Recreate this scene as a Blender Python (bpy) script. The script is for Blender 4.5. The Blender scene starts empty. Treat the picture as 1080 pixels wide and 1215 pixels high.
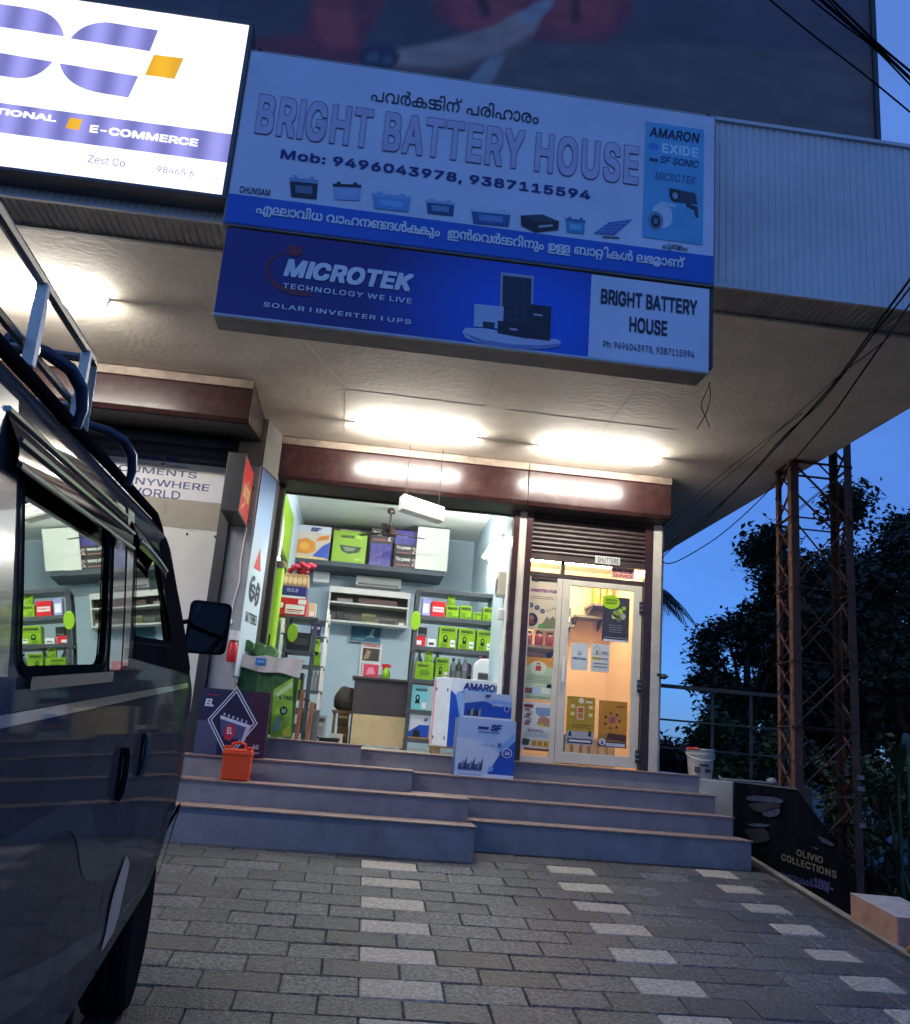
import bpy, bmesh, math, random
from mathutils import Vector, Matrix, noise
random.seed(7)
C = bpy.context.scene.collection
S = bpy.context.scene
PI = math.pi
def lin(r, g, b):
    f = lambda c: (c/255/12.92) if c <= 10 else ((c/255+.055)/1.055)**2.4
    return (f(r), f(g), f(b))

# ---------------------------------------------------------------- camera
E = 1.75
RM = Matrix(((0.99112403, 0.10190368, 0.08537447), (-0.10761367, 0.23793467, 0.96530119), (0.0780542, -0.96592067, 0.246789)))
cam = bpy.data.objects.new('camera', bpy.data.cameras.new('camera'))
C.objects.link(cam); S.camera = cam
cam.data.sensor_fit = 'VERTICAL'; cam.data.sensor_height = 36; cam.data.sensor_width = 36
cam.data.lens = 1075/1215*36
cam.data.clip_start = .05; cam.data.clip_end = 600
cr, cu, cb = RM.col[0], -RM.col[1], -RM.col[2]
cam.matrix_world = Matrix(((cr.x, cu.x, cb.x, 0), (cr.y, cu.y, cb.y, 0), (cr.z, cu.z, cb.z, E), (0, 0, 0, 1)))

# ---------------------------------------------------------------- world, sun, exposure
SUN_EL, SUN_ROT = math.radians(5), math.radians(190)
w = bpy.data.worlds.new('World'); S.world = w; w.use_nodes = True
nt = w.node_tree; bg = nt.nodes['Background']
sky = nt.nodes.new('ShaderNodeTexSky'); sky.sky_type = 'NISHITA'; sky.sun_disc = False
sky.sun_elevation = SUN_EL; sky.sun_rotation = SUN_ROT
sky.air_density = 1.0; sky.dust_density = .2; sky.ozone_density = 6.0
# thin evening cloud: a soft unevenness of the sky itself
tc = nt.nodes.new('ShaderNodeTexCoord'); mp = nt.nodes.new('ShaderNodeMapping'); mp.inputs['Scale'].default_value = (1, 1, 3)
nz = nt.nodes.new('ShaderNodeTexNoise'); nz.inputs['Scale'].default_value = 2.2; nz.inputs['Detail'].default_value = 5
rp = nt.nodes.new('ShaderNodeMapRange'); rp.inputs['From Min'].default_value = .3; rp.inputs['From Max'].default_value = .7
rp.inputs['To Min'].default_value = .84; rp.inputs['To Max'].default_value = 1.12
ml = nt.nodes.new('ShaderNodeMix'); ml.data_type = 'RGBA'; ml.blend_type = 'MULTIPLY'; ml.inputs['Factor'].default_value = 1
nt.links.new(tc.outputs['Generated'], mp.inputs[0]); nt.links.new(mp.outputs[0], nz.inputs['Vector'])
nt.links.new(nz.outputs['Fac'], rp.inputs['Value']); nt.links.new(rp.outputs[0], ml.inputs[7])
tint = nt.nodes.new('ShaderNodeMix'); tint.data_type = 'RGBA'; tint.blend_type = 'MULTIPLY'; tint.inputs['Factor'].default_value = 1
tint.inputs[7].default_value = (.48, .72, 1.05, 1)       # late dusk: only the blue of the sky is left
dusk = nt.nodes.new('ShaderNodeMix'); dusk.data_type = 'RGBA'; dusk.inputs['Factor'].default_value = .55; dusk.inputs[7].default_value = (.58, 1.15, 2.9, 1)
nt.links.new(sky.outputs[0], tint.inputs[6]); nt.links.new(tint.outputs[2], dusk.inputs[6]); nt.links.new(dusk.outputs[2], ml.inputs[6]); nt.links.new(ml.outputs[2], bg.inputs[0])
bg.inputs[1].default_value = .142
sun = bpy.data.objects.new('sun', bpy.data.lights.new('sun', 'SUN')); C.objects.link(sun)
sun.data.energy = .02; sun.data.angle = math.radians(20); sun.data.color = (1, .9, .8)
sun.rotation_euler = (math.radians(80), 0, math.radians(-15))
S.view_settings.view_transform = 'Standard'; S.view_settings.look = 'None'
S.view_settings.exposure = 1.0; S.view_settings.gamma = 1
S.cycles.use_denoising = True
S.cycles.max_bounces = 8; S.cycles.transparent_max_bounces = 12
S.cycles.sample_clamp_indirect = 4
TUBE = 118.0

# ---------------------------------------------------------------- pixel of the photograph -> point on a world plane
def ray(x, y): return RM @ Vector((x-540, y-607.5, 1075))
def W(x, y, Y):
    d = ray(x, y); t = Y/d.y; return (d.x*t, E+d.z*t)
def WX(x, y, X):
    d = ray(x, y); t = X/d.x; return (d.y*t, E+d.z*t)
def WZ(x, y, Z):
    d = ray(x, y); t = (Z-E)/d.z; return (d.x*t, d.y*t)
def gz(Y): return -.1+.12*Y

# ---------------------------------------------------------------- materials
MATS = {}
def M(name, col=None, rough=.6, metal=0, var=.12, scale=6, bump=0, bscale=60, emit=0, coat=0, spec=.5, island=0, dirt=0, dirtcol=(.05, .045, .04), dscale=None, lo=.3, hi=.7):
    if name in MATS: return MATS[name]
    m = bpy.data.materials.new(name); m.use_nodes = True; MATS[name] = m
    n = m.node_tree.nodes; L = m.node_tree.links; b = n['Principled BSDF']
    b.inputs['Roughness'].default_value = rough; b.inputs['Metallic'].default_value = metal
    b.inputs['Specular IOR Level'].default_value = spec
    if coat: b.inputs['Coat Weight'].default_value = coat; b.inputs['Coat Roughness'].default_value = .04
    tc = n.new('ShaderNodeTexCoord'); out = None
    c4 = (*col, 1)
    if var:
        nz = n.new('ShaderNodeTexNoise'); nz.inputs['Scale'].default_value = scale; nz.inputs['Detail'].default_value = 6; nz.inputs['Roughness'].default_value = .6
        L.new(tc.outputs['Object'], nz.inputs['Vector'])
        mr = n.new('ShaderNodeMapRange'); mr.inputs[1].default_value = lo; mr.inputs[2].default_value = hi
        mr.inputs[3].default_value = 1-var; mr.inputs[4].default_value = 1+var
        L.new(nz.outputs['Fac'], mr.inputs[0])
        val = mr.outputs[0]
        if island:
            ge = n.new('ShaderNodeNewGeometry'); m2 = n.new('ShaderNodeMapRange'); m2.inputs[3].default_value = 1-island; m2.inputs[4].default_value = 1+island
            L.new(ge.outputs['Random Per Island'], m2.inputs[0])
            mm = n.new('ShaderNodeMath'); mm.operation = 'MULTIPLY'; L.new(val, mm.inputs[0]); L.new(m2.outputs[0], mm.inputs[1]); val = mm.outputs[0]
        mx = n.new('ShaderNodeMix'); mx.data_type = 'RGBA'; mx.blend_type = 'MULTIPLY'; mx.inputs['Factor'].default_value = 1
        mx.inputs[6].default_value = c4; L.new(val, mx.inputs[7]); out = mx.outputs[2]
    if dirt:
        nz = n.new('ShaderNodeTexNoise'); nz.inputs['Scale'].default_value = dscale or scale*.35; nz.inputs['Detail'].default_value = 9; nz.inputs['Roughness'].default_value = .7
        L.new(tc.outputs['Object'], nz.inputs['Vector'])
        mr = n.new('ShaderNodeMapRange'); mr.inputs[1].default_value = .52; mr.inputs[2].default_value = .72; mr.inputs[4].default_value = dirt
        L.new(nz.outputs['Fac'], mr.inputs[0])
        mx = n.new('ShaderNodeMix'); mx.data_type = 'RGBA'; L.new(mr.outputs[0], mx.inputs['Factor'])
        if out: L.new(out, mx.inputs[6])
        else: mx.inputs[6].default_value = c4
        mx.inputs[7].default_value = (*dirtcol, 1); out = mx.outputs[2]
    if out: L.new(out, b.inputs['Base Color'])
    else: b.inputs['Base Color'].default_value = c4
    if bump:
        nz = n.new('ShaderNodeTexNoise'); nz.inputs['Scale'].default_value = bscale; nz.inputs['Detail'].default_value = 4
        L.new(tc.outputs['Object'], nz.inputs['Vector'])
        bp = n.new('ShaderNodeBump'); bp.inputs['Strength'].default_value = bump; bp.inputs['Distance'].default_value = .01
        L.new(nz.outputs['Fac'], bp.inputs['Height']); L.new(bp.outputs[0], b.inputs['Normal'])
    if emit:
        if out: L.new(out, b.inputs['Emission Color'])
        else: b.inputs['Emission Color'].default_value = c4
        b.inputs['Emission Strength'].default_value = emit
    return m
def RGB(r, g, b, rough=.45, **k):           # plain print / plastic colour named by its value
    return M('print_%d_%d_%d_%g_%s' % (r, g, b, rough, k.get('emit', 0)), lin(r, g, b), rough, var=k.pop('var', .06), **k)
def GLASS(name, tint=(.9, .95, .95), refl=(1, 1, 1)):
    if name in MATS: return MATS[name]
    m = bpy.data.materials.new(name); m.use_nodes = True; MATS[name] = m
    n = m.node_tree.nodes; L = m.node_tree.links; n.clear()
    o = n.new('ShaderNodeOutputMaterial'); mix = n.new('ShaderNodeMixShader'); tr = n.new('ShaderNodeBsdfTransparent'); gl = n.new('ShaderNodeBsdfGlossy')
    fr = n.new('ShaderNodeFresnel'); fr.inputs['IOR'].default_value = 1.5
    tr.inputs[0].default_value = (*tint, 1); gl.inputs['Roughness'].default_value = .01; gl.inputs[0].default_value = (*refl, 1)
    L.new(fr.outputs[0], mix.inputs[0]); L.new(tr.outputs[0], mix.inputs[1]); L.new(gl.outputs[0], mix.inputs[2]); L.new(mix.outputs[0], o.inputs[0])
    return m

# ---------------------------------------------------------------- mesh helpers
ORG = {}
class MB:
    def __init__(s): s.v = []; s.f = []; s.mi = []; s.ms = []
    def mid(s, m):
        if m not in s.ms: s.ms.append(m)
        return s.ms.index(m)
    def add(s, vs, fs, m):
        b = len(s.v); s.v += [tuple(p) for p in vs]; k = s.mid(m)
        for f in fs: s.f.append([b+i for i in f]); s.mi.append(k)
        return s
    def box(s, x0, x1, y0, y1, z0, z1, m):
        return s.add([(x, y, z) for z in (z0, z1) for y in (y0, y1) for x in (x0, x1)],
                     [(0, 2, 3, 1), (4, 5, 7, 6), (0, 1, 5, 4), (2, 6, 7, 3), (0, 4, 6, 2), (1, 3, 7, 5)], m)
    def obox(s, c, ax, ay, az, m):          # oriented box: centre and half axes
        c, ax, ay, az = map(Vector, (c, ax, ay, az))
        return s.add([c+ax*i+ay*j+az*k for k in (-1, 1) for j in (-1, 1) for i in (-1, 1)],
                     [(0, 2, 3, 1), (4, 5, 7, 6), (0, 1, 5, 4), (2, 6, 7, 3), (0, 4, 6, 2), (1, 3, 7, 5)], m)
    def poly(s, pts, m): return s.add(pts, [list(range(len(pts)))], m)
    def bar(s, a, b, wd, m, up=(0, 0, 1), dp=None):   # rectangular bar from a to b
        a, b = Vector(a), Vector(b); d = (b-a); up = Vector(up)
        if abs(d.normalized().dot(up)) > .95: up = Vector((0, 1, 0))
        r = d.cross(up).normalized()*wd/2; u = r.cross(d).normalized()*(dp or wd)/2
        return s.obox((a+b)/2, d/2, r, u, m)
    def tube(s, pts, r, m, n=8, closed=False):
        pts = [Vector(p) for p in pts]; N = len(pts); vs = []; fs = []
        prev = None
        for i, p in enumerate(pts):
            t = (pts[min(i+1, N-1)]-pts[max(i-1, 0)]).normalized()
            if prev is None:
                prev = t.orthogonal().normalized()
            prev = (prev-t*prev.dot(t)).normalized(); q = t.cross(prev)
            rr = r[i] if isinstance(r, (list, tuple)) else r
            for k in range(n):
                a = 2*PI*k/n; vs.append(p+(prev*math.cos(a)+q*math.sin(a))*rr)
        for i in range(N-1):
            for k in range(n):
                fs.append((i*n+k, i*n+(k+1) % n, (i+1)*n+(k+1) % n, (i+1)*n+k))
        fs.append(list(range(n))[::-1]); fs.append([(N-1)*n+k for k in range(n)])
        return s.add(vs, fs, m)
    def lathe(s, c, prof, m, n=24, axis=(0, 0, 1)):
        c = Vector(c); ax = Vector(axis).normalized(); e = ax.orthogonal().normalized(); g = ax.cross(e); vs = []; fs = []
        for (r, h) in prof:
            for k in range(n):
                a = 2*PI*k/n; vs.append(c+ax*h+(e*math.cos(a)+g*math.sin(a))*max(r, .0004))
        for i in range(len(prof)-1):
            for k in range(n): fs.append((i*n+k, i*n+(k+1) % n, (i+1)*n+(k+1) % n, (i+1)*n+k))
        fs.append(list(range(n))[::-1]); fs.append([(len(prof)-1)*n+k for k in range(n)])
        return s.add(vs, fs, m)
    def prism(s, pts, d, m):                # planar loop swept along d
        pts = [Vector(p) for p in pts]; d = Vector(d); n = len(pts)
        fs = [list(range(n))[::-1], [n+i for i in range(n)]]+[(i, (i+1) % n, n+(i+1) % n, n+i) for i in range(n)]
        return s.add(pts+[p+d for p in pts], fs, m)
    def build(s, name, parent=None, bevel=0, smooth=False, fix=True):
        me = bpy.data.meshes.new(name)
        if parent is None:
            xs, ys, zs = zip(*s.v); o = Vector(((min(xs)+max(xs))/2, (min(ys)+max(ys))/2, min(zs)))
        else: o = ORG[parent.name]
        me.from_pydata([tuple(Vector(p)-o) for p in s.v], [], s.f)
        for m in s.ms: me.materials.append(m)
        for p, k in zip(me.polygons, s.mi): p.material_index = k
        if fix:
            bm = bmesh.new(); bm.from_mesh(me); bmesh.ops.recalc_face_normals(bm, faces=bm.faces); bm.to_mesh(me); bm.free()
        if smooth:
            for p in me.polygons: p.use_smooth = True
            me.set_sharp_from_angle(angle=math.radians(38))
        ob = bpy.data.objects.new(name, me); C.objects.link(ob)
        if parent is None: ob.location = o
        else: ob.parent = parent
        ORG[ob.name] = o
        if bevel:
            b = ob.modifiers.new('edge', 'BEVEL'); b.width = bevel; b.segments = 2; b.limit_method = 'ANGLE'
        return ob
def tag(o, label=None, cat=None, group=None, kind=None):
    if label: o['label'] = label
    if cat: o['category'] = cat
    if group: o['group'] = group
    if kind: o['kind'] = kind
    return o
def thing(name, label, cat, org, group=None):
    o = bpy.data.objects.new(name, None); C.objects.link(o); o.location = org; o.empty_display_size = .1
    ORG[o.name] = Vector(org); return tag(o, label, cat, group)
def copy_tree(o, parent=None):
    c = o.copy(); C.objects.link(c); c.parent = parent
    if parent is not None: c.matrix_parent_inverse = o.matrix_parent_inverse.copy()
    for ch in list(o.children): copy_tree(ch, c)
    return c

# ---------------------------------------------------------------- lettering
TX = {}
try:                                        # Blender's own bundled interface face (falls back to the built-in font)
    import os
    FONT = bpy.data.fonts.load(os.path.join(bpy.utils.system_resource('DATAFILES', path='fonts'), 'Inter.woff2'))
except Exception:
    FONT = None
from mathutils.geometry import delaunay_2d_cdt, interpolate_bezier
def outline_fill(loops):                   # triangulate by winding number, so overlapping strokes of a letter merge
    vs = []; es = []
    for lp in loops:
        b = len(vs); vs += [Vector(p) for p in lp]; es += [(b+i, b+(i+1) % len(lp)) for i in range(len(lp))]
    V, _, F, _, _, _ = delaunay_2d_cdt(vs, es, [], 0, 1e-6)
    def wind(x, y):
        n = 0
        for lp in loops:
            for a, c in zip(lp, lp[1:]+lp[:1]):
                if (a[1] <= y) != (c[1] <= y):
                    t = (y-a[1])/(c[1]-a[1])
                    if a[0]+t*(c[0]-a[0]) > x: n += 1 if c[1] > a[1] else -1
        return n
    out = []
    for f in F:
        if wind(sum(V[k].x for k in f)/len(f), sum(V[k].y for k in f)/len(f)): out.append(list(f))
    return [(v.x, v.y) for v in V], out
CH = {}
def glyph_one(ch, font):                   # one letter: triangles and advance width
    k = (ch, font)
    if ch == 'I' and FONT and font and k not in CH:    # the bundled face has a barred I: use a plain stem instead
        v = glyph_one('H', True)[0]; h = max(p[1] for p in v); s = .15*h; o = bar_off(True); CH[k] = ([(.09*h, 0), (.09*h+s, 0), (.09*h+s, h), (.09*h, h)], [[0, 1, 2, 3]], o+.18*h+s)
    if k not in CH:
        c = bpy.data.curves.new('t', 'FONT'); c.body = ch+'|'
        if FONT and font: c.font = FONT
        o = bpy.data.objects.new('t', c); C.objects.link(o); dg = bpy.context.evaluated_depsgraph_get(); cu = o.to_curve(dg); loops = []; adv = 0
        for s in cu.splines:
            bp = list(s.bezier_points); lp = []
            for a, q in zip(bp, bp[1:]+bp[:1]):
                straight = (a.handle_right-a.co).length < 1e-5 and (q.handle_left-q.co).length < 1e-5
                n = 1 if straight else 5
                lp += [tuple(v.to_2d()) for v in interpolate_bezier(a.co, a.handle_right, q.handle_left, q.co, n+1)[:-1]]
            lp = [p for i, p in enumerate(lp) if (Vector(p)-Vector(lp[i-1])).length > 1e-5]
            if s.character_index == len(ch): adv = min(p[0] for p in lp)
            elif len(lp) > 2: loops.append(lp)
        o.to_curve_clear(); bpy.data.objects.remove(o); bpy.data.curves.remove(c)
        CH[k] = (*(outline_fill(loops) if loops else ([], [])), adv)
    return CH[k]
def bar_off(font):
    if ('', font) not in CH: CH['', font] = glyph_one('', font)
    return CH['', font][2]
def glyphs(body, off=0, sp=1.0, font=True):
    k = (body, sp, font)
    if k not in TX:
        V = []; F = []; cur = 0
        for ch in (body if font else [body]):
            v, f, adv = glyph_one(ch, font); b = len(V); V += [(p[0]+cur, p[1]) for p in v]; F += [[b+i for i in q] for q in f]; cur += (adv-bar_off(font))*sp
        TX[k] = (V, F)
    return TX[k]
def runs(tokens, off=0):                    # Malayalam conjuncts: glyph runs laid out by hand, (text, dx, dy, scale)
    V = []; F = []; Lr = []; cur = 0
    for t in tokens:
        if isinstance(t, str): t = (t, 0, 0, 1)
        t = tuple(t)+(0, 0, 1)[len(t)-1:]
        if t[0] == ' ': cur += .3; continue
        v, f = glyphs(t[0], off, 1.0, False); b = len(V); lo = min(p[0] for p in v); hi = max(p[0] for p in v)
        V += [((p[0]-lo)*t[3]+cur+t[1], p[1]*t[3]+t[2]) for p in v]; F += [[b+i for i in q] for q in f]
        Lr += [.4 if t[1] or t[2] else 0]*len(v)
        if not t[2]: cur += t[1]+(hi-lo)*t[3]+.06
    return V, F, Lr
class Decal:
    def __init__(s, o, u, v, lay=.0015):
        s.o, s.u, s.v = Vector(o), Vector(u), Vector(v); s.n = s.u.cross(s.v).normalized(); s.lay = lay; s.mb = MB()
    def p(s, a, b, l): return s.o+s.u*a+s.v*b+s.n*s.lay*(l+1)
    def poly(s, pts, m, l=0):
        s.mb.poly([s.p(a, b, l) for a, b in pts], m); return s
    def rect(s, a0, b0, a1, b1, m, l=0): return s.poly([(a0, b0), (a1, b0), (a1, b1), (a0, b1)], m, l)
    def ell(s, ca, cb, ra, rb, m, l=0, n=28):
        return s.poly([(ca+ra*math.cos(2*PI*i/n), cb+rb*math.sin(2*PI*i/n)) for i in range(n)], m, l)
    def line(s, a, b, wd, m, l=0):
        a, b = Vector(a), Vector(b); d = (b-a).normalized()*wd/2; q = Vector((-d.y, d.x))
        return s.poly([tuple(a+q-d), tuple(a-q-d), tuple(b-q+d), tuple(b+q+d)], m, l)
    def arc(s, ca, cb, ra, rb, a0, a1, w0, w1, m, l=0, n=20):
        P = []; Q = []
        for i in range(n+1):
            t = i/n; a = a0+(a1-a0)*t; wd = w0+(w1-w0)*t
            P.append((ca+ra*math.cos(a), cb+rb*math.sin(a))); Q.append((ca+(ra-wd)*math.cos(a), cb+(rb-wd)*math.sin(a)))
        b = [s.p(x, y, l) for x, y in P]+[s.p(x, y, l) for x, y in Q]
        s.mb.add(b, [(i, i+1, n+2+i, n+1+i) for i in range(n)], m); return s
    def text(s, body, a0, b0, a1, b1, m, l=0, off=.0, shear=0, sp=1.0, outline=None, om=None):
        # fitted into the rectangle (a0,b0)-(a1,b1); off thickens the strokes, outline adds a rim of colour om
        V, F, Lr = runs(body) if not isinstance(body, str) else (*glyphs(body, 0, sp), None)
        if not V: return s
        ext = outline if outline is not None else off
        xs = [p[0]+shear*p[1] for p in V]; ys = [p[1] for p in V]
        x0, x1, y0, y1 = min(xs)-ext, max(xs)+ext, min(ys)-ext, max(ys)+ext; sx = (a1-a0)/(x1-x0); sy = (b1-b0)/(y1-y0)
        def put(r, m, l):
            q = r*.85; D = [(0, 0)]+([] if r <= 0 else [(q, q), (-q, q), (-q, -q), (q, -q)])+([] if r < .03 else [(q, 0), (-q, 0), (0, q), (0, -q)])
            for k, (dx, dy) in enumerate(D):
                s.mb.add([s.p(a0+(p[0]+dx+shear*p[1]-x0)*sx, b0+(p[1]+dy-y0)*sy, l+k*.05+(Lr[i]*.06 if Lr else 0)) for i, p in enumerate(V)], F, m)
        if outline is not None: put(outline, om, l); put(off, m, l+1)
        else: put(off, m, l)
        return s
    def part(s, name, parent):
        o = s.build(name, parent); s.mb = MB(); return o
    def build(s, name, parent=None): return s.mb.build(name, parent, fix=False)
class PX(Decal):                            # decal on a plane Y = const, shapes given in pixels of the photograph
    def __init__(s, Y, lay=.0015):
        Decal.__init__(s, (0, Y, 0), (1, 0, 0), (0, 0, 1), lay); s.Y = Y
    def P(s, pts): return [W(x, y, s.Y) for x, y in pts]
    def ppoly(s, pts, m, l=0): return s.poly(s.P(pts), m, l)
    def prect(s, bl, tr, m, l=0):
        (a0, b0), (a1, b1) = s.P([bl, tr]); return s.rect(a0, b0, a1, b1, m, l)
    def ptext(s, body, bl, tr, m, l=0, **k):
        (a0, b0), (a1, b1) = s.P([bl, tr]); return s.text(body, a0, b0, a1, b1, m, l, **k)
    def pell(s, bl, tr, m, l=0):
        (a0, b0), (a1, b1) = s.P([bl, tr]); return s.ell((a0+a1)/2, (b0+b1)/2, (a1-a0)/2, (b1-b0)/2, m, l)
def fillet(pts, r, n=4):
    out = []; N = len(pts)
    for i in range(N):
        p = Vector(pts[i]); a = Vector(pts[i-1]); b = Vector(pts[(i+1) % N])
        rr = r[i] if isinstance(r, (list, tuple)) else r
        if rr <= 0: out.append(tuple(p)); continue
        da = (a-p); db = (b-p); ra = min(rr, da.length*.45, db.length*.45)
        p0 = p+da.normalized()*ra; p1 = p+db.normalized()*ra
        for k in range(n+1):
            t = k/n; q = p0*(1-t)**2+p*2*t*(1-t)+p1*t*t; out.append(tuple(q))
    return out
# ================================================================ SETTING
m_soffit = M('soffit_paint', (.67, .595, .50), .75, var=.12, scale=1.6, bump=.3, bscale=22, dirt=.5, dirtcol=(.38, .31, .24), dscale=.9)
m_cream = M('cream_wall', (.58, .54, .46), .7, var=.12, scale=3, bump=.15, dirt=.5, dirtcol=(.25, .22, .18))
m_grey = M('grey_pillar_paint', (.33, .33, .34), .65, var=.15, scale=4, dirt=.6, dirtcol=(.14, .13, .13))
m_maroon = M('maroon_shutter_paint', (.034, .014, .014), .24, var=.25, scale=9, spec=.42, dirt=.5, dirtcol=(.085, .055, .045), bump=.05, bscale=14)
m_dkbrown = M('dark_shutter_steel', (.035, .023, .022), .42, var=.25, scale=7, dirt=.4, dirtcol=(.07, .05, .045))
m_black = M('recess_black', (.012, .01, .01), .6)
m_blue = M('pale_blue_wall', (.47, .60, .70), .6, var=.06, scale=2)
m_ceil = M('room_ceiling_paint', (.72, .76, .70), .7, var=.05, scale=2)
m_peach = M('peach_wall', (.78, .57, .38), .6, var=.06, scale=2)
m_riser = M('step_riser_paint', (.225, .225, .245), .6, var=.16, scale=5, dirt=.6, dirtcol=(.11, .105, .11), bump=.15, dscale=2.2)
m_nosing = M('step_tread_granite', (.27, .19, .165), .45, var=.3, scale=40, dirt=.4)
m_tile = M('shop_floor_tile', (.50, .46, .42), .25, var=.1, scale=4)
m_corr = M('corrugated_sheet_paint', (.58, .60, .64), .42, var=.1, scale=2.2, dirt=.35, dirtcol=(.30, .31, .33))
m_corrb = M('shaded_corrugated_underside', (.33, .31, .28), .55, var=.2, scale=6, dirt=.5, dirtcol=(.12, .10, .08))  # fascia's white sheet again, its unlit underside put into a darker colour
m_alu = M('ivory_aluminium', (.62, .58, .48), .38, var=.06)
m_steel = M('brushed_steel', (.5, .5, .5), .3, metal=1, var=.1)
m_dark = M('dark_metal', (.03, .03, .033), .45, var=.2)
m_conc = M('raw_concrete', (.28, .27, .25), .8, var=.25, scale=5, bump=.3)
m_white = M('white_enamel', (.75, .75, .73), .4, var=.05)
m_glass = GLASS('clear_glass')

# paving: real blocks, half bond, three columns of pale blocks
m_pave = M('granite_paver', (.078, .080, .088), .44, var=.72, scale=42, lo=.4, hi=.62, bump=1.0, bscale=90, island=.42, dirt=.75, dscale=1.3, dirtcol=(.05, .05, .052))
m_pavew = M('pale_paver', (.37, .34, .30), .6, var=.35, scale=45, lo=.38, hi=.64, bump=.6, bscale=160, island=.12, dirt=.4, dirtcol=(.2, .19, .18))
m_joint = M('paver_joint_sand', (.028, .026, .025), .9, var=.3, scale=30)
def warp(x):                               # the laid widths measured in the three bays between pale columns
    k = [(-20, -20), (.155, .155), (1.555, 1.675), (2.955, 3.035), (4, 3.85)]
    for (a, b), (c, d) in zip(k, k[1:]):
        if x <= c: return b+(x-a)*(d-b)/(c-a)
    return x
pav = MB(); P_ = .4; RW = .2386; random.seed(3)
rows = range(-14, 32)
for r in rows:
    y0 = .68+RW*r+.002; y1 = y0+RW-.006
    if y1 > 8.3: continue
    off = .155+(.2 if r % 2 else 0)
    for c in range(-16, 11):
        x0 = off+P_*c; x1 = x0+P_
        if x0 > 3.78: continue
        x1 = min(x1, 3.8)
        white = (r % 2 == 1 and abs(x0-1.555) < .01) or (r % 2 == 0 and (abs(x0-.155) < .01 or abs(x0-2.955) < .01)) or (r % 2 == 0 and abs(x0+1.245-.0) < .01)
        a, b = warp(x0)+.003, warp(x1)-.003
        h = random.uniform(-.004, .004); ch = .007
        tx, ty = random.uniform(-.0028, .0028), random.uniform(-.0028, .0028)
        def z(x, y): return gz(y)+h+tx*(1 if x > (a+b)/2 else -1)+ty*(1 if y > (y0+y1)/2 else -1)
        j = lambda: random.uniform(-.002, .002)
        T = [(a+ch, y0+ch), (b-ch+j(), y0+ch), (b-ch, y1-ch+j()), (a+ch+j(), y1-ch)]; B = [(a, y0), (b, y0), (b, y1), (a, y1)]
        vs = [(x, y, z(x, y)) for x, y in T]+[(x, y, z(x, y)-ch) for x, y in B]+[(x, y, z(x, y)-.04) for x, y in B]
        fs = [(0, 1, 2, 3)]+[(4+i, 4+(i+1) % 4, (i+1) % 4, i) for i in range(4)]+[(8+i, 8+(i+1) % 4, 4+(i+1) % 4, 4+i) for i in range(4)]
        pav.add(vs, fs, m_pavew if white else m_pave)
pav.poly([(-8, -3, gz(-3)-.013), (3.79, -3, gz(-3)-.013), (3.79, 9.3, gz(9.3)-.013), (-8, 9.3, gz(9.3)-.013)], m_joint)
# rough concrete edge on the open right side
pav.prism([(3.78, -3, gz(-3)-.003), (3.84, -3, gz(-3)-.006), (3.84, -3, gz(-3)-.7), (3.78, -3, gz(-3)-.7)], (0, 12.2, 12.2*.12), m_conc)
tag(pav.build('paving', fix=False), kind='structure')
# terrain sheet to the horizon, lower beside the forecourt
m_soil = M('dark_soil', (.045, .04, .03), .95, var=.4, scale=.8, bump=.6, bscale=6)
gr = MB(); xs = [-250, -90, -40, -20, -12, -8, -4, 0, 3.7, 3.95, 4.3, 5, 6, 8, 11, 15, 22, 40, 90, 250]; ys = [-250, -90, -40, -15, -6, -3, 0, 2, 4, 6, 8, 9.5, 12, 16, 22, 30, 45, 90, 250]
def tz(x, y):
    z = -.15+.12*max(-6, min(y, 8)); z -= .45*min(1, max(0, (x-3.75)/.3))
    if y < -3: z -= .03
    return z+(noise.noise(Vector((x*.3, y*.3, 1)))*.12 if x > 5 or y > 14 else 0)
vs = [(x, y, tz(x, y)) for y in ys for x in xs]; n = len(xs)
gr.add(vs, [(j*n+i, j*n+i+1, (j+1)*n+i+1, (j+1)*n+i) for j in range(len(ys)-1) for i in range(n-1)], m_soil)
tag(gr.build('ground', fix=False), kind='structure')

# ================================================================ THE BUILDING
bld = thing('shop_building', 'two-shop building with a deep beige canopy, maroon shutters and a white corrugated fascia', 'building', (1, 9.5, 1.0))
ZS = 4.737
b = MB(); b.box(-7, 4.31, 5.4, 13.4, ZS, 5.0, m_soffit); b.build('canopy_soffit', bld, bevel=.01)
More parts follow.
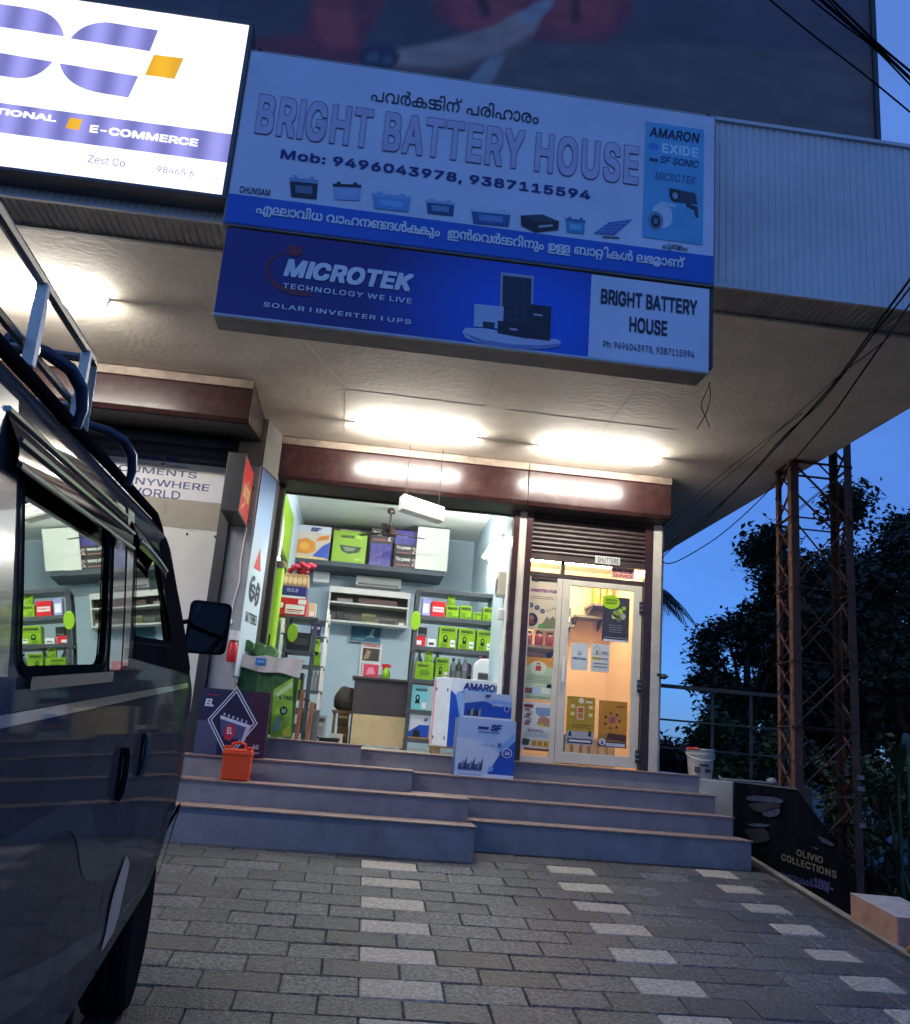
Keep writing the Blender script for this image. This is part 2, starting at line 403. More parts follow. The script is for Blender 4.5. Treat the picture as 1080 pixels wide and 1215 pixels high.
# hairline seams and filler lines of the soffit boards
for p, q in (((411, 462), (575, 482)), ((411, 462), (408, 515)), ((575, 482), (588, 440)), ((600, 486), (800, 510)), ((724, 500), (755, 462)), ((690, 548), (724, 500)), ((265, 300), (420, 470))):
    b = MB(); a = WZ(*p, ZS); c = WZ(*q, ZS); N = 6; pts = [(a[0]+(c[0]-a[0])*i/N+random.uniform(-.006, .006), a[1]+(c[1]-a[1])*i/N+random.uniform(-.006, .006)) for i in range(N+1)]
    for (x0, y0), (x1, y1) in zip(pts, pts[1:]): b.bar((x0, y0, ZS), (x1, y1, ZS), .008, M('soffit_filler', (.5, .45, .38), .8), dp=.004)
    b.build('ceiling_seam', bld)
def corrug(name, x0, x1, f0, f1, m, pitch=.048, dep=.007):  # trapezoid ribs; f0/f1 map (x, depth) to the two long edges
    b = MB(); x = x0; P = []
    while x < x1:
        P += [(x, 0), (x+pitch*.6, 0), (x+pitch*.7, dep), (x+pitch*.9, dep)]; x += pitch
    P.append((x1, 0)); P = [(min(a, x1), d) for a, d in P]
    n = len(P); b.add([f0(*p) for p in P]+[f1(*p) for p in P], [(i, i+1, n+i+1, n+i) for i in range(n-1)], m)
    return b.build(name, bld, fix=False)
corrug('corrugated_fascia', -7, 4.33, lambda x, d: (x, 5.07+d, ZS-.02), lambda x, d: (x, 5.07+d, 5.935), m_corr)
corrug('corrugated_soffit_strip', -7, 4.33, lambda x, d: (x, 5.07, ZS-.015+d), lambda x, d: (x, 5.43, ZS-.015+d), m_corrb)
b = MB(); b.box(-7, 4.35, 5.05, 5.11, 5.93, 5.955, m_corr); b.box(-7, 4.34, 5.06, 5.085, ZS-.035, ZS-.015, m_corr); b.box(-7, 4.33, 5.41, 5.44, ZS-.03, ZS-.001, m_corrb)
b.box(4.3, 4.345, 5.07, 5.1, ZS, 5.93, m_corr); b.build('fascia_trim', bld)
b = MB(); b.box(-7, 4.30, 5.12, 13.4, 5.0, 5.9, M('parapet_plaster', (.4, .4, .4), .8)); b.build('parapet', bld)
# walls and rooms
b = MB()
b.box(-1.17, -1.05, 9.5, 13.3, .8, ZS, m_blue)            # left wall of the battery shop
b.box(1.5, 1.56, 9.5, 13.3, .8, ZS, m_blue); b.box(-1.05, 1.5, 13.2, 13.3, .8, ZS, m_blue)
b.build('shop_wall', bld)
b = MB(); b.box(1.562, 1.62, 9.52, 11.3, .8, ZS, m_peach); b.box(1.62, 3.05, 11.2, 11.3, .8, ZS, m_peach); b.box(3.05, 3.10, 9.52, 11.3, .8, ZS, m_peach)
b.build('side_room_wall', bld)
b = MB(); b.box(3.1, 3.18, 9.5, 13.3, .6, ZS, m_cream); b.build('outer_wall', bld)
b = MB(); b.box(-1.05, 1.5, 9.5, 13.2, 4.69, 4.73, m_ceil); b.build('shop_ceiling', bld)
b = MB(); b.box(1.62, 3.05, 9.55, 11.2, 4.0, 4.05, m_ceil); b.build('side_room_ceiling', bld)
b = MB(); b.box(-1.3, 3.5, 9.21, 13.3, .5, 1.628, m_tile); b.build('shop_floor', bld)
b = MB(); b.box(3.5, 3.853, 9.2, 13, .5, 1.597, m_cream); b.box(3.853, 4.75, 9.32, 13, .3, 1.593, M('darkened_concrete', (.05, .05, .045), .9, var=.3)); b.build('side_platform', bld, bevel=.006)  # outer block: concrete colour darkened to match the dark around it
b = MB(); b.box(-1.05, 1.02, 12.45, 13.2, 3.99, 4.06, M('loft_slab_paint', (.045, .06, .08), .6)); b.build('loft', bld, bevel=.004)
b = MB(); b.box(.6, 1.05, 12.42, 12.46, 4.06, 4.66, m_ceil); b.build('loft_panel', bld)
# pillar with splayed return between the shops
b = MB(); b.prism([(-1.40, 8.74, .9), (-1.175, 8.74, .9), (-1.03, 9.42, .9), (-1.40, 9.42, .9)], (0, 0, ZS-.9), m_grey); b.build('pillar', bld, bevel=.01)
b = MB(); b.prism([(-1.405, 8.735, 4.25), (-1.165, 8.735, 4.25), (-1.02, 9.4, 4.25), (-1.405, 9.4, 4.25)], (0, 0, ZS-4.25), M('pillar_head_paint', (.16, .15, .14), .7)); b.build('pillar_head', bld)
b = MB(); b.prism([(-1.068, 9.215, 1.65), (-1.022, 9.42, 1.65), (-1.034, 9.423, 1.65), (-1.08, 9.218, 1.65)], (0, 0, 2.75), m_black); b.build('shutter_guide', bld)  # black strip laid on the pillar return, filling its dark band
# shutter guides and posts
b = MB(); b.box(-1.06, -.985, 9.36, 9.5, 1.63, 4.3, m_black); b.build('shutter_guide', bld)
b = MB(); b.box(1.478, 1.542, 9.40, 9.5, 1.63, 4.3, m_maroon); b.build('shutter_guide', bld)
b = MB(); b.box(1.544, 1.622, 9.415, 9.52, 1.63, 4.3, m_cream); b.build('door_post', bld)
b = MB(); b.box(1.624, 1.69, 9.40, 9.5, 1.63, 4.3, m_maroon); b.build('shutter_guide', bld)
b = MB(); b.box(2.94, 3.028, 9.40, 9.5, 1.6, 4.3, m_maroon); b.build('shutter_guide', bld)
b = MB(); b.box(3.03, 3.125, 9.40, 9.5, 1.6, ZS, m_cream); b.build('door_post', bld)
# roller shutter housing over both openings
def housing(x0, x1, y0, y1, zf, zb, name='shutter_housing'):
    b = MB(); b.prism([(x0, y0, ZS-.003), (x0, y0, ZS-.09), (x0, y0+.012, ZS-.095), (x0, y0+.012, zf+.04), (x0, y0+.04, zf), (x0, y1, zb), (x0, y1, ZS-.003)], (x1-x0, 0, 0), m_maroon)
    h = b.build(name, bld, bevel=.006)
    c = MB(); c.add([(x0+.01, y0+.05, zf-.004), (x1-.01, y0+.05, zf-.004), (x1-.01, y1-.01, zb-.004), (x0+.01, y1-.01, zb-.004)], [(0, 1, 2, 3)], m_black); c.build('housing_mouth', h, fix=False)  # black sheet draws the dark opening; the housing itself is closed below
    d = MB(); d.box(x0+.002, x1-.002, y0-.006, y0, ZS-.085, ZS-.01, M('stained_lip_paint', (.23, .175, .135), .55, var=.35, scale=8, dirt=.6, dirtcol=(.1, .06, .045))); d.build('housing_lip', h)
    return h
housing(-1.13, 1.575, 9.2, 9.52, 4.27, 4.22); housing(1.58, 3.155, 9.2, 9.52, 4.27, 4.22)
housing(-4.6, -1.2, 7.7, 8.74, 4.335, 4.50)
# header above the openings
b = MB(); b.box(-1.05, 3.03, 9.52, 9.56, 4.2, ZS, m_black); b.build('lintel', bld)
# rolled-down slats above the glass door and in the courier shop
def slats(x0, x1, y, z0, z1, m, pitch=.05):
    b = MB(); n = max(1, int((z1-z0)/pitch)); P = []
    for i in range(n):
        a = z0+(z1-z0)*i/n; h = (z1-z0)/n
        P += [(y, a), (y-.016, a+h*.25), (y-.02, a+h*.5), (y-.016, a+h*.75), (y, a+h*.96)]
    P += [(y, z1)]; k = len(P)
    b.add([(x0, p, q) for p, q in P]+[(x1, p, q) for p, q in P], [(i, i+1, k+i+1, k+i) for i in range(k-1)], m)
    b.box(x0, x1, y-.025, y+.01, z0-.06, z0, m)
    return b.build('shutter_curtain', bld, fix=False)
slats(1.69, 2.94, 9.45, 3.80, 4.3, m_dkbrown); slats(-4.4, -1.5, 8.8, 4.11, 4.5, M('grey_shutter_steel', (.20, .19, .185), .4, var=.2, dirt=.4), .09)
b = MB(); b.box(-4.6, -1.40, 8.87, 9.0, .9, ZS, m_dkbrown); b.build('courier_shop_wall', bld)
b = MB(); b.box(-1.50, -1.405, 8.66, 8.86, 1.4, 4.5, M('black_door_frame', (.02, .018, .02), .5)); b.build('courier_door_frame', bld)
b = MB(); b.box(-7, -4.6, 8.6, 9.0, .6, ZS, m_cream); b.build('courier_shop_wall', bld)
# small maker's plate on the shutter bottom bar
d = PX(9.42); d.prect((706, 668), (736, 662), RGB(190, 190, 185)); d.ptext('SHUTTERS', (709, 667), (734, 663.2), RGB(30, 30, 30), 1, off=.01); d.build('maker_plate', bld)
# glazed screen and glass door
b = MB(); y0, y1 = 9.46, 9.50
b.box(1.69, 2.94, y0, y1, 3.74, 3.765, m_dkbrown); b.box(1.69, 2.94, y0-.004, y1, 3.555, 3.605, m_dkbrown); b.box(2.03, 2.075, y0-.002, y1, 3.6, 3.74, m_dkbrown); b.build('transom_frame', bld, bevel=.003)
b = MB(); b.box(1.69, 2.94, 9.478, 9.482, 3.6, 3.745, m_glass); b.build('transom_pane', bld)
b = MB(); b.box(1.69, 1.715, y0, y1, 1.63, 3.555, m_alu); b.box(2.0, 2.055, y0, y1, 1.63, 3.555, m_alu); b.box(1.715, 2.0, y0, y1, 1.63, 1.69, m_alu); b.box(1.715, 2.0, y0, y1, 3.52, 3.555, m_dkbrown); b.build('side_light_frame', bld, bevel=.003)
b = MB(); b.box(1.71, 2.005, 9.478, 9.482, 1.68, 3.53, m_glass); b.build('side_light_pane', bld)
door = MB(); y0, y1 = 9.455, 9.497
door.box(2.06, 2.145, y0, y1, 1.645, 3.55, m_alu); door.box(2.845, 2.936, y0, y1, 1.645, 3.55, m_alu); door.box(2.145, 2.845, y0, y1, 1.645, 1.755, m_alu); door.box(2.145, 2.845, y0, y1, 3.49, 3.55, m_alu)
door = door.build('glass_door', bld, bevel=.004)
b = MB(); b.box(2.14, 2.85, 9.474, 9.478, 1.75, 3.5, m_glass); b.build('door_pane', door)
b = MB(); b.box(2.085, 2.115, 9.40, 9.425, 2.45, 2.72, m_white); b.box(2.09, 2.11, 9.42, 9.456, 2.47, 2.5, m_steel); b.box(2.09, 2.11, 9.42, 9.456, 2.67, 2.7, m_steel); b.build('door_handle', door, bevel=.004)
for z in (3.25, 2.42, 1.70):
    b = MB(); b.box(2.905, 2.95, 9.435, 9.456, z, z+.13, m_dark); b.box(2.905, 2.95, 9.43, 9.437, z+.035, z+.045, m_steel); b.box(2.905, 2.95, 9.43, 9.437, z+.085, z+.095, m_steel); b.build('door_hinge', door)
# rain pipe bracket on the post
b = MB(); b.lathe((3.14, 9.42, 2.60), [(.02, 0), (.03, .05), (.0, .1)], m_dark, 12, (1, 0, .1)); b.box(3.1, 3.2, 9.40, 9.44, 2.6, 2.63, m_dark); b.build('pipe_stub', bld)

# ---------------------------------------------------------------- two flights of steps
def step(parent, x0, x1, y0, y1, z0, z1):
    b = MB(); b.box(x0, x1, y0, y1, z0, z1-.016, m_riser); s = b.build('step', parent, bevel=.004)
    b = MB(); b.box(x0, x1+.012, y0-.018, y1, z1-.015, z1, m_nosing); b.build('tread', s, bevel=.003)
fl = thing('entrance_steps', 'long flight of four grey steps climbing to the glass door', 'steps', (2.3, 8.7, .85))
YR = [9.2, 8.86, 8.52, 8.18, None]; XR = [3.49, 3.532, 3.568, 3.594]; ZR = [1.63, 1.46, 1.29, 1.12, .6]
for k in range(4):
    step(fl, -1.3, XR[k], YR[k], 9.5 if k == 0 else YR[k-1]+.0, ZR[k+1]-.02 if k < 3 else .7, ZR[k])
fl = thing('entrance_steps', 'short staggered block of grey steps jutting out beside the parked vehicle', 'steps', (-.4, 8.2, .8))
YL = [8.86, 8.45, 8.1, 7.75]; XL = [.079, .556, 1.032, 1.06]; ZL = [1.668, 1.484, 1.297, 1.108]
for k in range(4):
    step(fl, -1.17 if k == 0 else -3.4, XL[k], YL[k], 9.23 if k == 0 else (8.862 if k == 1 else YL[k-1]+.0), (ZL[k+1]-.02 if k < 3 else .6), ZL[k])
# ================================================================ SIGNS ON THE CANOPY
def zz(ox, oy, s): return lambda x, y: (ox+x/s, oy+y/s)
A = zz(240, 60, 3.375); B_ = zz(540, 100, 3.284); L_ = zz(0, 0, 3.484)
flexw = M('dusk_tinted_white_flex', (.64, .71, .86), .34, var=.08, scale=1.5, bump=.12, bscale=3.5, dirt=.18, dirtcol=(.36, .40, .48))  # white vinyl with the blue of the dusk light mixed into its colour
navy = RGB(22, 40, 120); ink = RGB(25, 25, 60); band = M('blue_flex_band', lin(18, 95, 200), .38, var=.06, scale=3)
frame_m = M('sign_frame_paint', (.23, .22, .21), .5, var=.2, dirt=.3)
# --- battery shop board
YS = 4.9; x0, x1, z0, z1 = -1.067, 1.917, 4.612, 5.82
sg = thing('shop_sign', 'wide dusk-tinted white battery shop board with outlined letters and two phone numbers', 'sign', (.42, 4.95, z0))
b = MB(); b.box(x0-.012, x1+.012, YS+.004, 5.06, z0-.01, z1+.012, frame_m); b.build('sign_frame', sg, bevel=.004)
b = MB()
for p in ((-1.03, 5.85), (1.90, 5.84)): b.box(p[0]-.012, p[0]+.012, 4.96, 5.0, 5.80, p[1]+.05, m_dark)
b.build('fixing_bracket', sg)
d = PX(YS+.003, .0008); d.rect(x0, z0, x1, z1, flexw)
d.rect(x0, z0, x1, W(275.5, 229.5, YS)[1], band, 1)
d.rect(x0, z0, x1, z0+.012, RGB(12, 60, 140), 2)
d.build('sign_face', sg)
d = PX(YS, .0008)
cond = lambda s: s
d.ptext([("പവർക", 0), ("ട", .02), ("ടിന്", -.22), ' ', "പരിഹാരം"], (440, 119.5), (640, 130), ink, 2, off=.004); d.part('lettering', sg)
d.ptext('BRIGHT BATTERY HOUSE', (301, 159.5), (759, 173), M('letter_fill', lin(196, 192, 222), .4), 2, off=.03, outline=.042, om=RGB(85, 45, 95), sp=1.12); d.part('lettering', sg)
d.ptext('Mob: 9496043978, 9387115594', (332, 190), (701, 226.5), navy, 2, off=.026, sp=1.06); d.part('lettering', sg)
d.ptext('CHUNGAM', (284, 228.5), (321, 225.2), ink, 2, off=.012); d.part('lettering', sg)
wht = M('white_lettering', (.78, .80, .85), .4)
d.ptext(["എ", "ല", ("ലാ", -.2), "വിധ", ' ', "വാഹന", "ങ", ("ങ", -.2), "ൾ", "ക", ("കു", -.2), "ം", ' ', ' ', "ഇൻ", "െ", "വ", "ർ", "ട", ("ട", -.16), "റിനും", ' ', "ഉ", "ള", ("ള", -.2), ' ', "ബാ", "റ", ("റ", -.62, -.22, .75), "ി", "കൾ", ' ', "ല", "ഭ", ("യ", -.06, -.15, .6), "മാണ്"], (303, 256.5), (812.5, 305), wht, 3, off=.03); d.part('lettering', sg)

# brand panel at the right end with two security cameras
d = PX(YS, .0008); cy = M('cyan_panel_print', lin(95, 175, 220), .38, var=.1, scale=4)
d.prect(B_(730, 596), B_(970, 178), cy, 2)
d.ptext('AMARON', B_(757, 205), B_(953, 193), RGB(22, 40, 70), 3, off=.03, shear=.15, sp=1.05)
d.pell(B_(752, 255), B_(795, 232), RGB(70, 140, 220), 3); d.ptext('EXIDE', B_(806, 268), B_(948, 250), RGB(215, 235, 250), 3, off=.03, sp=1.1)
d.ptext('SF SONIC', B_(798, 307), B_(950, 300), RGB(25, 60, 110), 3, off=.02, shear=.25); d.prect(B_(757, 300), B_(790, 292), RGB(25, 60, 110), 3)
d.ptext('MICROTEK', B_(778, 372), B_(940, 362), RGB(60, 110, 150), 3, off=.02, shear=.25, sp=1.1)
d.ppoly([B_(833, 405), B_(935, 425), B_(945, 470), B_(870, 462), B_(835, 440)], RGB(55, 65, 85), 3); d.pell(B_(835, 458), B_(878, 412), RGB(35, 40, 55), 4); d.pell(B_(846, 447), B_(868, 424), RGB(150, 170, 195), 5)
d.ppoly([B_(900, 462), B_(945, 480), B_(948, 520), B_(938, 522), B_(930, 492), B_(900, 478)], RGB(45, 55, 75), 3)
d.pell(B_(765, 555), B_(848, 470), RGB(200, 220, 240), 3); d.pell(B_(752, 565), B_(812, 500), RGB(120, 140, 175), 4); d.pell(B_(762, 557), B_(800, 512), RGB(35, 40, 60), 5); d.pell(B_(772, 546), B_(790, 523), RGB(110, 125, 160), 6)
d.ppoly([B_(795, 455), B_(860, 470), B_(858, 482), B_(800, 470)], RGB(190, 215, 240), 4)
d.ptext(["ച", "ു", "ങ", ("ക", -.3), "ം"], B_(805, 645), B_(905, 632), ink, 3, off=.006)
d.build('brand_panel', sg)
# the row of printed batteries, inverter and solar panel
d = PX(YS, .0008)
def cellpic(P, x, y, w, h, top, body, lab, sl=.1):      # one printed battery: lid, case, label
    q = lambda u, v: P(x+w*u, y+h*v+w*u*sl)
    d.ppoly([q(0, .12), q(1, .12), q(.98, .3), q(.02, .3)], top, 3); d.ppoly([q(.03, .3), q(.97, .3), q(.93, 1), q(.07, 1)], body, 3)
    d.ppoly([q(.2, .45), q(.8, .45), q(.78, .8), q(.22, .8)], lab, 4); d.ppoly([q(.15, 0), q(.28, 0), q(.28, .12), q(.15, .12)], top, 3); d.ppoly([q(.72, 0), q(.85, 0), q(.85, .12), q(.72, .12)], top, 3)
dk, md, lt, sk = RGB(20, 35, 60), RGB(50, 95, 160), RGB(190, 210, 235), RGB(95, 160, 215)
cellpic(A, 348, 497, 118, 88, RGB(130, 160, 200), dk, RGB(90, 120, 150)); cellpic(A, 522, 525, 116, 72, dk, RGB(150, 180, 225), RGB(165, 190, 230), .04)
cellpic(A, 678, 562, 160, 70, RGB(130, 175, 225), sk, RGB(130, 185, 235)); cellpic(A, 895, 590, 118, 62, RGB(150, 180, 215), RGB(35, 75, 135), RGB(120, 150, 190))
cellpic(B_, 60, 475, 160, 66, lt, md, RGB(110, 150, 205)); cellpic(B_, 430, 515, 78, 62, RGB(60, 110, 160), RGB(60, 150, 200), RGB(120, 190, 225))
d.ppoly([B_(256, 512), B_(340, 508), B_(405, 535), B_(402, 568), B_(312, 578), B_(258, 552)], RGB(28, 34, 52), 3); d.ppoly([B_(256, 512), B_(340, 508), B_(405, 535), B_(318, 540)], RGB(60, 68, 88), 4); d.ppoly([B_(325, 552), B_(380, 547), B_(380, 556), B_(325, 561)], RGB(170, 180, 200), 5)
d.ppoly([B_(600, 538), B_(690, 527), B_(620, 588), B_(540, 582)], RGB(70, 110, 190), 3)
for t in (.25, .5, .75):
    a, c = (600+90*t, 538-11*t), (540+80*t, 582+6*t); d.line(W(*B_(*a), YS), W(*B_(*c), YS), .003, RGB(160, 190, 230), 4)
    a, c = (600-60*t, 538+44*t), (690-70*t, 527+61*t); d.line(W(*B_(*a), YS), W(*B_(*c), YS), .003, RGB(160, 190, 230), 4)
d.ppoly([B_(575, 592), B_(640, 596), B_(640, 602), B_(575, 598)], RGB(70, 80, 110), 3)
d.build('product_pictures', sg)
# --- inverter brand box sign below it
z0, z1 = 4.022, 4.585; x0, x1 = -1.05, 1.895
ms = thing('box_sign', 'deep blue inverter advertising box sign hanging below the pale shop board', 'sign', (.42, 4.98, z0))
b = MB(); b.box(x0, x1, YS+.004, 5.11, z0, z1, frame_m); b.box(x0-.004, x1+.004, YS-.002, YS+.02, z0-.004, z0+.014, M('sign_edge_strip', (.5, .52, .56), .4)); b.build('sign_case', ms, bevel=.004)
b = MB(); b.box(x1+.001, x1+.035, 4.93, 5.05, z0+.05, z1+.02, m_dark); b.build('hanging_bracket', ms)
def blue_print():
    m = M('blue_flex_print', lin(30, 36, 125), .35, var=0); n = m.node_tree.nodes; L = m.node_tree.links
    tc = n.new('ShaderNodeTexCoord'); mp = n.new('ShaderNodeMapping'); mp.inputs['Location'].default_value = (-.37*1, 0, -.3); mp.inputs['Scale'].default_value = (1, 1, 1.4)
    gr = n.new('ShaderNodeTexGradient'); gr.gradient_type = 'SPHERICAL'; cr = n.new('ShaderNodeValToRGB')
    cr.color_ramp.elements[0].color = (*lin(30, 34, 120), 1); cr.color_ramp.elements[1].position = .75; cr.color_ramp.elements[1].color = (*lin(20, 95, 225), 1)
    L.new(tc.outputs['Object'], mp.inputs[0]); L.new(mp.outputs[0], gr.inputs[0]); L.new(gr.outputs[0], cr.inputs[0]); L.new(cr.outputs[0], n['Principled BSDF'].inputs['Base Color'])
    return m
wx = W(697.7, 425, YS)[0]
d = PX(YS+.003, .0008); d.rect(x0+.004, z0+.014, wx, z1, blue_print()); d.rect(wx, z0+.014, x1-.002, z1-.005, flexw, 1); d.build('sign_face', ms)
d = PX(YS, .0008)
(cx_, cz_) = W(*A(400, 890), YS)
d.arc(cx_, cz_, .215, .15, math.radians(125), math.radians(290), .012, .045, RGB(105, 38, 66), 1, 26); d.pell(A(335, 820), A(405, 785), RGB(120, 36, 55), 1); d.part('emblem', ms)
d.ptext('MICROTEK', (336, 328), (492, 325.5), wht, 3, off=.045, shear=.18, sp=1.06); d.part('lettering', ms)
d.ptext('TECHNOLOGY WE LIVE', (335.4, 342), (489, 354.5), wht, 3, off=.014, sp=1.15); d.part('lettering', ms)
d.ptext('SOLAR I INVERTER I UPS', (312.5, 364), (488, 379.5), wht, 3, off=.014, sp=1.15); d.part('lettering', ms)
d.ptext('BRIGHT BATTERY', (712.7, 360.5), (827.5, 356.5), RGB(28, 28, 62), 3, off=.026); d.part('lettering', ms); d.ptext('HOUSE', (746.5, 394), (792, 381), RGB(28, 28, 62), 3, off=.026); d.part('lettering', ms)
d.ptext('Ph: 9496043978, 9387115594', (715.7, 413.8), (823.8, 417), RGB(45, 45, 75), 3, off=.006); d.part('lettering', ms)

d = PX(YS, .0008)
d.ppoly([B_(*p) for p in [(28, 965), (40, 950), (110, 950), (250, 975), (400, 995), (415, 1008), (400, 1025), (330, 1034), (220, 1030), (100, 1012), (40, 988)]], RGB(185, 195, 225), 2)
d.ppoly([B_(30, 968), B_(110, 996), B_(220, 1014), B_(330, 1018), B_(413, 1010), B_(400, 1025), B_(330, 1034), B_(220, 1030), B_(100, 1012)], RGB(120, 135, 190), 3)
d.ppoly([B_(178, 733), B_(307, 748), B_(300, 960), B_(172, 945)], RGB(160, 170, 190), 3); d.ppoly([B_(186, 745), B_(298, 758), B_(293, 955), B_(182, 940)], RGB(28, 34, 60), 4)
for t in (.14, .28, .42, .56, .7, .84):
    d.line(W(*B_(186, 745+200*t), YS), W(*B_(298, 758+200*t), YS), .0022, RGB(85, 92, 120), 5)
for t in (.25, .5, .75): d.line(W(*B_(186+110*t, 745+12*t), YS), W(*B_(183+110*t, 940+14*t), YS), .0018, RGB(85, 92, 120), 5)
d.ppoly([B_(75, 857), B_(190, 868), B_(185, 955), B_(72, 945)], RGB(175, 195, 225), 5); d.ppoly([B_(108, 925), B_(155, 930), B_(153, 952), B_(108, 948)], RGB(30, 50, 70), 6)
d.ppoly([B_(288, 858), B_(374, 868), B_(370, 1000), B_(285, 990)], RGB(24, 26, 48), 6); d.ppoly([B_(305, 895), B_(340, 899), B_(340, 906), B_(305, 902)], RGB(170, 175, 195), 7)
d.ppoly([B_(166, 922), B_(285, 940), B_(285, 992), B_(166, 970)], RGB(20, 22, 42), 6); d.ppoly([B_(212, 950), B_(242, 954), B_(242, 963), B_(212, 959)], RGB(160, 165, 190), 7)
d.build('product_picture', ms)
# --- backlit courier sign
z0, z1, x1 = 4.79, 6.0, -1.105; x0 = -4.3
ls = thing('lit_courier_sign', 'glowing white courier light box with big violet letters and an orange block', 'sign', (-2.7, 4.95, z0))
m_case = M('light_box_case', (.11, .11, .115), .45, var=.15)
b = MB(); b.box(x0-.02, x1+.025, YS+.008, 5.06, z0-.02, z1+.03, m_case); b.box(x0-.02, x1+.025, YS-.008, YS+.008, z0-.022, z0, m_case); b.box(x1, x1+.025, YS-.008, YS+.008, z0, z1, m_case); b.box(x0-.02, x1+.025, YS-.008, YS+.008, z1, z1+.03, m_case); b.build('sign_case', ls, bevel=.003)
def lit(name, col, e, var=.0):            # glowing face; bands of the lamps behind it painted into the emission
    m = M(name, col, .4, var=0, emit=e); n = m.node_tree.nodes; L = m.node_tree.links; bs = n['Principled BSDF']
    bs.inputs['Base Color'].default_value = (*[c*.6 for c in col], 1)
    tc = n.new('ShaderNodeTexCoord'); wv = n.new('ShaderNodeTexWave'); wv.inputs['Scale'].default_value = 1.55; wv.bands_direction = 'X'; wv.inputs['Distortion'].default_value = .3
    mr = n.new('ShaderNodeMapRange'); mr.inputs[3].default_value = e*(1-var); mr.inputs[4].default_value = e*(1+var)
    L.new(tc.outputs['Object'], wv.inputs[0]); L.new(wv.outputs['Fac'], mr.inputs[0]); L.new(mr.outputs[0], bs.inputs['Emission Strength'])
    return m
lw = lit('lit_white_face', (.95, .93, 1), .75, .12); lv = lit('lit_violet_print', (.33, .31, .68), .42, .35); lo = lit('lit_orange_print', (1, .5, .01), .42, .12); lg = lit('lit_grey_print', (.28, .27, .36), .45, .1)
d = PX(YS, .001); d.rect(x0, z0, x1, z1, lw); d.build('light_face', ls)
d = PX(YS, .001)
def bez(p0, p1, p2, n=8): return [tuple(Vector(p0)*(1-t)**2+Vector(p1)*2*t*(1-t)+Vector(p2)*t*t) for t in [i/n for i in range(n+1)]]
d.ppoly([L_(*p) for p in [(-330, -40), (-60, 8), (130, 36)]+bez((150, 40), (250, 62), (266, 152))+[(0, 112), (-330, 62)]], lv, 1)
d.ppoly([L_(*p) for p in [(-330, 168), (0, 219), (220, 256)]+bez((220, 256), (160, 330), (70, 325))+[(-330, 262)]], lv, 1)
d.ppoly([L_(*p) for p in bez((292, 160), (340, 95), (440, 92))+[(655, 126), (620, 213)]], lv, 1)
d.ppoly([L_(*p) for p in [(572, 316), (531, 405), (430, 388)]+bez((430, 388), (270, 365), (246, 262))], lv, 1)
d.ppoly([L_(637, 226), L_(760, 242), L_(722, 328), L_(600, 311)], lo, 1)
a = W(*L_(940, 553), YS); c = W(*L_(925, 672), YS); d.rect(x0, c[1], x1, a[1], lv, 1)
d.build('violet_print', ls)
d = PX(YS, .001); lww = lit('lit_white_letter', (.95, .93, 1), .8, .05)
d.ptext('INTERNATIONAL', L_(-330, 430), L_(238, 480), lww, 3, off=.03); d.part('lettering', ls); d.ppoly([L_(290, 488), L_(342, 496), L_(325, 540), L_(272, 530)], lo, 3); d.part('orange_block', ls)
d.ptext('E-COMMERCE', L_(370, 548), L_(822, 577), lww, 3, off=.03); d.part('lettering', ls)
d.ptext('Zest Co', L_(362, 673), L_(522, 662), lg, 3, off=.006); d.part('lettering', ls); d.ptext('98465 6', L_(648, 713), L_(805, 706), lg, 3, off=.006); d.part('lettering', ls); d.ptext('4', L_(888, 745), L_(907, 726), lg, 3); d.part('lettering', ls)

# --- hoarding above the parapet
YB = 6.0
bb = thing('advertising_hoarding', 'huge dim hoarding above the canopy showing a draped red cloth and a resting arm', 'billboard', (-1, 6.1, 5.9))
b = MB(); b.box(-7, 3.725, YB+.02, YB+.12, 5.9, 10.5, M('hoarding_back', (.09, .09, .1), .7)); b.box(3.70, 3.74, YB-.01, YB+.12, 5.9, 10.5, m_dark)
for x in (-6, -3.5, -1, 1.5, 3.6): b.box(x, x+.06, YB+.13, YB+.19, 5.9, 10.4, m_dark)
b.build('hoarding_frame', bb)
H_ = zz(270, 0, 1.3333)
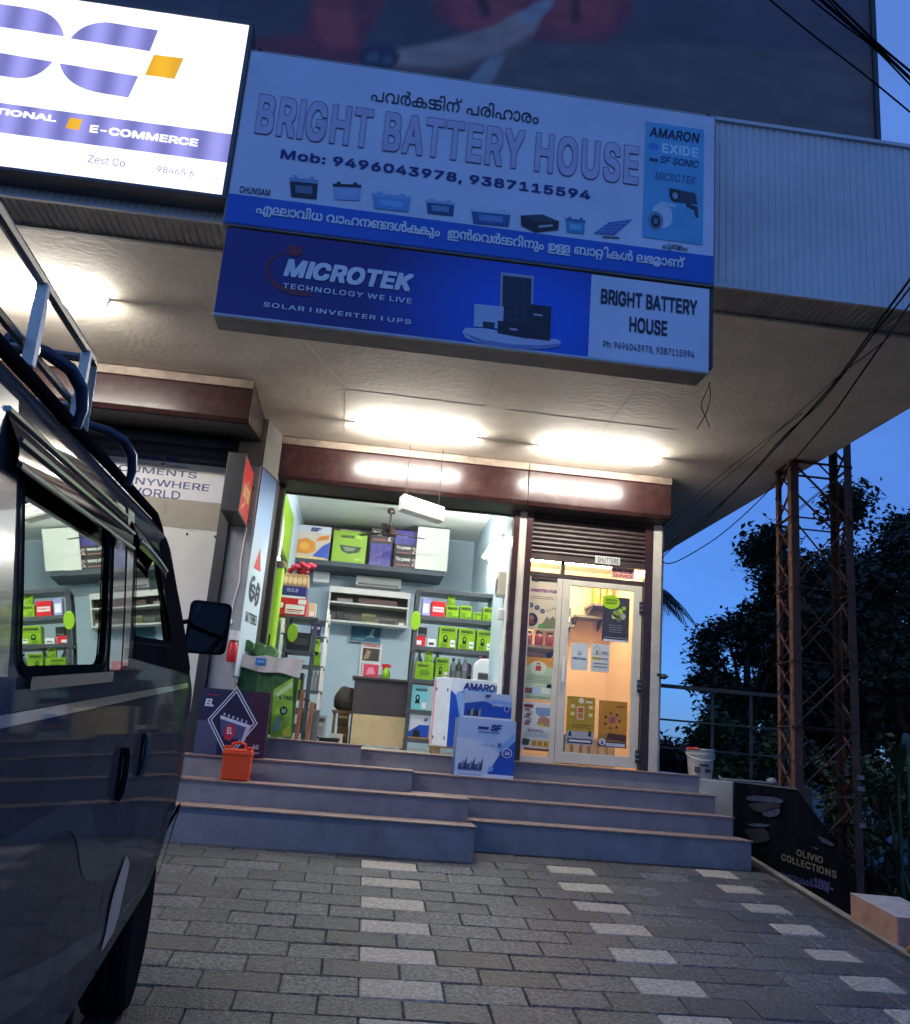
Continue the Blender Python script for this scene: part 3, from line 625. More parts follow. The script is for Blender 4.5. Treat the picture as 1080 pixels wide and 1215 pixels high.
# the printed picture: soft-edged patches of cloth, arm and wristwatch blended on a fine grid of the sheet
def smooth(pts, r=40): return fillet(pts, r, 5)
PIC = [(0, smooth([(395, 130), (415, 85), (520, 66), (720, 66), (900, 78), (1040, 90), (1040, 270), (395, 210)]), (.150, .122, .118), 7),
       (0, smooth([(30, 60), (120, 50), (125, 20), (160, -80), (240, -80), (250, 10), (215, 60), (215, 100), (140, 92), (40, 86)]), (.22, .05, .07), 9),
       (0, smooth([(135, 40), (140, -10), (165, -80), (200, -80), (192, 10), (210, 70), (160, 82)]), (.48, .09, .10), 12),
       (0, smooth([(320, 20), (330, -80), (660, -80), (640, 30), (600, 66), (500, 64), (430, 50), (380, 58)]), (.26, .06, .08), 12),
       (0, smooth([(345, -10), (360, -80), (480, -80), (470, 10), (420, 40), (370, 45)]), (.46, .09, .10), 14),
       (0, smooth([(500, 40), (520, -20), (600, -40), (620, 20), (580, 52)]), (.42, .08, .09), 12),
       (0, smooth([(370, -60), (385, -60), (420, 20), (405, 30)], 8), (.10, .03, .045), 7), (0, smooth([(540, -60), (556, -60), (560, 30), (545, 40)], 8), (.11, .035, .05), 7),
       (0, smooth([(255, 78), (330, 66), (420, 40), (470, 10), (500, 25), (480, 60), (430, 90), (360, 112), (262, 106)]), (.46, .31, .27), 6),
       (0, smooth([(262, 100), (360, 104), (430, 82), (480, 52), (484, 62), (430, 95), (360, 116), (262, 110)], 10), (.20, .13, .12), 6),
       (0, smooth([(455, 25), (490, 0), (522, -6), (505, 20), (478, 40)], 15), (.38, .34, .37), 5), (0, smooth([(378, 128), (420, 84), (442, 84), (418, 132)], 15), (.34, .31, .34), 5),
       (0, smooth([(202, 88), (225, 68), (262, 70), (276, 88), (262, 106), (222, 106)], 20), (.035, .04, .075), 4),
       (0, smooth([(216, 98), (222, 80), (240, 80), (240, 98)], 12), (.13, .14, .19), 4), (0, smooth([(244, 100), (246, 84), (262, 86), (260, 102)], 12), (.10, .11, .16), 4)]
def inside(x, y, P):
    c = False; m = 1e9
    for (ax, ay), (bx_, by_) in zip(P, P[1:]+P[:1]):
        if (ay > y) != (by_ > y) and x < (bx_-ax)*(y-ay)/(by_-ay)+ax: c = not c
        dx, dy = bx_-ax, by_-ay; t = max(0, min(1, ((x-ax)*dx+(y-ay)*dy)/(dx*dx+dy*dy+1e-9))); m = min(m, (x-ax-t*dx)**2+(y-ay-t*dy)**2)
    return (1 if c else -1)*math.sqrt(m)
BOX = [(min(p[0] for p in P)-20, max(p[0] for p in P)+20, min(p[1] for p in P)-20, max(p[1] for p in P)+20) for _, P, _, _ in PIC]
def pix(X, Z):                              # sheet point -> picture coordinates of the print
    c = RM.transposed() @ Vector((X, YB, Z-E)); return ((540+1075*c.x/c.z-270)*1.3333, (607.5+1075*c.y/c.z)*1.3333)
b = MB(); nx, nz_ = 230, 62; X0, X1, Z0, Z1 = -1.6, 3.70, 6.0, 8.3; vs = []; cols = []
for jz in range(nz_+1):
    for ix in range(nx+1):
        X = X0+(X1-X0)*ix/nx; Z = Z0+(Z1-Z0)*jz/nz_; vs.append((X, YB+.014, Z)); px, py = pix(X, Z)
        n1 = noise.noise(Vector((X*1.3, Z*1.3, 3))); n2 = noise.noise(Vector((X*6, Z*6, 7))); n3 = noise.noise(Vector((X*2.2+n1, Z*9, 1)))
        col = Vector((.105, .085, .108))*(1+.35*n1+.12*n2)
        for k, (_, P, cc, soft) in enumerate(PIC):
            q = BOX[k]
            if q[0] < px < q[1] and q[2] < py < q[3]:
                a = max(0, min(1, .5+inside(px, py, P)/(2*soft))); a = a*a*(3-2*a)
                if a: col = col.lerp(Vector(cc)*(1+.22*n3+.16*n2), a)
        cols.append((*col, 1))
hm = bpy.data.materials.new('hoarding_print'); hm.use_nodes = True; MATS['hoarding_print'] = hm
ca = hm.node_tree.nodes.new('ShaderNodeVertexColor'); ca.layer_name = 'print'; hb = hm.node_tree.nodes['Principled BSDF']; hb.inputs['Roughness'].default_value = .6; hm.node_tree.links.new(ca.outputs[0], hb.inputs['Base Color'])
b.add(vs, [(r*(nx+1)+c, r*(nx+1)+c+1, (r+1)*(nx+1)+c+1, (r+1)*(nx+1)+c) for r in range(nz_) for c in range(nx)], hm)
ho = b.build('hoarding_picture', bb, fix=False); at_ = ho.data.color_attributes.new('print', 'FLOAT_COLOR', 'POINT')
for k, c in enumerate(cols): at_.data[k].color = c
b = MB(); hp = M('hoarding_plain_print', (.105, .085, .108), .6, var=.3, scale=1.3); b.poly([(-6.99, YB+.017, 5.9), (3.7, YB+.017, 5.9), (3.7, YB+.017, 10.49), (-6.99, YB+.017, 10.49)], hp); b.build('hoarding_sheet', bb, fix=False)

# ================================================================ TUBE LIGHTS
m_tube = M('lit_tube', (1, .965, .885), .4, var=0, emit=TUBE); m_in = M('lit_room_tube', (1, .98, .93), .4, var=0, emit=105)
def tube_light(name, label, c, along, ln=1.16, drop=.065, group='lit fluorescent tubes', up=(0, 0, 1), e=None):
    c = Vector(c); a = Vector(along).normalized(); u = Vector(up)
    t = thing(name, label, 'tube light', c, group)
    s = a.cross(u).normalized(); b = MB(); b.prism([c-a*(ln/2+.03)+s*.034, c-a*(ln/2+.03)-s*.034, c-a*(ln/2+.03)-s*.010-u*.03, c-a*(ln/2+.03)+s*.010-u*.03], a*(ln+.06), m_white)
    for k in (-1, 1): b.obox(c+a*k*(ln/2+.014)-u*(drop*.5+.008), a*.01, s*.014, u*(drop*.5+.008), m_white)
    b.build('batten', t)
    b = MB(); b.tube([c-a*ln/2-u*drop, c-a*ln/4-u*drop, c+a*ln/4-u*drop, c+a*ln/2-u*drop], .021, e or m_tube, 12); b.build('tube', t, smooth=True)
    return t
tube_light('tube_light', 'bright tube under the canopy left of centre, over the open shop entrance', (.30, 8.55, ZS), (1, .05, 0))
tube_light('tube_light', 'bright tube under the canopy above the glass door', (2.17, 8.6, ZS), (1, -.01, 0))
tube_light('tube_light', 'bright tube under the canopy behind the roof carrier', (-2.74, 6.4, ZS), (1, 0, 0))
tube_light('tube_light', 'unseen tube added at the far left end of the canopy, beyond the roof carrier', (-4.55, 6.3, ZS), (1, 0, 0))  # out of view, added to brighten the courier board
tube_light('tube_light', 'glowing tube fixed along the right wall inside the open shop', (1.495, 10.8, 4.12), (0, 1, -.03), up=(1, 0, 0), e=m_in)
tube_light('tube_light', 'unseen tube added on the shop ceiling just behind the shutter housing', (.1, 9.85, 4.688), (1, 0, 0), e=m_in, group='lit fluorescent tubes')  # added light for the shop interior, kept hidden behind the lintel
warm = M('added_warm_tube', (1, .72, .42), .4, var=0, emit=115)
tube_light('tube_light', 'unseen warm tube added inside the small room behind the glass door', (2.35, 10.4, 3.995), (1, 0, 0), e=warm)  # no lamp is visible here; added to light the side room warmly

# ================================================================ CABLES
m_cable = M('black_cable', (.006, .006, .007), .9, spec=.1)
def sag(a, b, s, n=16, wob=0):
    a, b = Vector(a), Vector(b); P = []
    for i in range(n+1):
        t = i/n; p = a.lerp(b, t); p.z -= s*4*t*(1-t)
        if wob and 0 < i < n: p += Vector((random.uniform(-wob, wob), 0, random.uniform(-wob, wob)))
        P.append(p)
    return P
def at(x, y, Y): X, Z = W(x, y, Y); return (X, Y, Z)
def cable(label, pts, r, group='drooping black cables'):
    b = MB(); b.tube(pts, r, m_cable, 6); return tag(b.build('cable', smooth=True), label, 'cable', group)
def path(pts, n=5):                          # Catmull-Rom through measured points
    P = [Vector(at(*p)) for p in pts]; out = []
    for i in range(len(P)-1):
        p0, p1, p2, p3 = P[max(i-1, 0)], P[i], P[i+1], P[min(i+2, len(P)-1)]
        for k in range(n):
            t = k/n; out.append(.5*((2*p1)+(p2-p0)*t+(2*p0-5*p1+4*p2-p3)*t*t+(3*p1-p0-3*p2+p3)*t**3))
    return out+[P[-1]]
R_ = zz(780, 260, 2.893)
def rp(pts):                                 # keep every point of a cable clear below the soffit
    out = []
    for x, y, Y in pts:
        px, py = R_(x, y); sx, sy = WZ(px, py, ZS)
        out.append((px, py, min(Y, sy-.3) if 4.9 < sy < 13 else Y))
    return out
cable('thick dark cable running from the right edge of view to the wall post', path(rp([(990, 30, 3.6), (868, 205, 4.6), (740, 380, 5.4), (620, 545, 6.2), (540, 640, 6.9), (430, 760, 7.6), (300, 900, 8.4), (190, 1000, 9.0), (60, 1095, 9.35), (10, 1150, 9.42)])), .008)
cable('second cable twisted close beside the thickest one', path(rp([(990, 60, 3.6), (868, 235, 4.6), (750, 385, 5.4), (640, 530, 6.2), (545, 645, 6.9), (440, 740, 7.6), (310, 885, 8.4), (170, 1030, 9.0), (50, 1130, 9.35), (15, 1165, 9.42)])), .006)
cable('lower cable crossing the sky under the canopy corner', path(rp([(990, 130, 3.6), (868, 290, 4.6), (770, 430, 5.4), (690, 545, 6.2), (610, 660, 6.9), (540, 745, 7.6), (450, 850, 8.4), (370, 945, 9.2), (270, 1040, 9.4), (180, 1110, 9.42), (60, 1178, 9.42), (12, 1175, 9.42)])), .006)
cable('thin cable branching upward across the soffit', path(rp([(990, 290, 3.8), (868, 345, 4.7), (740, 450, 5.4), (620, 540, 6.1), (480, 670, 7.2), (330, 790, 8.2), (210, 885, 9.0), (20, 1050, 9.42)])), .004)
cable('thin cable lying close under the thin branching one', path(rp([(500, 665, 7.0), (420, 725, 7.8), (340, 800, 8.4), (230, 890, 9.0), (120, 985, 9.3), (20, 1070, 9.42)])), .0035)
cable('loose pair of wire ends hanging from the blue box sign', path([(843, 453, 5.05), (836, 470, 5.05), (832, 482, 5.05), (838, 496, 5.05), (842, 507, 5.05)]), .0025, 'loose wire ends')
cable('loose wire end crossing its twin under the box sign corner', path([(841, 455, 5.06), (843, 470, 5.06), (838, 490, 5.06), (827, 509, 5.06)]), .0025, 'loose wire ends')
cable('single wire slanting across the dark hoarding', path([(890, -20, 4.6), (960, 38, 4.6), (1030, 92, 4.6), (1110, 158, 4.6)]), .006, 'overhead wires')
for k, (dx, dy, r) in enumerate(((0, 0, .011), (6, -4, .008), (-5, 3, .006), (9, 5, .005))):
    cable('overhead wire in the bundle at the top right corner, %s' % ('thickest of them', 'upper of the thin ones', 'left of the thick one', 'loosest and lowest of them')[k], path([(940+dx*2, -30+dy, 4.4), (1000+dx, 22+dy, 4.4), (1045+dx*.5, 60+dy*.6, 4.4), (1110+dx, 122+dy*2, 4.4)]), r, 'overhead wires')
# ================================================================ GOODS, FURNITURE AND POSTERS
Z6 = zz(220, 560, 3.196); Z7 = zz(400, 560, 3.196); Z8 = zz(480, 690, 5.06); Z3 = zz(320, 600, 5.684); D4 = zz(590, 660, 5.684); D5 = zz(600, 760, 6.0); D6 = zz(220, 760, 6.0)
lime = RGB(128, 172, 16, .4); limed = RGB(95, 140, 20, .4); blk = RGB(18, 20, 22, .5); wh = RGB(225, 228, 230, .4); sfb = RGB(25, 70, 175, .35); sfl = RGB(120, 165, 225, .35); red = RGB(190, 30, 35, .4)
purple = RGB(52, 42, 135, .4); lav = RGB(150, 150, 205, .4); pale = RGB(205, 212, 225, .4); cyanb = RGB(120, 200, 215, .4); card = M('brown_card', lin(165, 125, 80), .8, var=.15)
amberp = RGB(215, 150, 40, .4); grey6 = RGB(110, 112, 116, .5); dgrey = RGB(60, 60, 64, .5)
def carton(name, label, cat, bl, tr, Y, dep, m, draw=None, group=None, z0=None, side=None, yaw=0, parent_kids=None):
    # printed box: front face spans two pixels on plane Y, depth dep behind it
    (x0, a), (x1, c) = W(*bl, Y), W(*tr, Y)
    if z0 is not None: c += (z0-a)*.5; a = z0
    t = thing(name, label, cat, ((x0+x1)/2, Y+dep/2, a), group)
    b = MB(); b.box(x0, x1, Y, Y+dep, a, c, m); bo = b.build('box', t, bevel=.004)
    if draw:
        d = Decal((x0, Y, a), (x1-x0, 0, 0), (0, 0, c-a)); d.n = Vector((0, -1, 0)); draw(d); d.build('print', t)
    if side:
        d = Decal((x0, Y+dep, a), (0, -dep, 0), (0, 0, c-a)); d.n = Vector((-1, 0, 0)); side(d); d.build('side_print', t)
    # lid seam
    b = MB(); b.box(x0+.01, x1-.01, Y+dep*.48, Y+dep*.52, c, c+.0015, M('packing_tape', lin(170, 150, 110), .3)); b.build('tape', t)
    if yaw: t.rotation_euler.z = yaw
    return t
# --- lime battery cartons
def p_lime(d, w=.8):
    d.text('AMARON', .08, .78, .85, .92, blk, 1, off=.035); d.rect(.08, .70, .6, .715, blk, 1)
    d.ell(.36, .48, .13, .15, blk, 1); d.ell(.36, .50, .06, .07, lime, 2); d.poly([(.22, .3), (.5, .3), (.44, .42), (.28, .42)], blk, 1); d.poly([(.12, .12), (.45, .1), (.5, .24), (.1, .26)], limed, 1)
    d.rect(.66, .12, .92, .42, wh, 1); d.rect(.69, .24, .89, .3, grey6, 2); d.rect(.1, .05, .9, .07, blk, 1)
def p_small(d):
    d.text('AMARON', .1, .68, .9, .9, blk, 1, off=.03); d.rect(.1, .1, .5, .5, limed, 1); d.rect(.6, .15, .9, .2, blk, 1)
# rack
Y = 10.8
rk = thing('storage_rack', 'grey slotted-angle rack filled with lime green cartons in the open shop', 'rack', (1.05, 11, 1.63))
mr_ = M('rack_grey_enamel', (.06, .07, .082), .4, var=.15)
rx0, rx1 = W(*Z8(18, 700), Y)[0], W(*Z8(545, 400), Y)[0]
for i, (x, y) in enumerate(((rx0, Y), (rx1, Y), (rx0, Y+.42), (rx1, Y+.42))):
    b = MB(); sx = 1 if x == rx0 else -1; sy = 1 if y == Y else -1
    b.box(min(x, x+.045*sx), max(x, x+.045*sx), y-.003, y, 1.63, 3.52, mr_); b.box(x-.0015, x+.0015, min(y, y+.045*sy), max(y, y+.045*sy), 1.63, 3.52, mr_)
    for k in range(18): b.box(x+.018*sx-.005, x+.018*sx+.005, y-.005, y-.0031, 1.75+k*.1, 1.77+k*.1, m_black)
    b.build('upright', rk)
shz = []
for (zy) in (205, 390, 590, 775, 945, 40):
    z = W(*Z8(300, zy+20), Y)[1]; shz.append(z)
    b = MB(); b.box(rx0, rx1, Y+.001, Y+.42, z-.035, z, mr_); b.box(rx0, rx1, Y-.006, Y-.001, z-.04, z+.012, mr_); b.build('shelf', rk, bevel=.002)
s1, s2, s3, s4, s5, s6 = shz
def zc(label, x0, y0, x1, y1, m, draw, z, dep=.16, Y_=Y+.015, name='battery_carton', cat='carton', group='lime green battery cartons on the rack', jit=.0):
    return carton(name, label, cat, Z8(x0, y1), Z8(x1, y0), Y_, dep, m, draw, group, z0=z)
c1 = zc('small lime carton at left in the row on the top rack shelf', 248, 142, 328, 208, lime, p_small, s1)
tp = zc('smallest lime carton stacked on another on the top rack shelf', 260, 82, 306, 140, lime, p_small, ORG[c1.name].z+c1.children[0].dimensions.z, dep=.1)
zc('small lime carton at the middle of the top rack shelf', 332, 140, 406, 210, lime, p_small, s1)
zc('lowest flat lime carton on the top rack shelf', 410, 182, 464, 224, lime, p_small, s1)
zc('lime carton at the right end of the top rack shelf', 470, 152, 532, 228, lime, p_small, s1)
zc('red and white pack beside the lime cartons on the top shelf', 160, 112, 248, 190, red, lambda d: (d.rect(.1, .35, .9, .65, wh, 1), d.text('POWER', .15, .42, .85, .58, red, 2, off=.02)), s1, name='battery_pack', group=None)
zc('lilac and white pack at the left of the top rack shelf', 104, 92, 158, 186, lav, lambda d: d.rect(.15, .2, .85, .7, wh, 1), s1, name='battery_pack', group=None)
zc('tall lime carton at left on the second rack shelf', 205, 268, 318, 386, lime, p_lime, s2, .24); zc('tall lime carton in the middle of the second rack shelf', 322, 276, 428, 392, lime, p_lime, s2, .24); zc('tall lime carton at right on the second rack shelf', 432, 288, 534, 400, lime, p_lime, s2, .24)
lower = zc('red box with a pale label on the second rack shelf', 66, 322, 128, 372, red, lambda d: d.rect(.1, .2, .6, .6, wh, 1), s2, .14, group=None)
zc('black box resting on a red one on the second rack shelf', 84, 272, 138, 318, blk, lambda d: d.rect(.1, .1, .9, .2, grey6, 1), s2+lower.children[0].dimensions.z, .12, group=None)
zc('small white box on the second rack shelf', 136, 338, 190, 378, wh, lambda d: d.rect(.2, .3, .8, .6, dgrey, 1), s2, .12, group=None)
low = zc('wide lime carton at left on the third rack shelf', 60, 488, 178, 586, lime, lambda d: (d.text('AMARON', .1, .75, .7, .88, blk, 1, off=.03), d.poly([(.25, .3), (.8, .3), (.75, .6), (.3, .6)], limed, 1), d.line((.25, .25), (.85, .45), .02, blk, 2)), s3, .22)
zc('little lime carton lying on the wide one on the third shelf', 122, 422, 172, 486, lime, p_small, s3+low.children[0].dimensions.z, .1)
zc('upright lime carton on the third rack shelf beside the dark bottles', 182, 455, 272, 590, lime, p_lime, s3, .2)
zc('pale turquoise carton on the fourth rack shelf', 36, 628, 146, 770, cyanb, lambda d: (d.text('AMARON', .2, .78, .9, .9, blk, 1, off=.03), d.ell(.38, .5, .14, .15, blk, 1), d.ell(.38, .52, .06, .07, cyanb, 2), d.poly([(.2, .3), (.55, .3), (.48, .42), (.28, .42)], blk, 1), d.rect(.65, .1, .92, .35, wh, 1)), s4, .25, group=None)
zc('white and blue carton on the lowest rack shelf', 20, 812, 152, 942, pale, lambda d: (d.poly([(0, .3), (.5, .62), (1, .62), (1, .05), (0, .05)], sfb, 1), d.text('SF', .72, .78, .95, .92, sfb, 1, off=.04, shear=.2), d.poly([(.2, .02), (.6, .05), (.55, .35), (.35, .45), (.22, .3)], blk, 2), d.rect(0, 0, 1, .09, amberp, 3)), s5, .28, group=None)
def bottle(label, x, ytop, ybot, r, body, cap, z, prof=None, Y_=Y+.12, name='bottle', cat='bottle', group=None):
    X, Zt = W(*Z8(x, ytop), Y_); h = Zt-z
    t = thing(name, label, cat, (X, Y_, z), group)
    b = MB(); b.lathe((X, Y_, z), [(r*.85, 0), (r, .02*h), (r, .62*h), (r*.8, .74*h), (r*.35, .84*h), (r*.33, .9*h)], body, 20); b.build('bottle_body', t, smooth=True)
    b = MB(); b.lathe((X, Y_, z+.88*h), [(r*.42, 0), (r*.42, .12*h)], cap, 16); b.build('cap', t)
    d = MB(); d.lathe((X, Y_, z+.2*h), [(r*1.01, 0), (r*1.01, .3*h)], grey6, 20); d.build('bottle_label', t, smooth=True)
    return t
clearp = M('bottle_grey_plastic', (.30, .32, .34), .2, var=.1); dkp = M('bottle_dark_plastic', (.04, .045, .05), .25)
bottle('white bottle at the left end of the third rack shelf', 92, 412, 586, .045, wh, wh, s3, Y_=Y+.32); bottle('white bottle standing behind the lime cartons on the third shelf', 200, 422, 586, .05, wh, wh, s3, Y_=Y+.32)
bottle('grey bottle left of the dark one on the third shelf', 296, 460, 592, .036, clearp, dkp, s3, group='bottles of the third shelf'); bottle('dark bottle in the middle of the third rack shelf', 330, 465, 594, .042, dkp, clearp, s3, group='bottles of the third shelf'); bottle('grey bottle right of the dark one on the third shelf', 366, 455, 596, .04, clearp, wh, s3, group='bottles of the third shelf')
def jerry(label, x0, x1, yt, z, body, cap, Y_):
    (X0, a), (X1, c) = W(*Z8(x0, yt), Y_), W(*Z8(x1, yt), Y_); h = a-z; w_ = X1-X0; t = thing('jerrycan', label, 'can', ((X0+X1)/2, Y_+.1, z), 'white plastic cans')
    b = MB(); P = fillet([(0, 0), (w_, 0), (w_, h*.68), (w_*.72, h*.9), (w_*.3, h*.9), (0, h*.68)], h*.09, 4)
    b.prism([(X0+p[0], Y_, z+p[1]) for p in P], (0, .2, 0), body); b.build('can_body', t, bevel=.012, smooth=True)
    b = MB(); b.tube([(X0+w_*.25, Y_+.1, z+h*.82), (X0+w_*.3, Y_+.1, z+h*.97), (X0+w_*.6, Y_+.1, z+h*.97), (X0+w_*.7, Y_+.1, z+h*.86)], .014, body, 10); b.build('handle', t, smooth=True)
    b = MB(); b.lathe((X0+w_*.5, Y_+.1, z+h*.88), [(.03, 0), (.03, h*.12), (.0, h*.122)], cap, 16); b.build('cap', t)
    d = Decal((X0, Y_, z), (1, 0, 0), (0, 0, 1)); d.rect(w_*.22, h*.18, w_*.8, h*.42, grey6, 0); d.rect(w_*.25, h*.22, w_*.77, h*.38, dgrey, 1); d.build('can_label', t)
    return t
jerry('large white can with a red cap behind the boxes', 420, 552, 440, s3, wh, red, Y-.03); jerry('lilac tinted can half hidden by the white one', 356, 424, 486, s3, lav, wh, Y+.2)
# round lime tag hanging from the rack post
X, Z_ = W(*Z8(66, 252), Y-.05); b = MB(); b.lathe((X, Y-.02, Z_), [(.075, 0), (.08, .004), (.075, .008)], lime, 28, (0, -1, 0)); b.box(X-.004, X+.004, Y-.02, Y-.015, Z_+.07, Z_+.16, blk)
for v in b.v[:0]: pass
t = b.build('hanging_tag'); t.scale = (.75, 1, 1.45); tag(t, 'round lime tag hanging on the left post of the rack', 'tag')
# wooden pallet and the big white and blue carton on it
(px0, _), (px1, _) = W(512, 884, 9.9), W(600, 886, 9.9)
t = thing('pallet', 'rough wooden pallet under the large white and blue carton', 'pallet', ((px0+px1)/2, 10.1, 1.63)); wood = M('raw_pallet_wood', (.30, .20, .10), .8, var=.3, scale=9)
for k in range(3):
    b = MB(); b.box(px0+.02+k*(px1-px0-.12)/2, px0+.1+k*(px1-px0-.12)/2, 9.93, 10.38, 1.63, 1.69, wood); b.build('bearer', t)
for k in range(4):
    b = MB(); b.box(px0, px1, 9.92+k*.12, 10.02+k*.12, 1.691, 1.71, wood); b.build('deck_board', t)
(x0, zb), (x1, zt) = W(530, 884, 9.9), W(602, 812, 9.9); zb = 1.711; xs0 = W(511, 884, 9.9)[0]
t = thing('battery_carton', 'largest white and blue carton standing on the pallet behind the stacked boxes', 'carton', ((x0+x1)/2, 10.1, zb))
P = [(xs0, 10.02), (x0, 9.9), (x1, 9.96), (x1-.02, 10.36), (xs0+.02, 10.38)]
b = MB(); b.prism([(p[0], p[1], zb) for p in P], (0, 0, zt+.02-zb), M('glossy_carton_white', lin(205, 215, 228), .35)); b.build('box', t, bevel=.005)
u = Vector((x1-x0, .06, 0)); d = Decal((x0, 9.9, zb), tuple(u), (0, 0, zt+.02-zb), .0015); d.n = Vector((.1, -1, 0)).normalized()
d.poly([(0, 0), (1, 0), (1, .8), (.5, .9), (.12, .8), (0, .5)], sfl, 0); d.poly([(0, 0), (.35, .0), (.2, .4), (.1, .75), (0, .82)], sfb, 1); d.poly([(.35, 0), (1, 0), (1, .4), (.6, .5)], sfb, 1); d.text('AMARON', .22, .84, .92, .95, navy, 2, off=.04, shear=.1); d.rect(.2, .8, .5, .815, navy, 2); d.build('print', t)
u = Vector((x0-xs0, -.12, 0)); d = Decal((xs0, 10.02, zb), tuple(u), (0, 0, zt+.02-zb), .0015)
for a, c in ((.15, .12), (.82, .12), (.15, .82), (.82, .82)): d.ell(a, c, .04, .03, dgrey, 0)
d.rect(.02, .02, .1, .96, RGB(225, 140, 150), 0); d.build('side_print', t)
# --- the two blue and white cartons on the steps
def p_sf(d):
    d.poly([(0, .62), (0, .5), (.6, .3), (1, .72), (1, 1), (0, 1)], RGB(165, 190, 228, .35), 0); d.poly([(0, .05), (.55, .05), (.75, .42), (.4, .62), (0, .66)], RGB(190, 205, 230, .35), 1)
    d.poly([(.55, .06), (1, .06), (1, .66), (.8, .44)], sfb, 2); d.poly([(.8, .44), (1, .66), (1, .8), (.72, .52)], sfl, 2)
    d.text('SF', .56, .80, .76, .92, navy, 3, off=.05, shear=.25); d.poly([(.34, .82), (.52, .82), (.54, .87), (.36, .87)], navy, 3); d.rect(.36, .765, .72, .78, RGB(60, 90, 170), 3); d.ell(.87, .44, .085, .085, wh, 3); d.ell(.87, .44, .072, .072, sfb, 4); d.text('36', .83, .41, .91, .47, wh, 5, off=.03)
    d.text('TUBULAR', .42, .535, .66, .56, RGB(90, 100, 140), 3, off=.01); d.rect(.70, .53, .76, .6, RGB(60, 80, 140), 3)
    for i in range(9): d.poly([(.05+i*.045, .14), (.10+i*.045, .12), (.11+i*.045, .22+.06*(i % 3)), (.06+i*.045, .21)], (RGB(60, 85, 140), RGB(110, 130, 175), RGB(45, 60, 100))[i % 3], 2)
    d.rect(.05, .1, .45, .14, RGB(70, 95, 150), 2); d.rect(0, 0, 1, .06, RGB(205, 215, 235), 3); d.text('POWER BACK UP', .06, .018, .45, .045, sfb, 4, off=.01)
    d.poly([(.55, .12), (.62, .1), (.66, .17), (.58, .2)], sfl, 4)
def p_sf2(d):
    d.rect(0, 0, 1, 1, RGB(175, 195, 230, .35), 0); d.poly([(0, .55), (.4, .68), (1, .5), (1, .08), (0, .08)], sfb, 1); d.poly([(.5, .62), (1, .5), (1, .72), (.6, .78)], sfl, 2); d.text('SF', .42, .82, .56, .95, navy, 3, off=.05, shear=.2)
    d.text('SONIC', .58, .52, .82, .6, wh, 3, off=.02, shear=.2); d.ell(.9, .45, .06, .12, wh, 3); d.ell(.9, .45, .05, .1, sfb, 4)
    for i in range(5): d.poly([(.08+i*.055, .1), (.13+i*.055, .1), (.14+i*.055, .3+.1*(i % 3)), (.08+i*.055, .28)], (blk, RGB(140, 150, 170), RGB(50, 55, 70))[i % 3], 3)
    d.rect(0, 0, 1, .07, wh, 3)
low = carton('battery_carton', 'lower blue and white carton standing on the step in front of the shop', 'carton', (539, 916.5), (613, 855), 8.9, .27, RGB(60, 95, 165, .35), p_sf, z0=1.461)
hz = 1.461+low.children[0].dimensions.z
for p in low.children:
    pass
carton('battery_carton', 'upper blue and white carton stacked on the lower one on the steps', 'carton', (550, 853), (608, 826), 8.93, .22, RGB(110, 140, 200, .35), p_sf2, z0=hz+.002)
# torn dark plastic on the lower carton's right
# --- dark carton with the white diamond
def p_el(d):
    d.rect(0, 0, 1, 1, RGB(28, 24, 62, .4), 0); d.rect(0, 0, .32, .5, RGB(70, 72, 105, .4), 1); d.poly([(.62, 1), (1, 1), (1, .0), (.55, 0), (.85, .48)], RGB(60, 16, 45, .4), 1)
    D = lambda k: [(.5, .5+.56*k), (.5+.36*k, .52), (.5, .5-.56*k), (.5-.36*k, .52)]
    for k in (1.0, .88):
        q = D(k); q2 = D(k-.05)
        for i in range(4): d.poly([q[i], q[(i+1) % 4], q2[(i+1) % 4], q2[i]], RGB(205, 210, 225), 3)
    d.poly(D(.82), RGB(30, 18, 55, .4), 2)
    d.poly([(.32, .56), (.74, .47), (.7, .24), (.36, .3)], RGB(70, 75, 115), 4); d.poly([(.32, .6), (.78, .48), (.77, .43), (.32, .55)], RGB(205, 210, 225), 5); d.poly([(.7, .44), (.77, .45), (.7, .22), (.66, .24)], RGB(190, 195, 215), 5)
    for i in range(6): d.rect(.36+i*.065, .6-i*.018, .385+i*.065, .64-i*.018, RGB(180, 185, 205), 5)
    d.poly([(.43, .47), (.52, .47), (.57, .36), (.5, .22), (.42, .25), (.39, .36)], RGB(175, 30, 60), 6); d.text('EL', .44, .33, .52, .43, RGB(235, 215, 220), 7, off=.04)
    d.text('EL', .07, .72, .2, .84, RGB(210, 215, 230), 4, off=.05, shear=.15); d.text('INVERTER', .1, .885, .26, .91, RGB(180, 60, 80), 4, off=.01); d.text('60', .83, .13, .92, .2, RGB(180, 185, 200), 4, off=.03); d.rect(.8, .06, .94, .09, RGB(120, 125, 150), 4)
carton('battery_carton', 'dark maroon carton with a large white diamond outline on the steps', 'carton', (229, 893), (322, 822), 8.47, .22, RGB(35, 25, 45, .4), p_el, z0=1.486)
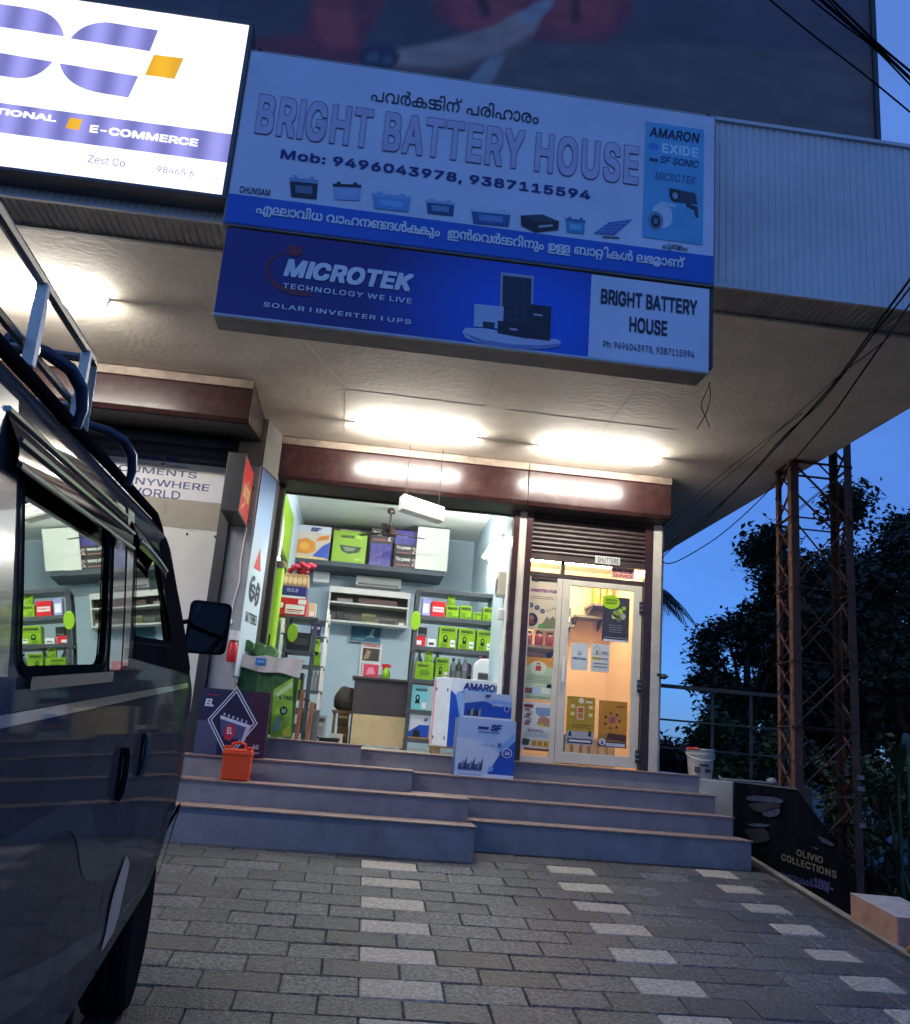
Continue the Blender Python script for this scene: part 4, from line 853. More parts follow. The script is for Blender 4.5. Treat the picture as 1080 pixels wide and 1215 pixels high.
# --- orange carry case
(x0, _), (x1, zt) = W(260, 928, 8.17), W(298.5, 890, 8.17); zb = 1.299; org = RGB(215, 70, 18, .45)
t = thing('carry_case', 'bright orange plastic carry case on the step before the diamond carton', 'case', ((x0+x1)/2, 8.25, zb))
b = MB(); b.prism([(x0, 8.17, zb), (x1, 8.17, zb), (x1+.006, 8.17, zt), (x0+.006, 8.17, zt)], (0, .16, 0), org); b.build('case_body', t, bevel=.012, smooth=True)
b = MB(); b.box(x0-.004, x1+.01, 8.163, 8.337, zt-.05, zt-.025, org); b.build('rim', t, bevel=.004)
cx_ = (x0+x1)/2
b = MB(); b.tube([(cx_-.06, 8.25, zt-.01), (cx_-.055, 8.25, zt+.04), (cx_, 8.25, zt+.055), (cx_+.055, 8.25, zt+.04), (cx_+.06, 8.25, zt-.01)], .012, org, 8); b.build('handle', t, smooth=True)
for s in (-1, 1):
    b = MB(); b.box(cx_+s*.1-.018, cx_+s*.1+.018, 8.17, 8.33, zt, zt+.022, org); b.build('clasp', t, bevel=.004)

# --- left side of the open shop
b = MB(); D_ = (-1.045, 9.55)
t = thing('banner_stand', 'tall lime green wall banner at the left of the open shop', 'banner', (-1.03, 10.5, 2.6))
b = MB(); b.box(-1.045, -1.03, 9.75, 11.3, 2.55, 4.33, lime); b.box(-1.045, -1.02, 9.72, 9.75, 2.5, 4.36, m_white); b.build('banner_sheet', t)
d = Decal((-1.03, 9.9, 2.6), (0, 1, 0), (0, 0, 1)); d.text('AMARON', .25, .9, 1.2, 1.15, blk, 1, off=.03); d.poly([(.1, 1.5), (.35, 1.3), (.2, .5), (.05, .8)], wh, 1)
for i in range(7): d.rect(.3, .2+i*.08, 1.1, .23+i*.08, blk if i % 2 else limed, 1)
d.build('banner_print', t)
d = Decal((0, 9.735, 0), (1, 0, 0), (0, 0, 1))
# standing lime roll display with a dark cap and a small lamp on it
X, zt = W(331, 674, 9.7); t = thing('roll_standee', 'slim lime green upright display with a dark cap at the shop entrance', 'display', (X, 9.7, 1.63))
b = MB(); b.lathe((X, 9.7, 1.63), [(.075, 0), (.065, .02), (.065, zt-1.63)], M('lime_gloss_print', lin(140, 185, 40), .3, var=.1), 24); b.build('display_column', t, smooth=True)
b = MB(); b.lathe((X, 9.7, zt), [(.08, 0), (.08, .06), (.07, .07)], M('cap_brown', (.07, .05, .03), .5), 24); b.build('display_cap', t, smooth=True)
d = MB(); d.box(X-.008, X+.008, 9.63, 9.6355, 2.3, 2.7, blk); d.build('display_print', t)
X2, z2 = W(329, 665, 9.75); t = thing('lamp_globe', 'small glowing white bulb above the lime upright display', 'bulb', (X2, 9.75, z2))
b = MB(); b.lathe((X2, 9.75, z2-.04), [(.0, 0), (.025, .01), (.033, .04), (.025, .07), (.0, .08)], M('lit_bulb', (1, .97, .9), .3, var=0, emit=12), 16); b.build('bulb', t, smooth=True)
b = MB(); b.lathe((X2, 9.75, z2+.035), [(.015, 0), (.015, .05)], m_white, 12); b.tube([(X2, 9.75, z2+.08), (X2-.04, 9.75, z2+.3), (X2-.05, 9.74, 4.1)], .003, blk, 5); b.build('bulb_holder', t)
# display shelf with packs
Y = 10.05; x0, x1 = W(340, 740, Y)[0], W(375, 745, Y)[0]
t = thing('display_shelf', 'narrow grey shelf stacked with packs at the left of the open shop', 'shelf', ((x0+x1)/2, 10.2, 1.63))
z_top = W(355, 731, Y)[1]; z_mid = W(355, 772, Y)[1]
for x in (x0, x1-.03):
    for y in (Y, Y+.32):
        b = MB(); b.box(x, x+.03, y, y+.03, 1.63, z_top, mr_); b.build('post', t)
for z in (z_top, z_mid, 2.1, 1.75):
    b = MB(); b.box(x0-.01, x1+.01, Y-.01, Y+.37, z-.025, z, mr_); b.build('shelf_board', t)
k1 = carton('parts_box', 'red and white box at the bottom of the pile on the narrow shelf', 'box', Z6(345, 546), Z6(462, 487), Y, .3, red, lambda d: (d.rect(.28, .1, .95, .62, wh, 1), d.rect(.33, .3, .9, .36, red, 2), d.rect(.33, .2, .8, .24, red, 2), d.rect(.7, .68, .98, .95, wh, 1), d.ell(.13, .55, .07, .16, wh, 1)), z0=z_top)
zz1 = z_top+k1.children[0].dimensions.z
k2 = carton('parts_box', 'dark blue box lying on the red and white one', 'box', Z6(350, 486), Z6(460, 444), Y+.01, .28, RGB(35, 35, 110), lambda d: (d.rect(0, 0, 1, .18, pale, 1), d.text('BULB', .3, .5, .7, .8, lav, 1, off=.02)), z0=zz1+.002)
zz2 = zz1+k2.children[0].dimensions.z+.002
k3 = carton('parts_box', 'tan patterned box on top of the pile on the narrow shelf', 'box', Z6(362, 442), Z6(468, 398), Y+.02, .26, RGB(165, 130, 95), lambda d: [d.ell(.15+.18*i, .45, .08, .3, RGB(205, 180, 140), 1) for i in range(5)], z0=zz2+.002)
zz3 = zz2+k3.children[0].dimensions.z+.002
t = thing('flower_bunch', 'bunch of crimson cloth roses lying on the piled boxes', 'flowers', (W(*Z6(430, 385), Y)[0], Y+.12, zz3)); rose = RGB(160, 22, 60, .6); ox = ORG[t.name]
for i in range(11):
    a = i*2.4; c = ox+Vector((math.cos(a)*.045*math.sqrt(i)+.02, math.sin(a)*.03*math.sqrt(i), .05+.035*((i*7) % 3)))
    b = MB(); n_ = 10; b.lathe(c, [(.012, -.03), (.034, -.01), (.038, .015), (.026, .03), (.02, .018), (.012, .034)], rose, n_, (random.uniform(-.4, .4), -.5, 1)); b.build('rose', t, smooth=True)
b = MB(); [b.tube([ox+Vector((.03*i-.06, .02, .0)), ox+Vector((.025*i-.05, .0, .06))], .005, RGB(30, 80, 30), 5) for i in range(5)]; tag(b.build('stem', t), kind=None)
b = MB(); X, Z_ = W(*Z6(405, 625), Y-.03); b.lathe((X, Y-.03, Z_), [(.055, 0), (.06, .006), (.055, .012)], lime, 24, (0, -1, 0)); t = b.build('hanging_tag'); t.scale = (.95, 1, 1.7); tag(t, 'lime oval tag hanging on the narrow shelf under the red box', 'tag')
d = carton('parts_box', 'beige hanging pack beside the red and white box', 'box', Z6(462, 558), Z6(498, 500), Y+.3, .1, RGB(190, 185, 150), lambda d: d.rect(.2, .2, .8, .5, wh, 1), z0=None)
r5 = random.Random(9)
for k, (zs, c, lab, wd, h) in enumerate(((z_mid, RGB(30, 32, 36), 'black pack in the middle level of the narrow shelf', .9, .2), (2.1, RGB(45, 60, 40), 'dark green pack in the lower level of the narrow shelf', .8, .26), (1.75, RGB(90, 85, 78), 'grey box at the bottom of the narrow shelf', .95, .24))):
    a_, c_ = x0+.02, x0+.02+(x1-x0-.04)*wd; b = MB(); b.box(a_, c_, Y+.02, Y+.3, zs+.001, zs+h, c); b.box(a_+.02, c_-.02, Y+.016, Y+.02, zs+h*.3, zs+h*.7, (dgrey, lime, pale)[k]); b.box(a_+.03, a_+.08, Y+.012, Y+.016, zs+h*.4, zs+h*.6, (red, blk, sfb)[k]); tag(b.build('parts_box', bevel=.004), lab, 'box')
b = MB(); b.lathe((x1+.08, Y+.1, 1.632), [(.06, 0), (.062, .3), (.058, .34), (.02, .36), (.018, .42)], RGB(70, 75, 80), 16); tag(b.build('gas_canister', smooth=True), 'dull grey canister on the floor beside the narrow shelf', 'canister')
# second rack further back along the left wall
t = thing('storage_rack', 'tall grey rack of dark packs along the left wall behind the entrance shelf', 'rack', (-.75, 11.2, 1.63)); Y = 10.9
x0, x1 = -.98, W(524, 700, Y)[0]*0+W(383, 800, Y)[0]
for x in (x0, x1-.03):
    for y in (Y, Y+.5):
        b = MB(); b.box(x, x+.03, y, y+.03, 1.63, W(380, 722, Y)[1], m_white); b.build('upright', t)
lv_ = [W(*Z6(500, yy), Y)[1] for yy in (622, 735, 830, 900)]
for z in lv_+[W(*Z6(500, 560), Y)[1]]:
    b = MB(); b.box(x0, x1, Y, Y+.53, z-.02, z, mr_); b.build('shelf', t)
def zb(label, a, y0, c, y1, m, draw, z, dep=.2): return carton('parts_box', label, 'box', Z6(a, y1), Z6(c, y0), Y+.01, dep, m, draw, 'boxes on the left wall rack', z0=z)
zb('navy box at the top of the left wall rack', 472, 575, 516, 622, RGB(30, 32, 80), lambda d: d.rect(.1, .5, .9, .7, lav, 1), lv_[0]); zb('lime box in the middle of the left wall rack', 470, 628, 512, 680, lime, p_small, lv_[1]+.12, .18); zb('wide lime box under the lime one on the left wall rack', 470, 682, 514, 732, limed, None, lv_[1], .2)
for i in range(3):
    X = W(*Z6(476+i*14, 800), Y)[0]; tt = thing('bottle', ('clear bottle at left on the left wall rack', 'clear bottle in the middle of the left wall rack', 'clear bottle at right on the left wall rack')[i], 'bottle', (X, Y+.1, lv_[2]), 'clear bottles on the left wall rack')
    b = MB(); b.lathe((X, Y+.1, lv_[2]), [(.03, 0), (.034, .02), (.034, .15), (.012, .2), (.012, .22)], clearp, 14); b.build('bottle_body', tt, smooth=True); b = MB(); b.lathe((X, Y+.1, lv_[2]+.22), [(.014, 0), (.014, .02)], wh, 10); b.build('cap', tt)
carton('inverter_unit', 'pale grey inverter unit on the floor beyond the brown boards', 'inverter', Z6(478, 1010), Z6(536, 915), 10.7, .3, RGB(150, 155, 155), lambda d: (d.rect(.1, .75, .9, .9, dgrey, 1), d.rect(.15, .3, .85, .6, RGB(120, 125, 128), 1), d.ell(.5, .2, .08, .05, blk, 1)), z0=1.63)
carton('parts_box', 'low cream box on the floor left of the desk', 'box', Z6(546, 1020), Z6(598, 988), 10.7, .25, RGB(190, 185, 170), lambda d: d.rect(.2, .3, .8, .6, dgrey, 1), z0=1.63)
for i, (a, c, y0, lab) in enumerate(((412, 448, 830, 'left brown board leaning beside the green cloth table'), (452, 484, 872, 'right shorter brown board beside the inverter unit'))):
    (X0, _), (X1, Z1) = W(*Z6(a, 1008), 9.75), W(*Z6(c, y0), 9.75); b = MB(); b.prism([(X0, 9.75, 1.63), (X1, 9.75, 1.63), (X1+.01, 9.8, Z1), (X0+.01, 9.8, Z1)], (0, .12, 0), M('brown_board', (.23, .10, .06), .6, var=.2)); tag(b.build('board', bevel=.003), lab, 'board', 'brown boards')
# cloth covered table at the entrance
Y = 8.9; ZT = 1.67; x0, x1 = -1.125, W(347, 872, Y)[0]; zt = W(300, 786, Y)[1]
t = thing('display_table', 'small table draped with green cloth just inside the shop entrance', 'table', ((x0+x1)/2, 9.0, 1.67))
clothm = M('green_cloth', (.06, .15, .05), .85, var=.35, scale=12, bump=.4, bscale=30); b = MB()
N = 26; top = []; bot = []
for i in range(N+1):
    u = i/N; x = x0+(x1-x0)*u; top.append((x, Y+.002, zt)); bot.append((x+.01*math.sin(u*9), Y-.012+.016*math.sin(u*31)+.008*math.sin(u*53), 1.685+.01*math.sin(u*13)))
mid = [((a[0]+c[0])/2, (a[1]+c[1])/2-.003+.006*math.sin(i*1.9), (a[2]+c[2])/2) for i, (a, c) in enumerate(zip(top, bot))]
b.add(top+mid+bot, [(i, i+1, N+2+i, N+1+i) for i in range(N)]+[(N+1+i, N+2+i, 2*N+3+i, 2*N+2+i) for i in range(N)], clothm); b.box(x0, x1, Y+.002, Y+.3, zt-.02, zt, clothm); b.box(x0, x0+.004, Y+.01, Y+.3, 1.69, zt-.02, clothm); b.build('cloth', t, smooth=True)
for x in (x0+.01, x1-.05):
    for y in (Y+.03, Y+.25):
        b = MB(); b.box(x, x+.035, y, y+.035, 1.67, zt-.02, wood); b.build('leg', t)
xa, za = W(*D6(345, 95), Y-.03); xb, zb_ = W(*D6(815, 260), Y-.03); xc, zc_ = W(*D6(840, 130), Y-.03)
b = MB(); N = 20; tp_ = []; bt_ = []
for i in range(N+1):
    u = i/N; tp_.append((xa+(xc-xa)*u, Y-.01-.02*math.sin(u*PI), za+(zc_-za)*u+.008*math.sin(u*17))); bt_.append((xa+(xb-xa)*u, Y-.04+.012*math.sin(u*23), za-.12+(zb_-za+.12)*u+.01*math.sin(u*11)))
b.add(tp_+bt_+[(p[0], p[1]+.30, p[2]-.003) for p in tp_], [(i, i+1, N+2+i, N+1+i) for i in range(N)]+[(2*N+2+i, 2*N+3+i, i+1, i) for i in range(N)], M('greyish_white_cloth', (.52, .49, .46), .85, var=.15, scale=8, bump=.4, bscale=25)); ap = b.build('cloth_strip', smooth=True, fix=False); tag(ap, 'grey white cloth strip with a blue patch over the table edge', 'cloth')
d = PX(Y-.037, .002); d.prect(D6(497, 175), D6(578, 128), RGB(45, 110, 190), 2); d.ptext('AGNI', D6(510, 158), D6(565, 142), RGB(150, 190, 230), 3, off=.02); d.build('patch', ap)
b = MB(); Z1 = zt+.02
for i, (a, c, y0, y1) in enumerate(((205, 258, 640, 676), (250, 300, 648, 690), (290, 340, 660, 700))):
    (X0, Z0), (X1, Z1) = W(*Z6(a, y1), Y+.05), W(*Z6(c, y0), Y+.05); cx_, cz_ = (X0+X1)/2, (Z0+Z1)/2
    b.prism([(cx_+(X1-X0)*.62*math.cos(2*PI*k/14), Y+.03+.1*math.sin(i), cz_+(Z1-Z0)*.55*math.sin(2*PI*k/14)+.004*math.sin(k*3)) for k in range(14)], (.01, .25, 0), clothm)
tag(b.build('folded_cloth', smooth=True, bevel=.008), 'folded dark green cloth bundle on top of the entrance table', 'cloth')
# lime printed sheet hung at the right of the table
t = thing('printed_sheet', 'lime green printed sheet with a round black emblem hung below the cloth strip', 'poster', (-.66, 8.86, 1.69)); d = PX(Y-.05, .002)
lg2 = M('leafy_green_print', lin(140, 190, 60), .45, var=.35, scale=9); d.ppoly([D6(630, 350), D6(770, 262), D6(757, 690), D6(600, 688)], lg2, 0)
d.pell(D6(668, 528), D6(732, 470), RGB(25, 40, 35), 1); d.ptext('M', D6(685, 515), D6(716, 484), RGB(170, 200, 190), 2, off=.03); d.ptext('4 TINS', D6(665, 420), D6(765, 396), RGB(25, 40, 35), 1, off=.02)
d.ppoly([D6(640, 580), D6(680, 530), D6(670, 630), D6(625, 650)], RGB(110, 165, 175), 1); d.ppoly([D6(690, 640), D6(745, 600), D6(750, 680), D6(690, 685)], RGB(200, 215, 60), 1); d.ppoly([D6(640, 380), D6(760, 290), D6(765, 330), D6(660, 400)], RGB(190, 220, 150), 1)
b = d.build('sheet_print', t); d2 = MB(); d2.poly([(v[0], v[1]+.004, v[2]) for v in d.mb.v[:4]], lg2); d2.build('sheet', t)
# desk
Y = 11.0; x0, x1 = W(413, 885, Y)[0], W(478.5, 888, Y)[0]; zt = W(447, 807, Y)[1]; zm = W(447, 849, Y)[1]
t = thing('counter_desk', 'desk with a dark upper front and a pale unfinished lower panel', 'desk', ((x0+x1)/2, 11.2, 1.63))
lam = M('dark_laminate', (.055, .045, .042), .35, var=.15); ply = M('pale_plywood', (.55, .43, .24), .65, var=.12, scale=5)
b = MB(); b.box(x0-.03, x1+.02, Y-.03, Y+.55, zt, zt+.03, lam); b.build('desk_top', t, bevel=.003)
b = MB(); b.box(x0, x1, Y, Y+.02, zm, zt, lam); b.build('upper_panel', t); b = MB(); N = 14
b.prism([(x0+.02, Y-.003, zm)]+[(x1, Y-.003, zm)]+[(x1-(x1-x0-.02)*i/N, Y-.003, 1.64+.018*abs(math.sin(i*2.3))) for i in range(N+1)], (0, .016, 0), ply); b.build('lower_panel', t)
for x in (x0, x1-.02):
    b = MB(); b.box(x, x+.02, Y+.02, Y+.52, 1.63, zt, lam); b.build('side_panel', t)
X, Z_ = W(*Z6(685, 775), Y+.15); carton('spray_pack', 'red and pink pack on the desk in front of the calendar', 'pack', Z6(672, 784), Z6(735, 735), Y+.12, .05, RGB(205, 60, 90), lambda d: d.poly([(.2, .2), (.8, .3), (.6, .8), (.3, .7)], RGB(230, 150, 170), 1), z0=zt+.03)
X, Z_ = W(*Z6(762, 760), Y+.1); t = thing('spray_bottle', 'lime spray bottle with a red trigger head on the desk', 'bottle', (X, Y+.1, zt+.03))
b = MB(); b.lathe((X, Y+.1, zt+.03), [(.045, 0), (.05, .02), (.048, .08), (.02, .12), (.018, .135)], lime, 18); b.build('bottle_body', t, smooth=True)
b = MB(); b.prism([(X-.06, Y+.085, zt+.165), (X+.05, Y+.085, zt+.165), (X+.055, Y+.085, zt+.195), (X+.01, Y+.085, zt+.21), (X-.065, Y+.085, zt+.2)], (0, .03, 0), red); b.prism([(X-.045, Y+.09, zt+.165), (X-.02, Y+.09, zt+.165), (X-.035, Y+.09, zt+.12), (X-.05, Y+.09, zt+.12)], (0, .02, 0), red); b.build('trigger', t, bevel=.004)
# chair and papers left of the desk
t = thing('wooden_stool', 'brown stool heaped with dark bags left of the desk', 'stool', (W(408, 870, 11.3)[0], 11.4, 1.63)); ox = ORG[t.name]; br = M('worn_brown_wood', (.20, .11, .05), .6, var=.2)
b = MB(); b.box(ox.x-.17, ox.x+.15, 11.25, 11.55, 2.0, 2.03, br); b.build('seat', t)
for sx in (-.15, .12):
    for sy in (11.27, 11.51):
        b = MB(); b.box(ox.x+sx, ox.x+sx+.03, sy, sy+.03, 1.63, 2.0, br); b.build('leg', t)
for k, (xa_, xc_, yb_, yt_, lab, m_) in enumerate(((398, 414, 884, 862, 'bottom brown carton of the pile left of the desk', card), (400, 415, 861, 842, 'middle worn carton of the pile left of the desk', M('worn_carton', lin(110, 80, 50), .8, var=.3)), (399, 412, 841, 826, 'top dark carton of the pile left of the desk', dgrey))):
    (X0, Z0), (X1, Z1) = W(xa_, yb_, 11.75), W(xc_, yt_, 11.75); b = MB(); b.box(X0, X1, 11.75, 12.05, Z0 if k else 1.631, Z1, m_); b.box(X0+.01, X1-.01, 11.746, 11.75, (Z0+Z1)/2-.01, (Z0+Z1)/2+.02, RGB(190, 170, 130)); tag(b.build('parts_box', bevel=.004), lab, 'box', 'cartons piled left of the desk')
b = MB(); b.box(.05, .30, 11.15, 11.33, 2.455, 2.463, wh); b.box(.08, .28, 11.17, 11.31, 2.463, 2.48, RGB(60, 70, 110)); tag(b.build('account_book', bevel=.002), 'dark blue account book on loose paper on the desk', 'book')
ring_ = [(.2+.12*math.cos(2*PI*i/16)*(1-.01*i/16), 10.55+.12*math.sin(2*PI*i/16), 1.645+.0012*i) for i in range(49)]
b = MB(); b.tube([(-.28+p[0]*.0+.12*math.cos(2*PI*i/16), 10.75+.1*math.sin(2*PI*i/16), 1.642+.0011*i) for i, p in enumerate(ring_)], .01, blk, 6); tag(b.build('cable_coil', smooth=True), 'coil of black battery cable on the shop floor before the desk', 'cable')
r6 = random.Random(4)
t = thing('pouch_strip', 'hanging strip of small packs on the left shop wall beyond the narrow shelf', 'packs', (-.99, 11.75, 2.3))
for k in range(7):
    b = MB(); y_, z_ = 11.7+.02*r6.random(), 2.3+.17*k; b.box(-1.048, -1.02, y_, y_+.22, z_, z_+.145, (red, wh, sfb, lime, amberp, blk, lav)[k]); b.box(-1.0199, -1.017, y_+.04, y_+.18, z_+.04, z_+.1, (wh, red, wh, blk, red, pale, blk)[k]); b.build('pack', t)
# wall shelf with its contents
Y = 12.85; (x0, zt), (x1, zt2) = W(392, 694, Y), W(487, 705, Y); zb_ = W(440, 741, Y)[1]; zm = W(440, 718, Y)[1]; zt = (zt+zt2)/2
t = thing('wall_shelf', 'white two-compartment wall shelf below the loft in the open shop', 'shelf', ((x0+x1)/2, 13.0, zb_))
for a in ((x0, x1, zt-.03, zt), (x0, x1, zb_, zb_+.025)):
    b = MB(); b.box(a[0], a[1], Y, 13.19, a[2], a[3], m_white); b.build('shelf_board', t)
b = MB(); b.box(x0, x1, Y-.004, Y, zt-.085, zt+.002, m_white); b.build('pelmet', t)
b = MB(); b.box(x0+.02, x1-.02, Y+.005, 13.19, zm-.01, zm+.012, m_white); b.build('shelf_board', t)
for a in (x0, x1-.02):
    b = MB(); b.box(a, a+.02, Y+.001, 13.19, zb_+.025, zt-.03, m_white); b.build('side_panel', t)
b = MB(); b.box(x0+.02, x1-.02, 13.17, 13.185, zb_+.025, zt-.03, RGB(120, 120, 118)); b.build('back_panel', t)
def on_shelf(label, a, c, h, z, m, Y_=Y+.08, draw=None, cat='box', name='parts_box', dep=.12):
    X0, X1 = W(*Z3(a, 640), Y_)[0], W(*Z3(c, 640), Y_)[0]; b = MB(); b.box(X0, X1, Y_, Y_+dep, z, z+h, m); b.box(X0+.006, X1-.006, Y_-.003, Y_, z+h*.2, z+h*.75, draw or grey6); return tag(b.build(name, bevel=.003), label, cat, 'things on the wall shelf')
zA = zm+.013; zB = zb_+.026
on_shelf('long maroon box along the upper compartment of the wall shelf', 600, 862, .085, zA, RGB(60, 28, 32), draw=RGB(75, 40, 42)); on_shelf('short dark box left of the long one on the wall shelf', 452, 560, .07, zA, RGB(50, 30, 32), draw=RGB(140, 130, 125)); 
for k, (a, c) in enumerate(((425, 462), (472, 512), (518, 558))): on_shelf(('left', 'middle', 'right')[k]+' of three black speakers in the wall shelf', a, c, .13, zB, blk, draw=dgrey, cat='speaker', name='small_speaker')
on_shelf('olive tin in the middle of the wall shelf', 632, 730, .13, zB, RGB(120, 120, 70), draw=RGB(85, 85, 50), cat='tin', name='tin'); on_shelf('flat black tool box right of the olive tin', 752, 862, .06, zB, RGB(30, 30, 32), draw=dgrey); on_shelf('small yellowish pack at the right end of the wall shelf', 884, 925, .05, zB, RGB(200, 180, 120), draw=wh)
# framed picture, calendar, split air conditioner
Y = 13.15; (x0, zb_), (x1, zt) = W(414, 761, Y), W(454, 742, Y); t = thing('framed_picture', 'small framed sea blue picture under the wall shelf', 'picture', ((x0+x1)/2, 13.17, zb_))
b = MB(); [b.box(*q, Y, 13.19, *r, RGB(150, 155, 160)) for q, r in (((x0, x1), (zb_, zb_+.02)), ((x0, x1), (zt-.02, zt)), ((x0, x0+.02), (zb_+.02, zt-.02)), ((x1-.02, x1), (zb_+.02, zt-.02)))]; b.build('frame', t)
d = Decal((x0, Y+.02, zb_), (x1-x0, 0, 0), (0, 0, zt-zb_)); d.n = Vector((0, -1, 0)); d.rect(.03, .05, .97, .95, M('sea_print', lin(30, 95, 125), .3, var=.4, scale=9), 0); d.poly([(.5, .3), (.62, .42), (.7, .75), (.78, .8), (.72, .45), (.8, .3), (.65, .33)], RGB(170, 200, 205), 1); d.poly([(.1, .2), (.3, .25), (.5, .2), (.45, .14), (.15, .12)], RGB(90, 140, 150), 1); d.build('picture_print', t)
Y = 13.17; (x0, zb_), (x1, zt) = W(425, 803, Y), W(454, 764, Y); t = thing('wall_calendar', 'white wall calendar with a dark photo behind the desk', 'calendar', ((x0+x1)/2, 13.18, zb_)); b = MB(); b.box(x0, x1, Y, Y+.01, zb_, zt, wh); b.build('sheet', t)
d = Decal((x0, Y, zb_), (x1-x0, 0, 0), (0, 0, zt-zb_)); d.n = Vector((0, -1, 0)); d.rect(.1, .48, .9, .84, RGB(70, 55, 45), 0); d.poly([(.15, .5), (.4, .55), (.5, .75), (.3, .8)], RGB(170, 140, 110), 1); d.poly([(.5, .5), (.8, .5), (.75, .7)], RGB(40, 60, 40), 1); d.text('CERAMICS', .1, .88, .9, .96, red, 1, off=.03)
for i in range(5):
    for j in range(7): d.rect(.1+j*.115, .08+i*.07, .16+j*.115, .115+i*.07, RGB(120, 60, 60) if j == 0 else RGB(130, 130, 135), 1)
d.build('calendar_print', t)
Y = 12.95; (x0, zb_), (x1, zt) = W(422, 692, Y), W(477, 684, Y); zb_ = 3.84; zt = 3.985; t = thing('air_conditioner', 'white wall unit fixed right under the loft', 'air conditioner', ((x0+x1)/2, 13.08, zb_)); b = MB(); b.box(x0, x1, Y, 13.19, zb_, zt, m_white); b.build('case', t, bevel=.012); b = MB(); b.box(x0+.03, x1-.03, Y-.003, Y+.02, zb_+.01, zb_+.035, grey6); b.build('vent', t)
b = MB(); X0, X1 = W(372, 682, Y)[0], W(391, 685, Y)[0]; b.box(X0, X1, Y, 13.19, 3.83, 3.985, m_white); b.box(X0+.01, X1-.01, Y-.003, Y, 3.85, 3.96, wh); tag(b.build('junction_box', bevel=.004), 'small white box on the wall under the left of the loft', 'box')
# cartons along the loft
zl = 4.061; Y = 12.5
carton('battery_carton', 'white carton with an orange picture at the left end of the loft', 'carton', Z3(150, 355), Z3(420, 150), Y, .4, pale, lambda d: (d.rect(0, .02, 1, .8, RGB(200, 190, 175), 0), d.poly([(.05, .3), (.12, .55), (.35, .62), (.6, .5), (.62, .25), (.4, .15), (.1, .16)], RGB(205, 135, 40), 1), d.ell(.3, .38, .14, .12, RGB(225, 165, 70), 2), d.poly([(.55, .1), (.8, .42), (1, .55), (1, .05)], sfb, 3), d.poly([(.6, .55), (.95, .62), (.95, .75), (.7, .7)], RGB(205, 120, 40), 2), d.text('SF', .42, .82, .72, .95, navy, 3, off=.05, shear=.2), d.rect(0, 0, .9, .08, RGB(225, 205, 140), 3)), z0=zl)
carton('battery_carton', 'plain lime green carton second from the left on the loft', 'carton', Z3(410, 395), Z3(662, 195), Y, .4, lime, lambda d: (d.text('AMARON', .22, .78, .62, .87, blk, 1, off=.035), d.text('PRO', .66, .78, .85, .87, RGB(190, 225, 90), 1, off=.02), d.poly([(.2, .55), (.85, .52), (.78, .35), (.5, .28), (.28, .36)], RGB(30, 50, 25), 1), d.poly([(.3, .5), (.7, .48), (.62, .38), (.4, .36)], RGB(110, 130, 100), 2), d.text('150', .7, .1, .88, .16, RGB(210, 230, 120), 1, off=.02)), z0=zl)
def p_tl(txt):
    return lambda d: (d.line((.1, .3), (.95, .85), .012, lav, 1), d.line((.5, .05), (.5, .95), .01, lav, 1), d.text(txt, .1, .45, .6, .7, RGB(120, 110, 190), 2, off=.03))
def p_dk(d): d.rect(0, 0, 1, 1, RGB(35, 28, 34), 0); d.text('Tru power', .08, .5, .72, .85, wh, 1, off=.03); d.rect(.1, .2, .7, .3, RGB(150, 90, 90), 1); d.text('2', .78, .2, .95, .8, RGB(220, 190, 190), 1, off=.03)
a1 = carton('battery_carton', 'purple carton at the bottom left of the dark loft stack', 'carton', Z3(665, 410), Z3(825, 268), Y, .38, purple, p_tl('Truly'), 'dark and purple cartons on the loft', z0=zl)
h = a1.children[0].dimensions.z
carton('battery_carton', 'black printed carton on top of the left purple one on the loft', 'carton', Z3(680, 262), Z3(835, 172), Y+.01, .36, RGB(40, 32, 40), p_dk, 'dark and purple cartons on the loft', z0=zl+h+.002)
a2 = carton('battery_carton', 'black printed carton at the bottom right of the loft stack', 'carton', Z3(832, 430), Z3(995, 352), Y, .38, RGB(40, 32, 40), p_dk, 'dark and purple cartons on the loft', z0=zl)
h = a2.children[0].dimensions.z
a3 = carton('battery_carton', 'black printed carton in the middle of the right loft stack', 'carton', Z3(838, 350), Z3(998, 282), Y+.005, .37, RGB(40, 32, 40), p_dk, 'dark and purple cartons on the loft', z0=zl+h+.002); h += a3.children[0].dimensions.z+.002
carton('battery_carton', 'purple carton on top of the right loft stack', 'carton', Z3(838, 280), Z3(1003, 190), Y+.01, .36, purple, p_tl('Truly'), 'dark and purple cartons on the loft', z0=zl+h+.002)
b = MB(); b.box(-.95, .0, 12.9, 13.15, zl, 4.64, RGB(35, 32, 30)); b.box(-.5, -.2, 12.88, 12.9, 4.55, 4.62, RGB(180, 170, 150)); tag(b.build('long_case', bevel=.01), 'long dark case lying behind the loft cartons', 'case')
